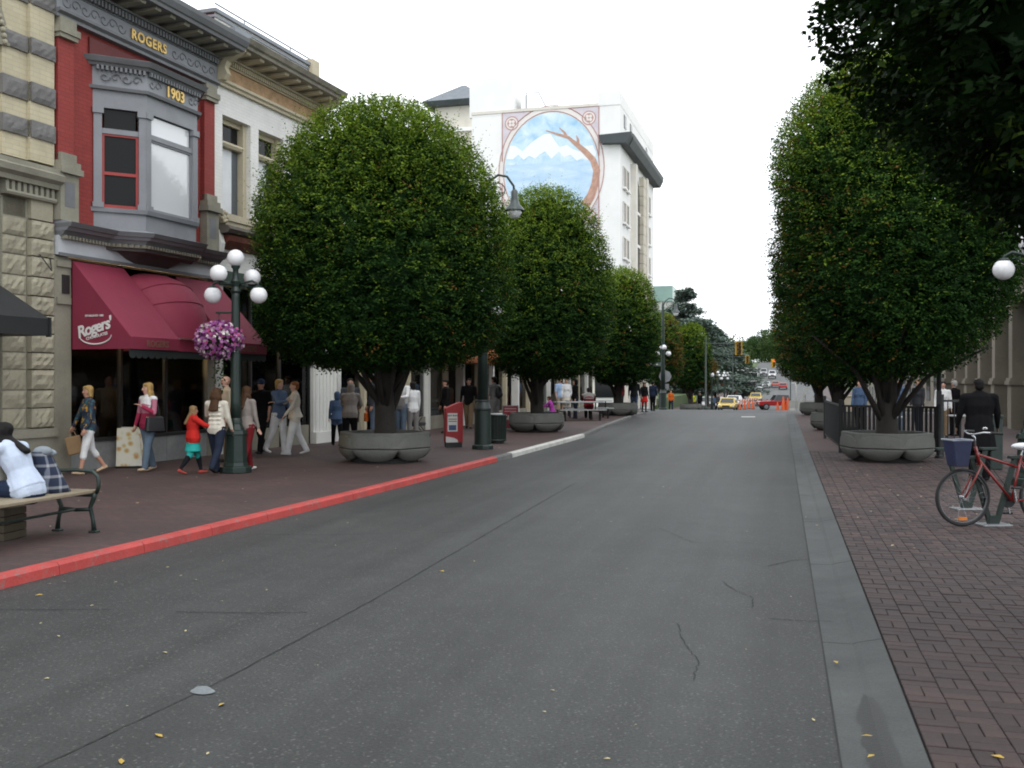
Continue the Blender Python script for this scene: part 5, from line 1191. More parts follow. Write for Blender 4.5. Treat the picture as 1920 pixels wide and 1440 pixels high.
# ------------------------------------------------------------------ red paper box
qn = gnd(850, 838, .1); nb = thing('newspaper_box', 'red wedge topped leaflet box with white poster beside street light', 'newspaper box', qn, RA+R(12))
M('box_red', (.36, .018, .022), .45, .12, 2, .1, 40, .05)
MB().extr([(-.22, .12), (.22, .12), (.22, 1.12), (.16, 1.14), (-.22, .98)], 1, -.16, .2).build('cabinet', 'box_red', nb, bevel=.008)
MB().box(-.20, .20, -.15, .19, 0, .12).build('base', 'iron_black', nb)
po = MB().box(-.17, .08, -.168, -.161, .40, .86).build('poster', 'white_print', nb)
textmesh('poster_heading', 'NEXT BOAT', .052, 'iron_black', po, .001, 0, 'CENTER', Matrix.Translation((-.045, -.1695, .78)) @ MX, .002)
for z in (.70, .645): MB().box(-.15, .06, -.1695, -.168, z, z+.02).build('poster_text', 'brown_print', po)
MB().box(-.14, .05, -.1695, -.168, .43, .56).build('poster_picture', M('poster_blue', (.06, .09, .2), .6, .5, 30), po)
MB().extr([(-.215, .125), (.10, .125), (.08, .19), (.0, .235), (-.10, .255), (-.215, .275)], 1, -.168, -.161).build('white_swoosh', 'white_print', nb)
# litter bin
qn = gnd(931, 831, .1); lb_ = thing('litter_bin', 'dark green slatted litter bin behind the street light', 'litter bin', qn)
MB().lathe([(.21, .02), (.21, .72), (.2, .74)], seg=20).build('liner', 'iron_black', lb_)
for i in range(20):
    a = i*R(18); MB().bar((.235*math.cos(a), .235*math.sin(a), .06), (.25*math.cos(a), .25*math.sin(a), .74), .05, .012).build('slat', 'iron_green', lb_)
MB().lathe([(.255, .72), (.27, .75), (.255, .78), (.2, .78)], seg=24).build('rim', 'iron_green', lb_, True)
MB().lathe([(.25, .06), (.26, .09), (.25, .11)], seg=24).build('hoop', 'iron_green', lb_, True)
MB().lathe([(.19, .76), (.16, .80), (.05, .80)], seg=12).build('bag', M('bin_bag', (.35, .36, .37), .4, .3, 8), lb_)
# sale sign
qn = gnd(957, 806, .1); sg = thing('sale_sign', 'red sale sign board reading 50% behind second planter', 'sign', qn, RA)
MB().box(-.25, .25, -.015, .015, .06, .80).build('panel', M('sign_red', (.36, .03, .045), .5, .1), sg)
MB().box(-.28, -.25, -.02, .02, .02, .83).box(.25, .28, -.02, .02, .02, .83).box(-.25, .25, -.02, .02, .80, .83).box(-.25, .25, -.02, .02, .02, .06).build('frame', 'galv', sg)
textmesh('lettering', '50%', .27, 'white_print', sg, .002, 0, 'CENTER', Matrix.Translation((.0, -.018, .32)) @ MX, .008)
for z in (.70, .61): MB().box(-.2, .2, -.018, -.0155, z, z+.035).build('small_print', M('pink_print', (.6, .35, .36), .6), sg)
MB().box(-.22, -.18, -.2, .2, 0, .02).box(.18, .22, -.2, .2, 0, .02).build('foot', 'galv', sg)
# sandwich board
qn = gnd(244, 877, .1); sb = thing('sandwich_board', 'white sandwich board with painted sweets outside the chocolate shop', 'sandwich board', qn, RA+R(12))
m, n, l, bs = _new('board_art'); MATS['board_art'] = m; co = _coord(n, l); v1 = n.new('ShaderNodeTexVoronoi'); v1.inputs['Scale'].default_value = 8; l.new(co, v1.inputs['Vector'])
c = _ramp(n, l, v1.outputs['Distance'], [(.0, (.45, .20, .08)), (.30, (.62, .42, .20)), (.42, (.60, .62, .40)), (.5, (.70, .66, .55)), (1, (.74, .71, .62))]); nz = _noise(n, l, co, 4, 3)
c = _mix(n, l, _ramp(n, l, nz.outputs[0], [(.52, (0, 0, 0)), (.62, (1, 1, 1))]), c, (.72, .70, .62)); l.new(c, bs.inputs['Base Color'])
for s_ in (-1, 1):
    m_ = MB(); m_.T = Matrix.Rotation(R(-9*s_), 4, 'X') @ Matrix.Translation((0, s_*.10, 0))
    bd_ = m_.extr([(-.24, .06), (.24, .06), (.20, .64), (.12, .80), (-.12, .80), (-.20, .80)], 1, -.012, .012).build('board', 'board_art', sb)
    f_ = MB(); f_.T = m_.T; f_.box(-.25, .25, -.016, .016, .0, .06).build('foot', 'iron_black', sb)
# leaflet/produce cart left of the red box
qn = gnd(806, 800, .1); ct = thing('display_cart', 'grey market cart heaped with brown goods under the trees', 'cart', qn, RA)
MB().box(-.42, .42, -.2, .25, .18, .42).build('trough', 'conc_pale', ct, bevel=.02)
for s_ in (-1, 1): MB().box(s_*.34-.05, s_*.34+.05, -.15, .2, 0, .18).build('leg', 'conc_pale', ct)
for i in range(14): MB().sphere((random.uniform(-.34, .34), random.uniform(-.12, .18), .44), (.09, .07, .06), 8, 6).build('goods', M('goods', (.22, .12, .05), .8, .4, 6), ct)

# ------------------------------------------------------------------ picnic tables
def picnic(label, loc, rz):
    T = thing('picnic_table', label, 'picnic table', loc, rz, 'picnic tables between the left planters')
    for i in range(4): MB().box(-1.0, 1.0, -.36+i*.183, -.36+i*.183+.17, .74, .79).build('tabletop_plank', M('table_grey', (.30, .31, .31), .6, .15, 3), T, bevel=.006)
    for s_ in (-1, 1):
        MB().box(-1.0, 1.0, s_*.62-.14, s_*.62+.14, .43, .47).build('seat', 'table_grey', T)
        for xx in (-.75, .75):
            MB().tube([(xx, s_*.68, 0), (xx, s_*.64, .43)], .022, 6).tube([(xx, s_*.5, 0), (xx, s_*.54, .43)], .022, 6).build('leg', 'iron_black', T)
    for xx in (-.75, .75):
        MB().tube([(xx, -.64, .38), (xx, .64, .38)], .022, 6).tube([(xx, 0, .38), (xx, 0, .74)], .03, 6).build('frame', 'iron_black', T)
    return T
q = gnd(1090, 790, .1); picnic('nearer grey picnic table with metal legs', (q.x-.3, q.y+.9, .1), R(28))
q = gnd(1120, 786, .1); picnic('farther grey picnic table beside third planter', (q.x-.6, q.y+1.2, .1), R(20))

# ------------------------------------------------------------------ cafe fence on the right pavement
def fence(label, a, b, h, pitch, w, name='cafe_fence'):
    a, b = Vector(a), Vector(b); L = (b-a).length; T = thing(name, label, 'fence', a, math.atan2(b.y-a.y, b.x-a.x))
    MB().box(0, L, -.02, .02, h-.05, h).build('rail', 'iron_black', T); MB().box(0, L, -.015, .015, .12, .16).build('rail', 'iron_black', T)
    k = int(L/pitch)
    for i in range(k+1): MB().box(i*pitch-w/2, i*pitch+w/2, -.01, .01, .16, h-.05).build('bar', 'iron_black', T)
    for x in (0, L): MB().box(x-.04, x+.04, -.04, .04, 0, h+.12).build('post', 'iron_black', T)
    return T
g1 = gnd(1566, 838, .05); g2 = gnd(1756, 858, .05); g1 = Vector((1.38, 25.5, .05)); g2 = Vector((3.42, 24.5, .05))
fence('dark slatted cafe fence behind the large right planter', g1, g2, 1.15, .10, .06)
fence('open barred cafe gate right of the planter', g2+Vector((.06, .02, 0)), (4.5, 25.0, .05), 1.30, .16, .016, 'cafe_gate')
fence('cafe fence running away along the right pavement', g1+Vector((0, .1, 0)), (1.25, 31.5, .05), 1.15, .14, .03)
MB_ = thing('fence_post', 'tall dark post at the corner of the cafe fence', 'post', (3.40, 24.3, .05))
MB().lathe([(.09, 0), (.09, .05), (.055, .08), (.05, 1.95), (.065, 1.97), (.02, 2.06)], seg=12).build('shaft', 'iron_black', MB_, True, autos=40)
MB().box(-.05, .05, -.06, .06, 1.2, 1.5).build('bracket', 'iron_black', MB_)
# cafe tables
def cafe_table(label, loc):
    T = thing('cafe_table', label, 'table', loc, 0, 'round cafe tables'); MB().lathe([(.36, .71), (.37, .73), (.36, .75)], seg=20).build('top', 'table_grey', T, True, autos=40)
    MB().lathe([(.03, .03), (.03, .71)], seg=8).build('stem', 'iron_black', T); MB().lathe([(.24, 0), (.22, .03)], seg=14).build('base', 'iron_black', T)
cafe_table('round cafe table behind the right tree trunk', (2.9, 29.5, .05)); cafe_table('round cafe table near the arcade pillars', (4.9, 31, .05))
# cream kiosk further up right pavement
q = gnd(1558, 790, .05); ks = thing('kiosk', 'small cream kiosk box beyond the second right planter', 'kiosk', (2.5, 44, .05))
MB().box(-.4, .4, -.3, .3, .15, 1.05).build('cabinet', M('kiosk_cream', (.55, .50, .38), .6, .1), ks, bevel=.02); MB().box(-.42, .42, -.32, .32, 1.05, 1.10).build('lid', 'cream_paint', ks); MB().box(-.36, .36, -.26, .26, 0, .15).build('base', 'iron_black', ks)
q = gnd(1868, 880, .05); ub2 = thing('utility_cabinet', 'dark green utility cabinet behind the bicycle', 'cabinet', (q.x, q.y+.1, .05), RA)
MB().box(-.20, .06, -.2, .2, 0, 1.02).build('case', 'iron_green', ub2, bevel=.015); MB().box(-.22, .08, -.22, .22, 1.02, 1.06).build('lid', 'iron_green', ub2); MB().box(-.17, .03, -.208, -.2, .1, .95).build('door', 'iron_green', ub2)

# ------------------------------------------------------------------ V shaped bike racks
def rack(label, loc, rz):
    T = thing('bike_rack', label, 'bike rack', loc, rz, 'V shaped iron bike racks'); 
    MB().box(-.18, .18, -.12, .12, 0, .02).build('base_plate', 'galv', T, bevel=.004)
    for s_ in (-1, 1):
        MB().bar((s_*.04, 0, .02), (s_*.27, 0, .80), .05, .05).build('leg', 'iron_green', T)
        MB().box(s_*.20-.16*(s_ > 0)*0-.0, s_*.42, -.045, .045, .80, .835).build('top_plate', 'iron_green', T, bevel=.004)
        for k in (-1, 1): MB().lathe([(.014, 0), (.012, .015)], (s_*.14, k*.09, .02), 8).build('bolt', 'galv', T)
    MB().box(-.06, .06, -.03, .03, .02, .12).build('hub', 'iron_green', T)
    return T
q = gnd(1862, 985, .05); rack('bike rack holding the red bicycle, nearest the camera', q, RA+R(4))
q = gnd(1812, 955, .05); rack('bike rack seen through the front wheel of the bicycle', q, RA+R(4))

# ------------------------------------------------------------------ bicycle (x forward = image left)
q = gnd(1805, 987, .05); bk = thing('bicycle', 'red bicycle with blue front basket leaning in the bike rack', 'bicycle', q, RA+R(180)-R(-6))
M('rubber', (.015, .015, .016), .7, .2, 10); M('frame_red', (.22, .014, .012), .3, .15, 4, coat=.4); M('chrome', (.55, .56, .58), .25, .1, metal=.9); M('basket_blue', (.022, .028, .075), .6, .25, 6); M('reflector', (.7, .22, .03), .3)
WR = .345
def wheel(x):
    w = thing('wheel', None, None); w.parent = bk; w.location = (x, 0, WR)
    circ = lambda r, k=40: [(r*math.cos(2*math.pi*i/k), 0, r*math.sin(2*math.pi*i/k)) for i in range(k)]
    MB().tube(circ(WR-.018), .0185, 8, True).build('tyre', 'rubber', w, True); MB().tube(circ(WR-.042), .011, 6, True).build('rim', M('rim_dark', (.12, .12, .125), .35, metal=.6), w, True)
    sp_ = MB()
    for i in range(28):
        a = 2*math.pi*i/28; sp_.tube([(.02*math.cos(a+.6), (.02 if i % 2 else -.02), .02*math.sin(a+.6)), ((WR-.05)*math.cos(a), 0, (WR-.05)*math.sin(a))], .0012, 3)
    sp_.build('spokes', 'chrome', w); hu = MB(); hu.T = Matrix.Rotation(R(90), 4, 'X'); hu.lathe([(.022, -.05), (.022, .05)], seg=10).build('hub', 'chrome', w)
    return w
wf = wheel(0); wb = wheel(-1.06)
MB().box(-.05, .05, -.012, .012, -.27, -.235).build('reflector', 'reflector', wf)
T3 = lambda *p: [(a, b, c) for a, b, c in p]
fr = MB().tube([(-.20, 0, .80), (-.62, 0, .30)], .017, 8).tube([(-.18, 0, .86), (-.70, 0, .70)], .015, 8).tube([(-.62, 0, .30), (-.74, 0, .84)], .016, 8).tube([(-.62, .05, .30), (-1.06, .05, WR)], .011, 6).tube([(-.62, -.05, .30), (-1.06, -.05, WR)], .011, 6).tube([(-.72, .03, .78), (-1.06, .05, WR)], .009, 6).tube([(-.72, -.03, .78), (-1.06, -.05, WR)], .009, 6).tube([(-.16, 0, .95), (-.21, 0, .74)], .02, 8)
fr.build('frame', 'frame_red', bk, True)
fk = MB().tube([(-.21, .05, .74), (-.10, .05, .52), (0, .05, WR)], .012, 7).tube([(-.21, -.05, .74), (-.10, -.05, .52), (0, -.05, WR)], .012, 7).tube([(-.21, .05, .74), (-.21, -.05, .74)], .013, 7); fk.build('fork', 'frame_red', bk, True)
MB().tube([(-.16, 0, .95), (-.15, 0, 1.06), (-.11, 0, 1.10)], .013, 8).tube([(-.28, .29, 1.12), (-.14, .22, 1.13), (-.11, .06, 1.10), (-.11, -.06, 1.10), (-.14, -.22, 1.13), (-.28, -.29, 1.12)], .011, 8).build('handlebar', 'chrome', bk, True)
for s_ in (-1, 1): MB().tube([(-.20, s_*.25, 1.125), (-.32, s_*.31, 1.118)], .016, 8).build('grip', 'rubber', bk)
MB().tube([(-.74, 0, .84), (-.77, 0, .93)], .013, 8).build('seat_post', 'chrome', bk)
sd = MB().sphere((-.76, 0, .95), (.14, .085, .045), 16, 10).build('saddle', M('saddle_white', (.72, .74, .78), .35, .05), bk, True)
# crank, pedals, chainring
cr_ = MB(); cr_.T = Matrix.Translation((-.62, -.07, .30)) @ Matrix.Rotation(R(90), 4, 'X'); cr_.lathe([(.09, -.004), (.095, 0), (.09, .004)], seg=24).build('chainring', 'iron_black', bk)
for s_, a in ((-1, -100), (1, 80)):
    ex, ez = -.62+.17*math.cos(R(a)), .30+.17*math.sin(R(a))
    MB().bar((-.62, s_*.09, .30), (ex, s_*.09, ez), .018, .025).build('crank', 'chrome', bk); MB().box(ex-.05, ex+.05, s_*.10, s_*.18, ez-.012, ez+.012).build('pedal', 'iron_black', bk, bevel=.004)
bsk = MB().prism([(-.02, -.10), (.14, -.10), (.14, .10), (-.02, .10)], .72, 1.03, [(-.05, -.13), (.19, -.13), (.19, .13), (-.05, .13)])
bkt = bsk.build('basket', 'basket_blue', bk, bevel=.01); MB().tube([(-.05, -.13, 1.035), (.19, -.13, 1.035), (.19, .13, 1.035), (-.05, .13, 1.035)], .012, 6, True).build('rim', M('basket_rim', (.32, .34, .40), .5), bkt)
MB().tube([(-.25, -.02, .86), (-.5, -.03, .55), (-.62, -.05, .4)], .004, 4).build('cable', 'rubber', bk)
MB().sphere((-.22, .1, 1.17), (.03, .03, .02), 8, 6).build('bell', 'chrome', bk)
# ================================================================== PEOPLE
M('skin_fair', (.52, .30, .22), .55, .08, 6, .05, 60, .05); M('skin_tan', (.42, .22, .15), .55, .08, 6, .05, 60, .05); M('skin_dark', (.16, .09, .06), .55, .08)
def cloth(name, col, var=.18): return M(name, col, .9, var, 5, .12, 120, .6, bscale=14, spec=.12)
HAIR = {'blonde': (.42, .27, .10), 'black': (.012, .010, .010), 'brown': (.07, .035, .018), 'ginger': (.30, .11, .035), 'grey': (.35, .34, .33), 'sandy': (.25, .16, .08)}
for k_, c_ in HAIR.items(): M('hair_'+k_, c_, .6, .4, 14, .3, 90, .6, bscale=70, spec=.15)
QUEUE = []
def elltube(mb, a, b, r0, r1, side, cap=1.0):
    a, b = Vector(a), Vector(b); t = b-a; L = t.length; t = t/L if L > 1e-6 else Vector((0, 0, 1))
    sd = Vector(side); sd = sd - t*sd.dot(t)
    if sd.length < 1e-3: sd = t.cross(Vector((0, 1, 0)))
    sd.normalize(); fw_ = t.cross(sd); S = 12; rings = []
    for th in (80, 50, 22): k = math.cos(R(th)); rings.append((a - t*min(r0)*math.sin(R(th)), (r0[0]*k, r0[1]*k)))
    for f in (0, .33, .67, 1): rings.append((a+(b-a)*f, (r0[0]+(r1[0]-r0[0])*f, r0[1]+(r1[1]-r0[1])*f)))
    for th in (22, 50, 80): k = math.cos(R(th)); rings.append((b + t*cap*min(r1)*math.sin(R(th)), (r1[0]*k, r1[1]*k)))
    vs = []; fs = []
    for p, r in rings:
        for i in range(S): an = 2*math.pi*i/S; vs.append(p + sd*(r[0]*math.cos(an)) + fw_*(r[1]*math.sin(an)))
    n_ = len(rings)
    for j in range(n_-1):
        for i in range(S): x = j*S+i; y = j*S+(i+1) % S; fs.append((x, y, y+S, x+S))
    fs += [tuple(range(S))[::-1], tuple(range((n_-1)*S, n_*S))]
    mb.add(vs, fs)
def prim_mesh(PR, vox, name, parent, smooth_it=3):
    mb = MB()
    for p in PR: elltube(mb, p[0], p[1], p[2], p[3], p[4], p[7] if len(p) > 7 else 1.0)
    me = bpy.data.meshes.new(name); me.from_pydata(mb.v, [], mb.f)
    bm = bmesh.new(); bm.from_mesh(me); bmesh.ops.recalc_face_normals(bm, faces=bm.faces); bm.to_mesh(me); bm.free()
    o = bpy.data.objects.new(name, me); COL.objects.link(o); o.parent = parent
    r = o.modifiers.new('r', 'REMESH'); r.mode = 'VOXEL'; r.voxel_size = vox
    s = o.modifiers.new('s', 'SMOOTH'); s.factor = .5; s.iterations = smooth_it
    QUEUE.append((o, PR)); return o
def flush_people():
    dg = bpy.context.evaluated_depsgraph_get(); dg.update()
    out = [(o, PR, bpy.data.meshes.new_from_object(o.evaluated_get(dg))) for o, PR in QUEUE]
    for o, PR, me in out:
        o.modifiers.clear(); old = o.data; o.data = me; me.name = o.name; bpy.data.meshes.remove(old)
        me.materials.clear(); tags = []
        for p in PR:
            if p[5] not in tags: tags.append(p[5])
        for t in tags: me.materials.append(MATS[t])
        n_ = len(me.polygons); C = np.empty(n_*3, np.float32); me.polygons.foreach_get('center', C); C = C.reshape(-1, 3)
        best = np.full(n_, 1e9); bi = np.zeros(n_, np.int32)
        for p in PR:
            a, b = np.array(p[0]), np.array(p[1]); ab = b-a; L2 = max(1e-9, (ab*ab).sum())
            f = np.clip(((C-a)@ab)/L2, 0, 1); q = a+f[:, None]*ab; r0 = sum(p[2])*.5; r1 = sum(p[3])*.5
            # distance in radii using side axis
            t = ab/math.sqrt(L2); sd = np.array(p[4], float); sd = sd - t*(sd@t); sn = np.linalg.norm(sd); sd = sd/sn if sn > 1e-3 else np.array([1., 0, 0]); fw_ = np.cross(t, sd)
            dv = C-q; w = p[2][0]+(p[3][0]-p[2][0])*f; dd = p[2][1]+(p[3][1]-p[2][1])*f; al = dv@t
            e = np.sqrt((dv@sd/w)**2 + (dv@fw_/dd)**2 + (al/np.minimum(w, dd))**2) * (p[6] if len(p) > 6 else 1)
            m_ = e < best; best[m_] = e[m_]; bi[m_] = tags.index(p[5])
        me.polygons.foreach_set('material_index', bi); me.polygons.foreach_set('use_smooth', np.ones(n_, bool)); me.update()
    QUEUE.clear()

def person(label, loc, H, face, top, bot, shoe='shoe_dark', skin='skin_fair', hair=('short', 'brown'), lean=0, head=(0, 0), legs=((8, 4), (-8, 6)), arms=((5, 8, 12, 0), (5, 8, 12, 0)), sleeve='long', cut='trousers', female=True, vox=.013, puffer=False, bulk=1.0, coat=0, neckline=None, detail=True, seat=None, group='people on the pavements', fingers=None):
    """legs: (hip flex, knee flex) left,right.  arms: (flex, abduct, elbow, inward) left,right.  top: material name or list of bands from shoulder down"""
    T = thing('person', label, 'person', loc, R(face)+RA-R(90), group); k = H/1.70; T.scale = (k,)*3
    bulk *= 1.12; bands = top if isinstance(top, (list, tuple)) else [top]; PR = []; X = (1, 0, 0)
    if fingers is None: fingers = vox < .0135
    ln = R(lean); pel = Vector((0, 0, .93))
    def sp(x, y, z): v = Vector((x, y, z-.93)); v = Matrix.Rotation(-ln, 3, 'X') @ v; return v+pel
    sw = (.165 if female else .195)*(.5+.5*bulk); tb = bulk
    hipw = .165 if female else .155
    # torso bands
    tz = [(1.41, .10, .075), (1.36, .155 if female else .18, .095), (1.25, .155 if female else .175, .115), (1.08, .128 if female else .155, .098), (.97, .155, .115), (.87, hipw, .120)]
    for i in range(len(tz)-1):
        (z0, w0, d0), (z1, w1, d1) = tz[i], tz[i+1]; b_ = bands[min(len(bands)-1, int(i*len(bands)/4.01))]
        t_ = b_ if i < 4 else (bands[-1] if coat else bot)
        PR.append((sp(0, 0, z0), sp(0, 0, z1), (w0*tb, d0*tb), (w1*tb, d1*tb), X, t_))
    PR.append((sp(0, 0, 1.05), sp(0, 0, .90), (.145*tb, .110*tb), (.172*tb, .130*tb), X, bands[-1], .95, .1))
    if puffer:
        for i in range(6): z = 1.34-i*.083; PR.append((sp(-.02, 0, z), sp(.02, 0, z), (.040, .145), (.040, .145), (0, 0, 1), bands[-1])); PR.append((sp(-.10, 0, z), sp(.10, 0, z), (.040, .13), (.040, .13), (0, 0, 1), bands[-1]))
    if female: 
        for s_ in (-1, 1): PR.append((sp(s_*.065, .07, 1.24), sp(s_*.06, .085, 1.22), (.06, .05), (.06, .05), X, bands[min(1, len(bands)-1)]))
    if coat: PR.append((sp(0, 0, 1.0), Vector((0, -.01, .93-coat)), (.155*tb, .12*tb), (.20*tb, .16*tb), X, bands[-1], .93, .08))
    if cut == 'skirt': PR.append((sp(0, 0, .98), Vector((0, 0, .58)), (.15, .115), (.235, .21), X, bot, .9, .05))
    legm = bot if cut in ('trousers', 'capri') else ('leggings' if cut == 'skirt' else skin)
    lowm = legm if cut != 'capri' else skin
    feet = []
    for s_, (h, kn) in zip((-1, 1), legs):
        h_, k_ = R(h), R(h-kn); hp = Vector((s_*.088, 0, .90)); kneep = hp+Vector((s_*.008, math.sin(h_), -math.cos(h_)))*.43; ank = kneep+Vector((0, math.sin(k_), -math.cos(k_)))*.40
        lr = (1.22 if cut == 'trousers' else 1.1)*(.6+.4*bulk)
        PR.append((hp, kneep, (.088*lr, .092*lr), (.060*lr, .062*lr), X, bot if cut != 'skirt' else legm)) 
        if cut == 'capri':
            mid = kneep.lerp(ank, .35); PR.append((kneep, mid, (.064, .064), (.064, .066), X, bot)); PR.append((mid, ank, (.048, .052), (.034, .038), X, skin))
        else: PR.append((kneep, ank, (.060*lr, .062*lr), (.042*lr*1.1, .046*lr*1.1) if cut == 'trousers' else (.034, .038), X, lowm))
        fp = k_*.55; fd = Vector((0, math.cos(fp), math.sin(fp))); heel = ank - fd*.045 + Vector((0, 0, -.045)); toe = ank + fd*.145 + Vector((0, 0, -.055))
        PR.append((heel, toe, (.040, .036), (.042, .024), X, shoe)); feet += [heel.z-.036, toe.z-.03]
        PR.append((ank, ank+Vector((0, 0, -.04)), (.036, .04), (.038, .04), X, shoe if cut != 'capri' else skin))
    hands = []
    for s_, (fl, ab, el_, inw) in zip((-1, 1), arms):
        sh = sp(s_*sw, 0, 1.385); f_, o_ = R(fl), R(ab); ud = Vector((s_*math.sin(o_), math.sin(f_)*math.cos(o_), -math.cos(f_)*math.cos(o_))); elb = sh+ud*.275
        f2 = R(fl+el_); i_ = R(inw); fd = Vector((-s_*math.sin(i_)+s_*math.sin(o_)*.5*(1 if inw == 0 else 0), math.sin(f2)*math.cos(i_), -math.cos(f2)*math.cos(i_))).normalized(); wr = elb+fd*.245
        ar = bulk*(1.15 if puffer else 1.0); sl = bands[0] if len(bands) < 3 else bands[1]
        PR.append((sp(s_*sw*.75, 0, 1.385), sh, (.06*ar, .058*ar), (.056*ar, .056*ar), (0, 1, 0), bands[0]))
        PR.append((sh, elb, (.054*ar, .054*ar), (.043*ar, .043*ar), (0, 1, 0), sl if sleeve != 'none' else skin))
        PR.append((elb, wr, (.042*(ar if sleeve == 'long' else 1), .042*(ar if sleeve == 'long' else 1)), (.032*(ar if sleeve == 'long' else .85), .030), (0, 1, 0), (bands[-1] if len(bands) > 2 else sl) if sleeve == 'long' else skin))
        pn = fd.cross(Vector((0, 0, 1))) if abs(fd.z) < .9 else Vector((0, 1, 0)); pn = (pn - fd*pn.dot(fd)).normalized()   # across the palm
        pe = wr+fd*.085; PR.append((wr+fd*.01, pe, (.030, .017), (.040, .015), pn, skin))
        if fingers:
            cu_ = fd.cross(pn)
            for j, (o2, L) in enumerate(((-.030, .062), (-.010, .075), (.010, .070), (.029, .055))):
                b0 = pe+pn*o2; m1 = b0+(fd+cu_*.25).normalized()*L*.55; PR.append((b0, m1, (.0100, .0098), (.0095, .0092), pn, skin)); PR.append((m1, m1+(fd*.8+cu_*.6).normalized()*L*.5, (.0095, .0092), (.0082, .008), pn, skin))
            tb0 = wr+fd*.03-pn*.03; PR.append((tb0, tb0+(fd*.8-pn*.6).normalized()*.055, (.0125, .012), (.0095, .0095), pn, skin))
        else: PR.append((pe, pe+fd*.06, (.036, .014), (.028, .011), pn, skin))
        hands.append(pe+fd*.03)
    # neck and head
    PR.append((sp(0, -.005, 1.40), sp(0, .01, 1.49), (.056, .058), (.050, .054), X, skin))
    if neckline: PR.append((sp(0, .05, 1.40), sp(0, .085, 1.34), (.05, .03), (.03, .02), X, neckline, .8))
    hc = sp(0, .015, 1.585); Rh = Matrix.Rotation(-ln*.6, 3, 'X') @ Matrix.Rotation(R(head[0]), 3, 'Z') @ Matrix.Rotation(R(-head[1]), 3, 'X')
    hv = lambda x, y, z: hc + Rh @ Vector((x, y, z)); hx = tuple(Rh @ Vector((1, 0, 0)))
    PR += [(hv(0, -.005, .035), hv(0, .0, -.01), (.073, .092), (.070, .088), hx, skin), (hv(0, .02, -.03), hv(0, .038, -.085), (.060, .066), (.036, .040), hx, skin),
           (hv(0, .088, .005), hv(0, .104, -.025), (.010, .012), (.015, .014), hx, skin), (hv(0, .072, -.065), hv(0, .072, -.07), (.026, .014), (.024, .012), hx, skin)]
    for s_ in (-1, 1): PR.append((hv(s_*.074, -.005, .01), hv(s_*.072, -.005, -.025), (.010, .022), (.008, .016), hx, skin))
    dz = -min(feet) if seat is None else seat-.93+.115
    sh3 = Vector((0, 0, dz)); PR = [(Vector(p[0])+sh3, Vector(p[1])+sh3, *p[2:]) for p in PR]
    prim_mesh(PR, vox, 'body', T)
    hs = hair[0]; hp_ = []; hm = 'hair_'+hair[1] if hair[1] in HAIR else hair[1]
    hv2 = lambda x, y, z: hv(x, y, z)+sh3
    if hs in ('short', 'bob', 'long', 'curly'):
        hp_.append((hv2(0, -.018, .045), hv2(0, -.032, -.01), (.081, .096), (.076, .078), hx, hm)); hp_.append((hv2(-.03, .03, .066), hv2(.03, .034, .064), (.046, .048), (.046, .048), (0, 0, 1), hm))
    if hs in ('bob', 'long', 'curly'):
        for s_ in (-1, 1): hp_.append((hv2(s_*.066, -.012, .04), hv2(s_*.078, -.012, -.09), (.026, .045), (.018, .034), hx, hm))
        hp_.append((hv2(0, -.055, .02), hv2(0, -.066, -.10), (.072, .05), (.056, .034), hx, hm))
    if hs in ('long', 'curly'):
        b1 = sp(0, -.13*bulk, 1.27)+sh3; w = .11 if hs == 'curly' else .055
        hp_.append((hv2(0, -.06, -.05), b1, (.080, .050), (w, .035), hx, hm))
        for s_ in (-1, 1): hp_.append((hv2(s_*.075, -.02, -.06), sp(s_*.10, .03, 1.36)+sh3, (.028, .04), (.03, .03), hx, hm))
        if hs == 'curly': hp_.append((hv2(0, -.04, .0), hv2(0, -.06, -.08), (.115, .09), (.125, .08), hx, hm))
    if hs in ('cap',):
        hp_.append((hv2(0, -.01, .062), hv2(0, -.01, .04), (.084, .100), (.086, .102), hx, hm)); hp_.append((hv2(0, .10, .05), hv2(0, .155, .04), (.06, .010), (.045, .008), hx, hm))
    if hs == 'hood':
        hp_.append((hv2(0, -.03, .05), hv2(0, -.035, -.06), (.100, .110), (.098, .095), hx, hm))
    if hp_: prim_mesh(hp_, .012 if vox < .0135 else .016, 'hair' if hs not in ('cap', 'hood') else hs, T, 2)
    if detail:
        for s_ in (-1, 1):
            c_ = hv2(s_*.030, .080, .010); MB().sphere(c_, (.009, .006, .006), 8, 6).build('eye', 'eye_dark', T)
        MB().sphere(hv2(0, .083, -.058), (.024, .006, .006), 8, 6).build('mouth', 'lip', T)
    rot = Matrix.Rotation(R(face)+RA-R(90), 3, 'Z')
    T_w = lambda v: Vector(loc) + rot @ ((Vector(v)+sh3)*k)
    return {'root': T, 'hands': [T_w(h) for h in hands], 'w': T_w, 'sp': sp, 'rz': R(face)+RA-R(90), 'k': k}
M('eye_dark', (.03, .02, .015), .2); M('lip', (.38, .12, .11), .5)
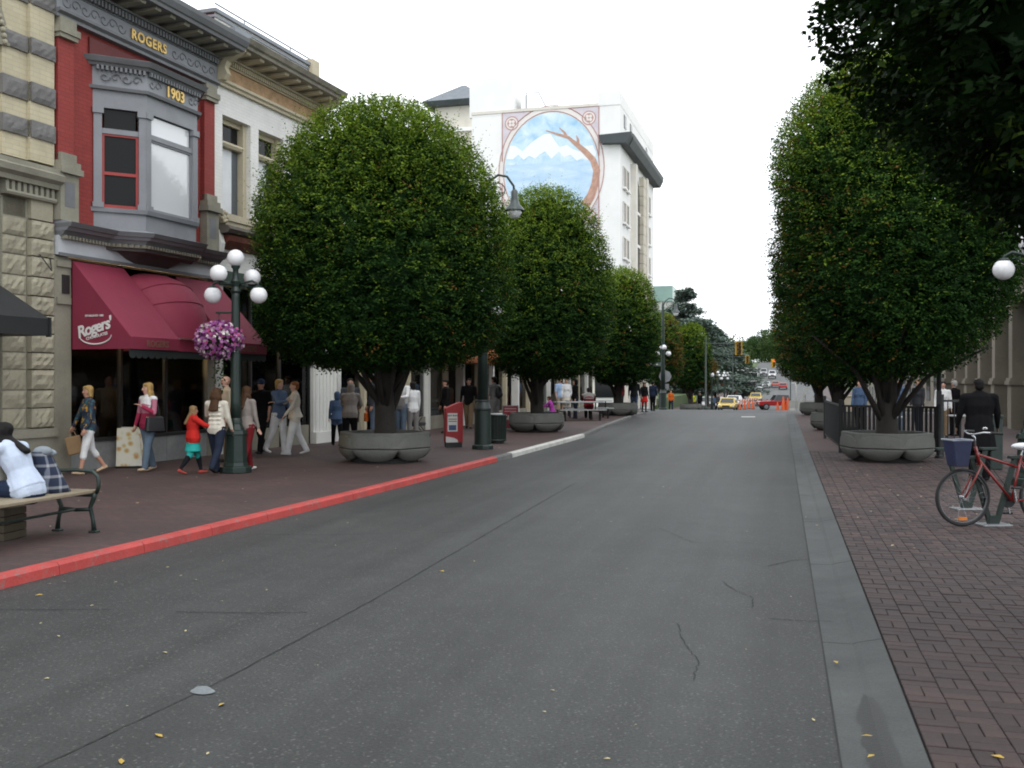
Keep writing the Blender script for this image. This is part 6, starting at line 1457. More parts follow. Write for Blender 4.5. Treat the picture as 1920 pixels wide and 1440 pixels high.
for nm, c_ in dict(shoe_dark=(.02, .02, .022), shoe_white=(.6, .6, .58), shoe_red=(.35, .06, .05), shoe_tan=(.45, .33, .22), leggings=(.012, .013, .016), c_navy=(.018, .028, .055), c_black=(.007, .007, .008), c_white=(.68, .68, .68), c_cream=(.58, .54, .46), c_pink=(.42, .16, .22), c_magenta=(.32, .030, .075), c_jeans=(.11, .15, .20), c_darkjeans=(.018, .024, .042), c_red=(.48, .025, .02), c_teal=(.03, .33, .30), c_beige=(.40, .33, .25), c_grey=(.20, .19, .185), c_greybrown=(.24, .21, .19), c_maroon=(.14, .012, .016), c_blue=(.07, .11, .19), c_denim=(.09, .13, .21), c_khaki=(.20, .14, .085), c_purple=(.36, .05, .32), c_lightblue=(.34, .46, .66), c_shirtblue=(.50, .57, .70), c_charcoal=(.045, .048, .055), c_orange=(.55, .12, .02), c_hivis=(.55, .55, .05)).items(): cloth(nm, c_)
m, n, l, bs = _new('c_floral'); MATS['c_floral'] = m; co = _coord(n, l); vv = _noise(n, l, co, 9, 2, .5, 1.2)
l.new(_ramp(n, l, vv.outputs[0], [(.38, (.02, .09, .11)), (.46, (.014, .024, .05)), (.60, (.014, .024, .05)), (.645, (.50, .32, .03)), (.70, (.45, .14, .03))]), bs.inputs['Base Color']); bs.inputs['Roughness'].default_value = .8
m, n, l, bs = _new('c_plaid'); MATS['c_plaid'] = m; co = _coord(n, l)
def stripes(ax, sc_):
    wv = n.new('ShaderNodeTexWave'); wv.wave_type = 'BANDS'; wv.bands_direction = ax; wv.inputs['Scale'].default_value = sc_; l.new(co, wv.inputs['Vector']); return wv.outputs['Fac']
ca_ = _ramp(n, l, stripes('Z', 2.6), [(.80, (0, 0, 0)), (.92, (.6, .6, .6))]); cb_ = _ramp(n, l, stripes('Y', 2.6), [(.80, (0, 0, 0)), (.92, (.6, .6, .6))])
l.new(_mix(n, l, 1, _mix(n, l, ca_, (.016, .026, .055), (.30, .31, .33)), _mix(n, l, cb_, (.0, .0, .0), (.22, .23, .26)), 'ADD'), bs.inputs['Base Color']); bs.inputs['Roughness'].default_value = .9

def P_(x, y, z=.1): return gnd(x, y, z)
WALK = ((16, 5), (-10, 18)); WALK2 = ((-10, 18), (17, 6)); STAND = ((3, 2), (-3, 3))
AR = (4, 8, 14, 0)
# --- shop side, left to right
w1 = person('blonde woman in navy floral jacket and white capri trousers walking left', P_(166, 889), 1.60, 222, 'c_floral', 'c_white', 'shoe_tan', 'skin_tan', ('bob', 'blonde'), legs=((14, 3), (-12, 24)), arms=((10, 10, 14, 0), (16, 26, 6, 0)), cut='capri', neckline='c_black', head=(10, 0), vox=.011)
w2 = person('blonde woman in white pink and magenta striped sweater with jeans', P_(278, 884), 1.63, 238, ['c_white', 'c_pink', 'c_magenta'], 'c_jeans', 'shoe_tan', 'skin_fair', ('long', 'blonde'), legs=((12, 4), (-8, 10)), arms=((12, 14, 112, 30), (2, 16, 12, 0)), head=(-20, 0), vox=.011, neckline='skin_fair')
g3 = person('small girl in red jacket with teal skirt and black leggings', P_(362, 889), 1.24, 30, 'c_red', 'c_teal', 'shoe_red', 'skin_fair', ('long', 'sandy'), legs=((18, 6), (-14, 20)), arms=((10, 10, 15, 0), (55, 12, 25, 0)), cut='skirt', vox=.014, bulk=1.3)
g4 = person('girl with dark curly hair in white quilted jacket holding the small girl by the hand', P_(406, 889), 1.56, 80, 'c_cream', 'c_darkjeans', 'shoe_dark', 'skin_tan', ('curly', 'brown'), legs=((16, 4), (-16, 24)), arms=((30, 18, 40, 0), (8, 10, 20, 0)), puffer=True, vox=.012)
m5 = person('bald man in beige shirt behind the lamp post', P_(425, 866), 1.76, 215, 'c_beige', 'c_khaki', 'shoe_dark', 'skin_fair', ('bald', 'grey'), female=False, legs=STAND, sleeve='short')
w6 = person('long haired woman in grey jacket and maroon trousers half hidden by lamp post', P_(462, 884), 1.58, 60, 'c_greybrown', 'c_maroon', 'shoe_white', 'skin_fair', ('long', 'brown'), legs=WALK)
m7 = person('man in black with a dark cap walking by the shop window', P_(490, 851), 1.70, 250, 'c_black', 'c_black', 'shoe_dark', 'skin_tan', ('cap', 'c_navy'), female=False, legs=WALK, sleeve='short')
w8 = person('blonde woman in blue jacket and white trousers turning to her friend', P_(523, 852), 1.70, 330, 'c_denim', 'c_white', 'shoe_white', 'skin_fair', ('bob', 'blonde'), legs=((6, 2), (-16, 14)), arms=((10, 8, 30, 0), (40, 10, 60, 10)), vox=.012)
w9 = person('red haired woman in white sweater and white trousers gesturing', P_(553, 853), 1.66, 200, 'c_cream', 'c_white', 'shoe_white', 'skin_fair', ('short', 'ginger'), legs=((14, 4), (-12, 16)), arms=((20, 8, 20, 0), (48, 16, 45, 10)), vox=.012, coat=.06)
p10 = person('child in blue hooded jacket walking behind the first planter', P_(632, 836), 1.38, 110, 'c_blue', 'c_black', 'shoe_dark', 'skin_fair', ('hood', 'c_blue'), legs=WALK, coat=.1, detail=False)
p11 = person('person in grey brown hooded jacket and black trousers seen from behind', P_(656, 842), 1.62, 88, 'c_greybrown', 'c_black', 'shoe_dark', 'skin_fair', ('hood', 'c_greybrown'), lean=14, legs=WALK2, bulk=1.15, detail=False, arms=((30, 12, 45, 15), (30, 12, 45, 15)))
m12 = person('dark haired man facing the street behind the hooded pair', P_(657, 826), 1.72, 280, 'c_charcoal', 'c_darkjeans', 'shoe_dark', 'skin_tan', ('short', 'black'), female=False, legs=STAND)
m13 = person('man in dark jacket carrying an orange bag left of the tree trunk', P_(700, 826), 1.86, 200, 'c_charcoal', 'c_jeans', 'shoe_dark', 'skin_tan', ('short', 'grey'), female=False, legs=STAND)
m14 = person('man in grey shirt right of the first tree trunk', P_(752, 826), 1.78, 250, ['c_white', 'c_grey'], 'c_jeans', 'shoe_dark', 'skin_tan', ('short', 'brown'), female=False, legs=STAND, arms=((35, 10, 50, 10), (10, 8, 20, 0)))
w15 = person('woman in white shirt beyond the first planter', P_(774, 826), 1.62, 120, 'c_white', 'c_grey', 'shoe_dark', 'skin_fair', ('bob', 'black'), legs=STAND, detail=False)
m16 = person('man in black top behind the market cart', P_(836, 812), 1.68, 200, 'c_black', 'c_black', 'shoe_dark', 'skin_tan', ('short', 'black'), female=False, legs=STAND)
m17 = person('man in black jacket and khaki trousers walking behind red paper box', P_(879, 804), 1.75, 265, 'c_black', 'c_khaki', 'shoe_dark', 'skin_tan', ('short', 'black'), female=False, legs=WALK)
m18 = person('man in grey t shirt with black backpack past the street light', P_(927, 806), 1.78, 140, 'c_grey', 'c_grey', 'shoe_dark', 'skin_tan', ('short', 'black'), female=False, legs=STAND, sleeve='short')
# picnic and beyond
p19 = person('child in purple top seated at the nearer picnic table', P_(1036, 795), 1.35, 160, 'c_purple', 'c_jeans', 'shoe_white', 'skin_fair', ('short', 'brown'), lean=15, legs=((85, 85), (80, 85)), arms=((50, 8, 60, 10), (40, 8, 60, 10)), detail=False)
m20 = person('man in light blue shirt and shorts beyond picnic table', P_(1050, 781), 1.75, 300, 'c_lightblue', 'c_beige', 'shoe_white', 'skin_fair', ('short', 'brown'), female=False, legs=STAND, sleeve='short', cut='shorts', detail=False, vox=.016)
w21 = person('woman in white top and pale skirt beyond picnic table', P_(1062, 781), 1.72, 280, 'c_white', 'c_cream', 'shoe_dark', 'skin_fair', ('short', 'sandy'), legs=STAND, cut='skirt', detail=False, vox=.016)
p22 = person('person in black hooded jacket beside the picnic tables', P_(1079, 785), 1.68, 200, 'c_black', 'c_darkjeans', 'shoe_dark', 'skin_tan', ('hood', 'c_black'), legs=STAND, detail=False, vox=.016)
p23 = person('person in maroon and grey jacket seated at farther picnic table', P_(1104, 787), 1.70, 90, ['c_grey', 'c_maroon', 'c_maroon'], 'c_black', 'shoe_dark', 'skin_tan', ('short', 'black'), female=False, lean=8, legs=((85, 85), (80, 85)), arms=((40, 8, 50, 10), (40, 8, 50, 10)), detail=False, vox=.016, bulk=1.2)
p24 = person('person in maroon top standing behind the third planter', P_(1163, 772), 1.66, 95, 'c_maroon', 'c_darkjeans', 'shoe_dark', 'skin_fair', ('short', 'grey'), legs=STAND, detail=False, vox=.016)
m25 = person('grey haired man in dark jacket and jeans standing at kerb by third planter', P_(1189, 777), 1.76, 80, 'c_charcoal', 'c_denim', 'shoe_dark', 'skin_fair', ('short', 'grey'), female=False, legs=((8, 3), (-8, 5)), detail=False, vox=.015)
w26 = person('dark haired woman in black top and red skirt near the crossing', P_(1208, 773), 1.55, 300, 'c_black', 'c_red', 'shoe_dark', 'skin_fair', ('long', 'black'), legs=STAND, cut='skirt', detail=False, vox=.016)
p27 = person('person in dark jacket beside the far street light', P_(1224, 771), 1.60, 60, 'c_navy', 'c_black', 'shoe_dark', 'skin_tan', ('short', 'black'), legs=STAND, detail=False, vox=.018)
# far pedestrians past the crossing
def pf_(x, d, H, label, top, bot, hair='brown', face=270):
    q = far(x, 712, d); return person(label, (q.x, q.y, zr(q.y)), H, face, top, bot, 'shoe_dark', 'skin_fair', ('short', hair), legs=WALK, detail=False, vox=.022, group='distant pedestrians')
pf_(1258, 82, 1.65, 'person in orange top left of the far planter', 'c_orange', 'c_darkjeans'); pf_(1312, 95, 1.75, 'person in black walking past the last planter', 'c_black', 'c_black'); pf_(1338, 112, 1.7, 'distant pedestrian in blue grey by the kerb', 'c_blue', 'c_darkjeans')
pf_(1346, 116, 1.75, 'distant pedestrian in black on the far pavement', 'c_charcoal', 'c_black'); pf_(1353, 120, 1.65, 'distant pedestrian in white t shirt', 'c_white', 'c_jeans'); pf_(1299, 92, 1.65, 'person in hi vis vest by the far planter', 'c_hivis', 'c_darkjeans')
# right pavement and cafe
m30 = person('figure in a long black coat behind the bicycle', P_(1836, 902, .05), 1.74, 80, 'c_black', 'c_black', 'shoe_dark', 'skin_dark', ('short', 'black'), female=False, legs=STAND, coat=.42, bulk=1.25, detail=False, arms=((8, 13, 14, 0), (8, 13, 14, 0)))
def cafe(x, y, H, lab, top, bot, hair, face, sit=False):
    return person(lab, gnd(x, y, .05), H, face, top, bot, 'shoe_dark', 'skin_fair', ('short', hair), legs=((85, 85), (82, 85)) if sit else STAND, detail=False, vox=.017, group='people at the cafe')
cafe(1688, 815, 1.76, 'person in blue shirt right of the big trunk on right pavement', 'c_denim', 'c_jeans', 'grey', 200); cafe(1768, 820, 1.68, 'person in white shirt behind the cafe gate', 'c_white', 'c_khaki', 'black', 250); cafe(1790, 818, 1.70, 'person in black jacket beside the white shirted guest', 'c_black', 'c_black', 'grey', 120)
cafe(1612, 812, 1.72, 'person in blue top left of the big trunk on right pavement', 'c_blue', 'c_black', 'brown', 230); cafe(1722, 812, 1.74, 'person in dark top under the right tree', 'c_charcoal', 'c_darkjeans', 'sandy', 210)
cafe(1535, 772, 1.7, 'person in pale blue top near the kiosk', 'c_lightblue', 'c_darkjeans', 'black', 220)

# --- seated woman on the bench, seen from behind her right shoulder
sbp = gnd(48, 960, .575)
sw_ = person('woman with long black hair in pale blue shirt bent over on the bench', (bp.x-.02, 8.97, .1), 1.64, 168, 'c_shirtblue', 'c_navy', 'shoe_dark', 'skin_fair', ('long', 'black'), lean=27, head=(8, -30), legs=((88, 88), (84, 80)), arms=((34, 8, 80, 16), (30, 8, 88, 16)), bulk=1.14, vox=.010, seat=.475/ (1.64/1.7), group=None)
flush_people()

# ------------------------------------------------------------------ things carried
def bag(name, label, loc, w, d, h, mat, rz=0, handle=.12, tilt=0, cat='bag', taper=.85):
    T = thing(name, label, cat, loc, rz); T.rotation_euler = (0, tilt, rz)
    MB().prism([(-w/2, -d/2), (w/2, -d/2), (w/2, d/2), (-w/2, d/2)], -h-handle, -handle, [(-w/2*taper, -d/2*taper), (w/2*taper, -d/2*taper), (w/2*taper, d/2*taper), (-w/2*taper, d/2*taper)]).build('pouch', mat, T, bevel=min(w, d)*.15)
    for s_ in (-1, 1): MB().tube([(-w*.25, s_*d*.3, -handle-.01), (-w*.18, 0, -.02), (0, 0, 0), (w*.18, 0, -.02), (w*.25, s_*d*.3, -handle-.01)], .006, 5).build('handle', mat, T)
    return T
M('kraft', (.27, .17, .085), .8, .12, 6); M('leather_black', (.018, .019, .022), .45, .2, 6)
bag('paper_bag', 'brown paper shopping bag carried by woman in floral jacket', w1['hands'][1], .27, .12, .33, 'kraft', w1['rz']+R(70), .10, R(12), taper=1)
bag('shoulder_bag', 'large black shoulder bag on the striped sweater woman', w2['w'](w2['sp'](-.21, .02, 1.30)), .36, .13, .28, 'leather_black', w2['rz']+R(80), .24)
bag('tote_bag', 'orange tote bag carried left of the first tree trunk', m13['hands'][1], .24, .10, .24, 'c_orange', m13['rz'], .10)
bag('tote_bag', 'teal bag between the two women in white trousers', w8['hands'][0], .26, .12, .24, 'c_teal', w8['rz']+R(60), .10)
def backpack(label, p, mat):
    loc = p['w'](p['sp'](0, -.19, 1.20)); T = thing('backpack', label, 'backpack', loc, p['rz'])
    MB().sphere((0, 0, 0), (.15, .11, .23), 14, 10).build('pack', mat, T, True)
    MB().sphere((0, -.08, -.07), (.10, .06, .10), 10, 8).build('pocket', mat, T, True)
    for s_ in (-1, 1): MB().tube([(s_*.09, .08, .18), (s_*.11, .20, .20), (s_*.12, .30, .08), (s_*.12, .22, -.10), (s_*.1, .06, -.15)], .012, 6).build('strap', mat, T)
backpack('black backpack on the man in grey t shirt', m18, 'leather_black')
# plaid jacket with grey hood heaped on the bench beside the seated woman
pj = thing('plaid_jacket', 'navy plaid jacket with grey hood piled on the bench beside seated woman', 'jacket', (bp.x-.02, 9.40, .575))
body_ = MB(); vs = []; fs = []
for j in range(9):
    f = j/8
    for i in range(18):
        a = 2*math.pi*i/18; r = (.155-.07*f**1.5)*(1+.08*math.sin(3*a+f*4)+.05*math.sin(7*a)); vs.append((r*.85*math.cos(a)-.06*f, r*1.15*math.sin(a)-.16*f, .45*f-.0))
for j in range(8):
    for i in range(18): a = j*18+i; b = j*18+(i+1) % 18; fs.append((a, b, b+18, a+18))
fs.append(tuple(range(8*18, 9*18))); fs.append(tuple(range(18))[::-1])
body_.add(vs, fs).build('body', 'c_plaid', pj, True)
MB().sphere((-.05, -.14, .45), (.10, .10, .06), 14, 8).sphere((-.03, -.06, .43), (.08, .06, .045), 12, 8).build('hood', cloth('c_hood', (.24, .27, .30)), pj, True)
lb2 = thing('handbag', 'cream canvas bag on the lap of the seated woman', 'bag', sw_['w'](Vector((.0, .34, 1.02))), sw_['rz'])
MB().box(-.15, .15, -.06, .06, -.10, .14).build('pouch', 'c_cream', lb2, bevel=.03); MB().tube([(-.1, 0, .13), (-.06, 0, .26), (.06, 0, .26), (.1, 0, .13)], .01, 6).build('handle', 'c_cream', lb2)
# pushchair
q = gnd(782, 822, .1); pc_ = thing('pushchair', 'dark pushchair behind the first planter', 'pushchair', q, RA+R(20))
MB().tube([(-.35, -.2, .95), (-.1, -.2, .55), (.25, -.22, .12)], .014, 6).tube([(-.35, .2, .95), (-.1, .2, .55), (.25, .22, .12)], .014, 6).tube([(-.3, -.22, .1), (.1, -.2, .62)], .014, 6).tube([(-.3, .22, .1), (.1, .2, .62)], .014, 6).tube([(-.35, -.2, .95), (-.35, .2, .95)], .016, 6).build('frame', 'iron_black', pc_)
MB().extr([(-.2, .85), (-.12, .35), (.2, .38), (.22, .46), (-.05, .46), (-.12, .86)], 1, -.18, .18).build('seat', 'c_charcoal', pc_)
for x, yy in ((.25, -.22), (.25, .22), (-.3, -.22), (-.3, .22)):
    w = MB(); w.T = Matrix.Translation((x, yy, .09)) @ Matrix.Rotation(R(90), 4, 'X'); w.lathe([(.06, -.015), (.09, -.012), (.09, .012), (.06, .015)], seg=14).build('wheel', 'rubber', pc_)
# ================================================================== VEHICLES AND SITE FURNITURE PAST THE CROSSING
M('tyre', (.016, .016, .017), .8); M('rim_grey', (.3, .3, .31), .4, metal=.6); M('headlight', (.7, .72, .7), .15); M('tail_red', (.45, .02, .015), .3); M('bumper', (.03, .03, .032), .6)
glassmat('car_glass', (.02, .025, .03), .05, 1, 1.5)
def paint(name, c): return M(name, c, .3, .05, 2, .03, 40, 0, coat=.6)
def car(label, loc, rz, L, Wd, H, col, kind='sedan', cat='car', name='car', group='cars on the far street'):
    T = thing(name, label, cat, loc, rz, group); pm = paint('paint_%d_%d_%d' % tuple(int(c*99) for c in col), col); h = Wd/2
    if kind == 'sedan': low = [(-.5, .30), (-.5, .52), (-.46, .58), (-.2, .60), (.24, .60), (.46, .52), (.5, .42), (.5, .28)]; cab = [(-.40, .58), (-.26, .97), (.06, 1.0), (.24, .60)]
    elif kind == 'hatch': low = [(-.5, .28), (-.5, .55), (-.47, .60), (.26, .60), (.46, .52), (.5, .42), (.5, .26)]; cab = [(-.48, .60), (-.40, .96), (-.1, 1.0), (.08, .98), (.28, .60)]
    elif kind == 'jeep': low = [(-.5, .30), (-.5, .60), (.10, .60), (.46, .58), (.5, .54), (.5, .28)]; cab = [(-.32, .60), (-.30, .97), (.02, 1.0), (.12, .60)]
    elif kind == 'van': low = [(-.5, .2), (-.5, .55), (.42, .55), (.5, .42), (.5, .2)]; cab = [(-.5, .55), (-.48, .98), (.30, 1.0), (.44, .55)]
    m_ = MB(); k = len(low)
    vs = [(x*L, s_*(h if 0 < i < k-1 else h*.96), z*H) for s_ in (-1, 1) for i, (x, z) in enumerate(low)]
    m_.add(vs, [tuple(range(k)), tuple(range(k, 2*k))[::-1]] + [(i, k+i, k+(i+1) % k, (i+1) % k) for i in range(k)]); m_.build('body', pm, T, bevel=.05*H/1.5)
    m_ = MB(); k = len(cab); vs = [(x*L, s_*h*(.97 if z < .7 else .80), z*H-(.02 if z < .7 else 0)) for s_ in (-1, 1) for x, z in cab]
    m_.add(vs, [tuple(range(k)), tuple(range(k, 2*k))[::-1]] + [(i, k+i, k+(i+1) % k, (i+1) % k) for i in range(k)]); cb = m_.build('cabin', paint('soft_top', (.03, .03, .032)) if kind == 'jeep' else pm, T, bevel=.03)
    # glazing, slightly proud
    c = [Vector((x*L, z*H)) for x, z in cab]; cen = sum(c, Vector((0, 0)))/len(c); ins = [cen+(v-cen)*.80 for v in c]
    for s_ in (-1, 1):
        vs = [(v.x, s_*(h*(.97-.17*max(0, (v.y/H-.6)/.4))+.012), v.y) for v in ins]; MB().add(vs, [tuple(range(len(vs)))]).build('side_window', 'car_glass', T)
    for a, b, nm in ((c[-2], c[-1], 'windscreen'), (c[0], c[1], 'rear_window')):
        dx = .015 if nm == 'windscreen' else -.015; p0, p1 = a.lerp(b, .12), a.lerp(b, .88)
        MB().add([(p.x+dx, s_*h*(.70 if p.y/H > .8 else .82), p.y+.01) for p in (p0, p1) for s_ in (-1, 1)], [(0, 1, 3, 2)]).build(nm, 'car_glass', T)
    wr = H*.225 if kind != 'jeep' else H*.215
    for x in (-.31*L, .31*L):
        for s_ in (-1, 1):
            w = MB(); w.T = Matrix.Translation((x, s_*(h-.08), wr)) @ Matrix.Rotation(R(90), 4, 'X'); wo_ = w.lathe([(wr*.62, -.1), (wr*.94, -.1), (wr, -.07), (wr, .07), (wr*.94, .1), (wr*.62, .1)], seg=20).build('wheel', 'tyre', T, True, autos=40)
            r_ = MB(); r_.T = w.T; r_.lathe([(wr*.6, -.105), (wr*.2, -.11), (wr*.2, .11), (wr*.6, .105)], seg=14).build('rim', 'rim_grey', wo_)
    for s_ in (-1, 1):
        MB().box(L*.485, L*.503, s_*h*.78-.14, s_*h*.78+.14, H*.40, H*.49).build('headlight', 'headlight', T); MB().box(-L*.503, -L*.49, s_*h*.80-.12, s_*h*.80+.12, H*.42, H*.54).build('tail_light', 'tail_red', T)
        MB().box(L*.16, L*.19, s_*(h+.02), s_*(h+.16), H*.60, H*.68).build('mirror', pm, T)
    MB().box(L*.47, L*.515, -h*.96, h*.96, H*.22, H*.34).build('bumper', 'bumper', T); MB().box(-L*.515, -L*.47, -h*.96, h*.96, H*.22, H*.34).build('bumper', 'bumper', T)
    MB().box(L*.488, L*.504, -h*.45, h*.45, H*.36, H*.48).build('grille', 'bumper', T)
    return T
def vp(x, d): q = far(x, 712, d); return (q.x, q.y, zr(q.y)+.0)
RED, YEL, WHT, SIL, GRY, DRK = (.40, .015, .018), (.62, .42, .03), (.72, .72, .72), (.42, .43, .44), (.16, .17, .18), (.03, .03, .035)
car('red jeep with black soft top driving left across the street', vp(1455, 116), RA+R(180), 4.3, 1.85, 1.75, RED, 'jeep')
car('yellow taxi facing the camera at the crossing', vp(1365, 108), R(-93), 4.4, 1.75, 1.5, YEL, 'hatch', 'taxi', 'taxi')
car('white police style sedan behind the yellow taxi', vp(1376, 128), R(-95), 4.8, 1.85, 1.45, WHT, 'sedan')
car('white car parked on the left below the cedar', vp(1325, 118), R(-80), 4.5, 1.8, 1.45, SIL, 'sedan')
car('silver saloon coming down the hill', vp(1423, 222), R(-90), 4.6, 1.8, 1.45, SIL, 'sedan'); car('white saloon behind the silver one on the hill', vp(1437, 236), R(-90), 4.6, 1.8, 1.45, WHT, 'sedan')
car('pale red car climbing the hill', vp(1454, 238), R(90), 4.4, 1.8, 1.45, (.45, .12, .10), 'hatch'); car('red car parked at the hill kerb', vp(1468, 228), R(90), 4.4, 1.8, 1.45, RED, 'hatch')
car('white van high on the hill', vp(1448, 285), R(-90), 5.2, 2.0, 2.3, WHT, 'van', 'van', 'van'); car('grey van higher on the hill', vp(1432, 300), R(-90), 5.2, 2.0, 2.2, SIL, 'van', 'van', 'van')
car('dark car at the bottom of the hill', vp(1399, 172), R(-90), 4.6, 2.6, 1.9, DRK, 'van')
car('yellow car behind the orange cones', vp(1417, 150), R(-90), 4.4, 1.75, 1.45, YEL, 'hatch', 'taxi', 'taxi')
def bus(label, loc, rz, L, Wd, H, col, lowcol, group='buses on the hill'):
    T = thing('bus', label, 'bus', loc, rz, group); h = Wd/2
    MB().box(-L/2, L/2, -h, h, .35, H).build('body', paint('bus_%d' % int(col[0]*99), col), T, bevel=.12); MB().box(-L/2+.1, L/2+.02, -h-.01, h+.01, .32, .95).build('skirt', paint('busl_%d' % int(lowcol[0]*99), lowcol), T)
    MB().box(L/2+.005, L/2+.03, -h*.88, h*.88, 1.2, min(H-.7, 2.5)).build('windscreen', 'car_glass', T)
    MB().box(L/2+.005, L/2+.03, -h*.6, h*.6, H-.5, H-.2).build('destination_panel', M('dest', (.3, .03, .02), .4), T)
    if H > 3.8: MB().box(L/2+.005, L/2+.03, -h*.88, h*.88, 2.75, 3.6).build('upper_windscreen', 'car_glass', T)
    for i in range(6):
        for s_ in (-1, 1): MB().box(-L/2+.6+i*(L-1.2)/6, -L/2+.6+(i+.88)*(L-1.2)/6, s_*h-.02, s_*h+.02, 1.3, 2.3).build('side_window', 'car_glass', T)
    for x in (-L*.3, L*.32):
        for s_ in (-1, 1): w = MB(); w.T = Matrix.Translation((x, s_*(h-.12), .48)) @ Matrix.Rotation(R(90), 4, 'X'); w.lathe([(.3, -.12), (.48, -.12), (.48, .12), (.3, .12)], seg=18).build('wheel', 'tyre', T)
    for s_ in (-1, 1): MB().box(L/2+.005, L/2+.03, s_*h*.75-.15, s_*h*.75+.15, .6, .8).build('headlight', 'headlight', T)
    return T
bus('dark fronted city bus with red bumper coming down the hill', vp(1383, 200), R(-90), 11, 2.5, 3.1, (.30, .33, .33), RED)
bus('white motor coach parked up the hill', vp(1408, 262), R(-84), 12, 2.6, 3.7, WHT, (.6, .6, .6)); bus('second white coach behind the first one', vp(1392, 275), R(-90), 12, 2.6, 3.5, WHT, WHT)
bk_ = thing('truck', 'white box truck stopped near the cones with dark tail', 'truck', vp(1404, 165), R(90)); 
MB().box(-3, 1.4, -1.1, 1.1, .9, 2.9).build('box', 'bumper', bk_, bevel=.05); MB().box(1.5, 3, -1.0, 1.0, .5, 2.3).build('cab', paint('truck_white', WHT), bk_, bevel=.1); MB().box(-3.1, 1.5, -1.15, 1.15, 2.9, 3.1).build('roof', 'truck_white', bk_); MB().box(-3, 3, -.9, .9, .5, .9).build('chassis', 'bumper', bk_)
for x in (-2.1, 2.1):
    for s_ in (-1, 1): w = MB(); w.T = Matrix.Translation((x, s_*.95, .45)) @ Matrix.Rotation(R(90), 4, 'X'); w.lathe([(.25, -.12), (.45, -.12), (.45, .12), (.25, .12)], seg=16).build('wheel', 'tyre', bk_)
# cones and barricades
M('cone_orange', (.65, .10, .015), .5, .1)
cone0 = thing('traffic_cone', 'tall orange traffic cone in front of the red jeep', 'traffic cone', vp(1458, 108), 0, 'orange traffic cones'); 
MB().lathe([(.2, .05), (.05, 1.05), (.04, 1.08)], seg=14).build('cone', 'cone_orange', cone0, True, autos=40); MB().box(-.26, .26, -.26, .26, 0, .05).build('foot', 'bumper', cone0)
MB().lathe([(.135, .45), (.105, .65)], seg=14, cap=False).build('band', 'white_print', cone0); MB().lathe([(.09, .75), (.07, .88)], seg=14, cap=False).build('band', 'white_print', cone0)
for x, d, s_, lb in ((1469, 106, 1.5, 'largest orange traffic cone right of the jeep wheel'), (1477, 106, 1.4, 'orange cone by the concrete barrier'), (1396, 118, .9, 'orange cone right of the taxi'), (1404, 120, .9, 'orange cone among the barricades'), (1412, 119, .9, 'orange cone at the end of the barricades'), (1387, 117, .8, 'orange cone nearest the taxi')):
    dup(cone0, vp(x, d), 0, lb, s_)
bar0 = thing('barricade', 'orange and white striped barricade nearest the taxi', 'barricade', vp(1392, 122), 0, 'orange street barricades')
for z in (.45, .85): 
    b_ = MB().box(-.75, .75, -.02, .02, z, z+.2).build('board', 'white_print', bar0)
    for i in range(5): MB().extr([(-.75+i*.3, z), (-.6+i*.3, z), (-.5+i*.3, z+.2), (-.65+i*.3, z+.2)], 1, -.026, -.021).build('stripe', 'cone_orange', b_)
for x in (-.65, .65): MB().bar((x, -.25, 0), (x, 0, 1.1), .05, .05).build('leg', 'galv', bar0); MB().bar((x, .25, 0), (x, 0, 1.1), .05, .05).build('leg', 'galv', bar0)
dup(bar0, vp(1402, 126), R(15), 'orange and white barricade in the middle of the cones'); dup(bar0, vp(1411, 130), R(-10), 'orange and white barricade behind the jeep nose')
# concrete barrier, bent white pole, ramp panel at right
q = vp(1504, 100); cb_ = thing('concrete_barrier', 'pale concrete barrier right of the red jeep', 'barrier', q, RA); MB().extr([(-.35, 0), (.35, 0), (.30, .15), (.14, .4), (.10, 1.1), (-.10, 1.1), (-.14, .4), (-.30, .15)], 0, -1.3, 1.3).build('block', 'conc_pale', cb_); MB().box(-1.2, 1.2, -.05, .05, 1.1, 1.15).build('cap', 'conc_pale', cb_)
q = vp(1493, 96); wp = thing('bent_pole', 'thin white pole with bent top by the concrete barrier', 'pole', q, RA); MB().tube([(0, 0, 0), (0, 0, 2.5), (-.12, 0, 2.72), (-.4, 0, 2.75)], .05, 8).build('pole', 'white_paint', wp, True); MB().box(-.15, .15, -.15, .15, 0, .05).build('foot', 'galv', wp)
q = vp(1502, 94); rp = thing('site_ramp', 'leaning grey site panel beside the bent pole', 'panel', q, RA); MB().bar((-.3, 0, .0), (.5, .2, 2.2), .5, .06).build('panel', 'conc_pale', rp); MB().bar((.5, .5, 0), (.45, .2, 2.0), .06, .06).build('prop', 'galv', rp)
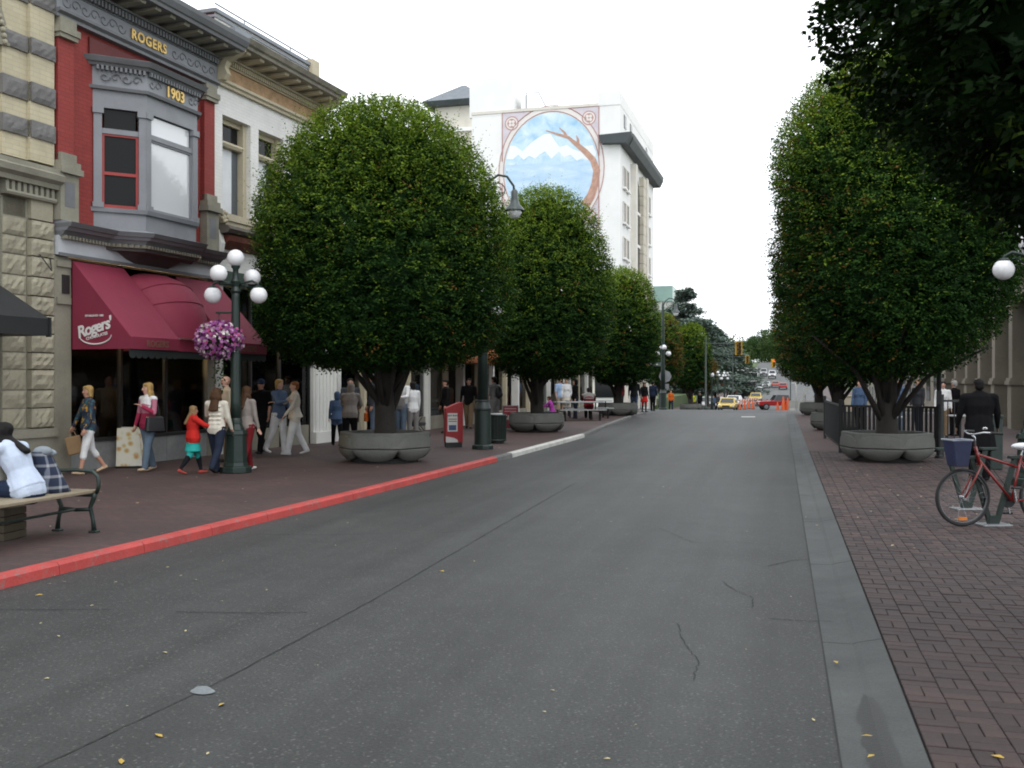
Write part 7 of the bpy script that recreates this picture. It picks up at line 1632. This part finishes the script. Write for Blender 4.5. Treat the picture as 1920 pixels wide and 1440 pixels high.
# traffic signals
M('signal_yellow', (.55, .33, .03), .5, .1); M('lens_dark', (.03, .02, .02), .3); M('lens_red', (.7, .05, .02), .3, emit=(1, .06, .02, 2.5), bump=0)
def signal(label, px, d, arm, red=False, h=4.3, side=-1):
    q = far(px, 712, d); zg = zr(q.y); T = thing('traffic_signal', label, 'traffic light', (q.x, q.y, zg), RA, 'traffic signals at the crossing')
    top = h-zg; ax = side*arm
    MB().lathe([(.16, 0), (.14, .3), (.08, .35), (.06, top+.9)], (ax, 0, 0), 12).build('pole', 'iron_green', T, True); MB().tube([(ax, 0, top+.35), (0, 0, top+.35)], .04, 8).build('mast_arm', 'iron_green', T)
    MB().box(-.28, .28, -.02, .02, top-.55, top+.55).build('backplate', 'signal_yellow', T); MB().box(-.17, .17, -.2, -.02, top-.48, top+.48).build('housing', 'lens_dark' if not red else 'signal_yellow', T)
    for i, z in enumerate((.31, 0, -.31)):
        hd = MB(); hd.T = Matrix.Translation((0, -.2, top+z)) @ Matrix.Rotation(R(90), 4, 'X'); hd.lathe([(.14, 0), (.14, .15)], seg=14, cap=False).build('visor', 'signal_yellow', T)
        ln_ = MB(); ln_.T = Matrix.Translation((0, -.205, top+z)) @ Matrix.Rotation(R(90), 4, 'X'); ln_.lathe([(.12, 0), (.10, .02)], seg=14).build('lens', 'lens_red' if (red and i == 0) else 'lens_dark', T)
    return T
signal('yellow framed traffic signal hanging over the far street', 1385, 80, 2.6)
signal('traffic signal showing red beside the right hand trees', 1450, 130, 2.2, True, 3.9, 1)
signal('small far yellow signal right of the hanging one', 1401, 140, 2.0, False, 4.6)
# far globe lamps on the left pavement
for i, (x, d) in enumerate(((1346, 125), (1358, 140), (1364, 155), (1369, 170))):
    q = far(x, 712, d); T = dup(lampD, (q.x, q.y, zr(q.y)), None, ['nearest', 'second', 'third', 'furthest'][i] + ' of the distant globe lamps below the cedar')
q = far(1335, 712, 92); pp = thing('sign_post', 'dark sign post at the far corner beside the small planter', 'post', (q.x, q.y, zr(q.y)), RA)
MB().lathe([(.14, 0), (.14, .9), (.09, .95), (.08, 3.1)], seg=10).build('pole', 'iron_green', pp); MB().sphere((0, 0, 3.3), .2, 14, 10).build('globe', 'globe', pp, True)
# grass bank left of the crossing and shop stalls of the far pavement
gb = MB().box(-30, -12.5, 106, 150, -3, -.2).build('lawn', 'grass'); tag(gb, 'green lawn beyond the crossing on the left', 'lawn', kind='structure')
rs = thing('market_stall', 'red canopied stall among the far pedestrians', 'stall', vp(1352, 150), RA); MB().extr([(-1.4, 2.1), (1.4, 2.1), (0, 2.8)], 1, -1.2, 1.2).build('canopy', 'cone_orange' if False else M('stall_red', (.4, .04, .03), .7), rs)
for x in (-1.3, 1.3):
    for yy in (-1.1, 1.1): MB().tube([(x, yy, 0), (x, yy, 2.1)], .03, 6).build('pole', 'galv', rs)
MB().box(-1.2, 1.2, -.5, .5, .8, .86).build('counter', 'shelf_wood', rs)
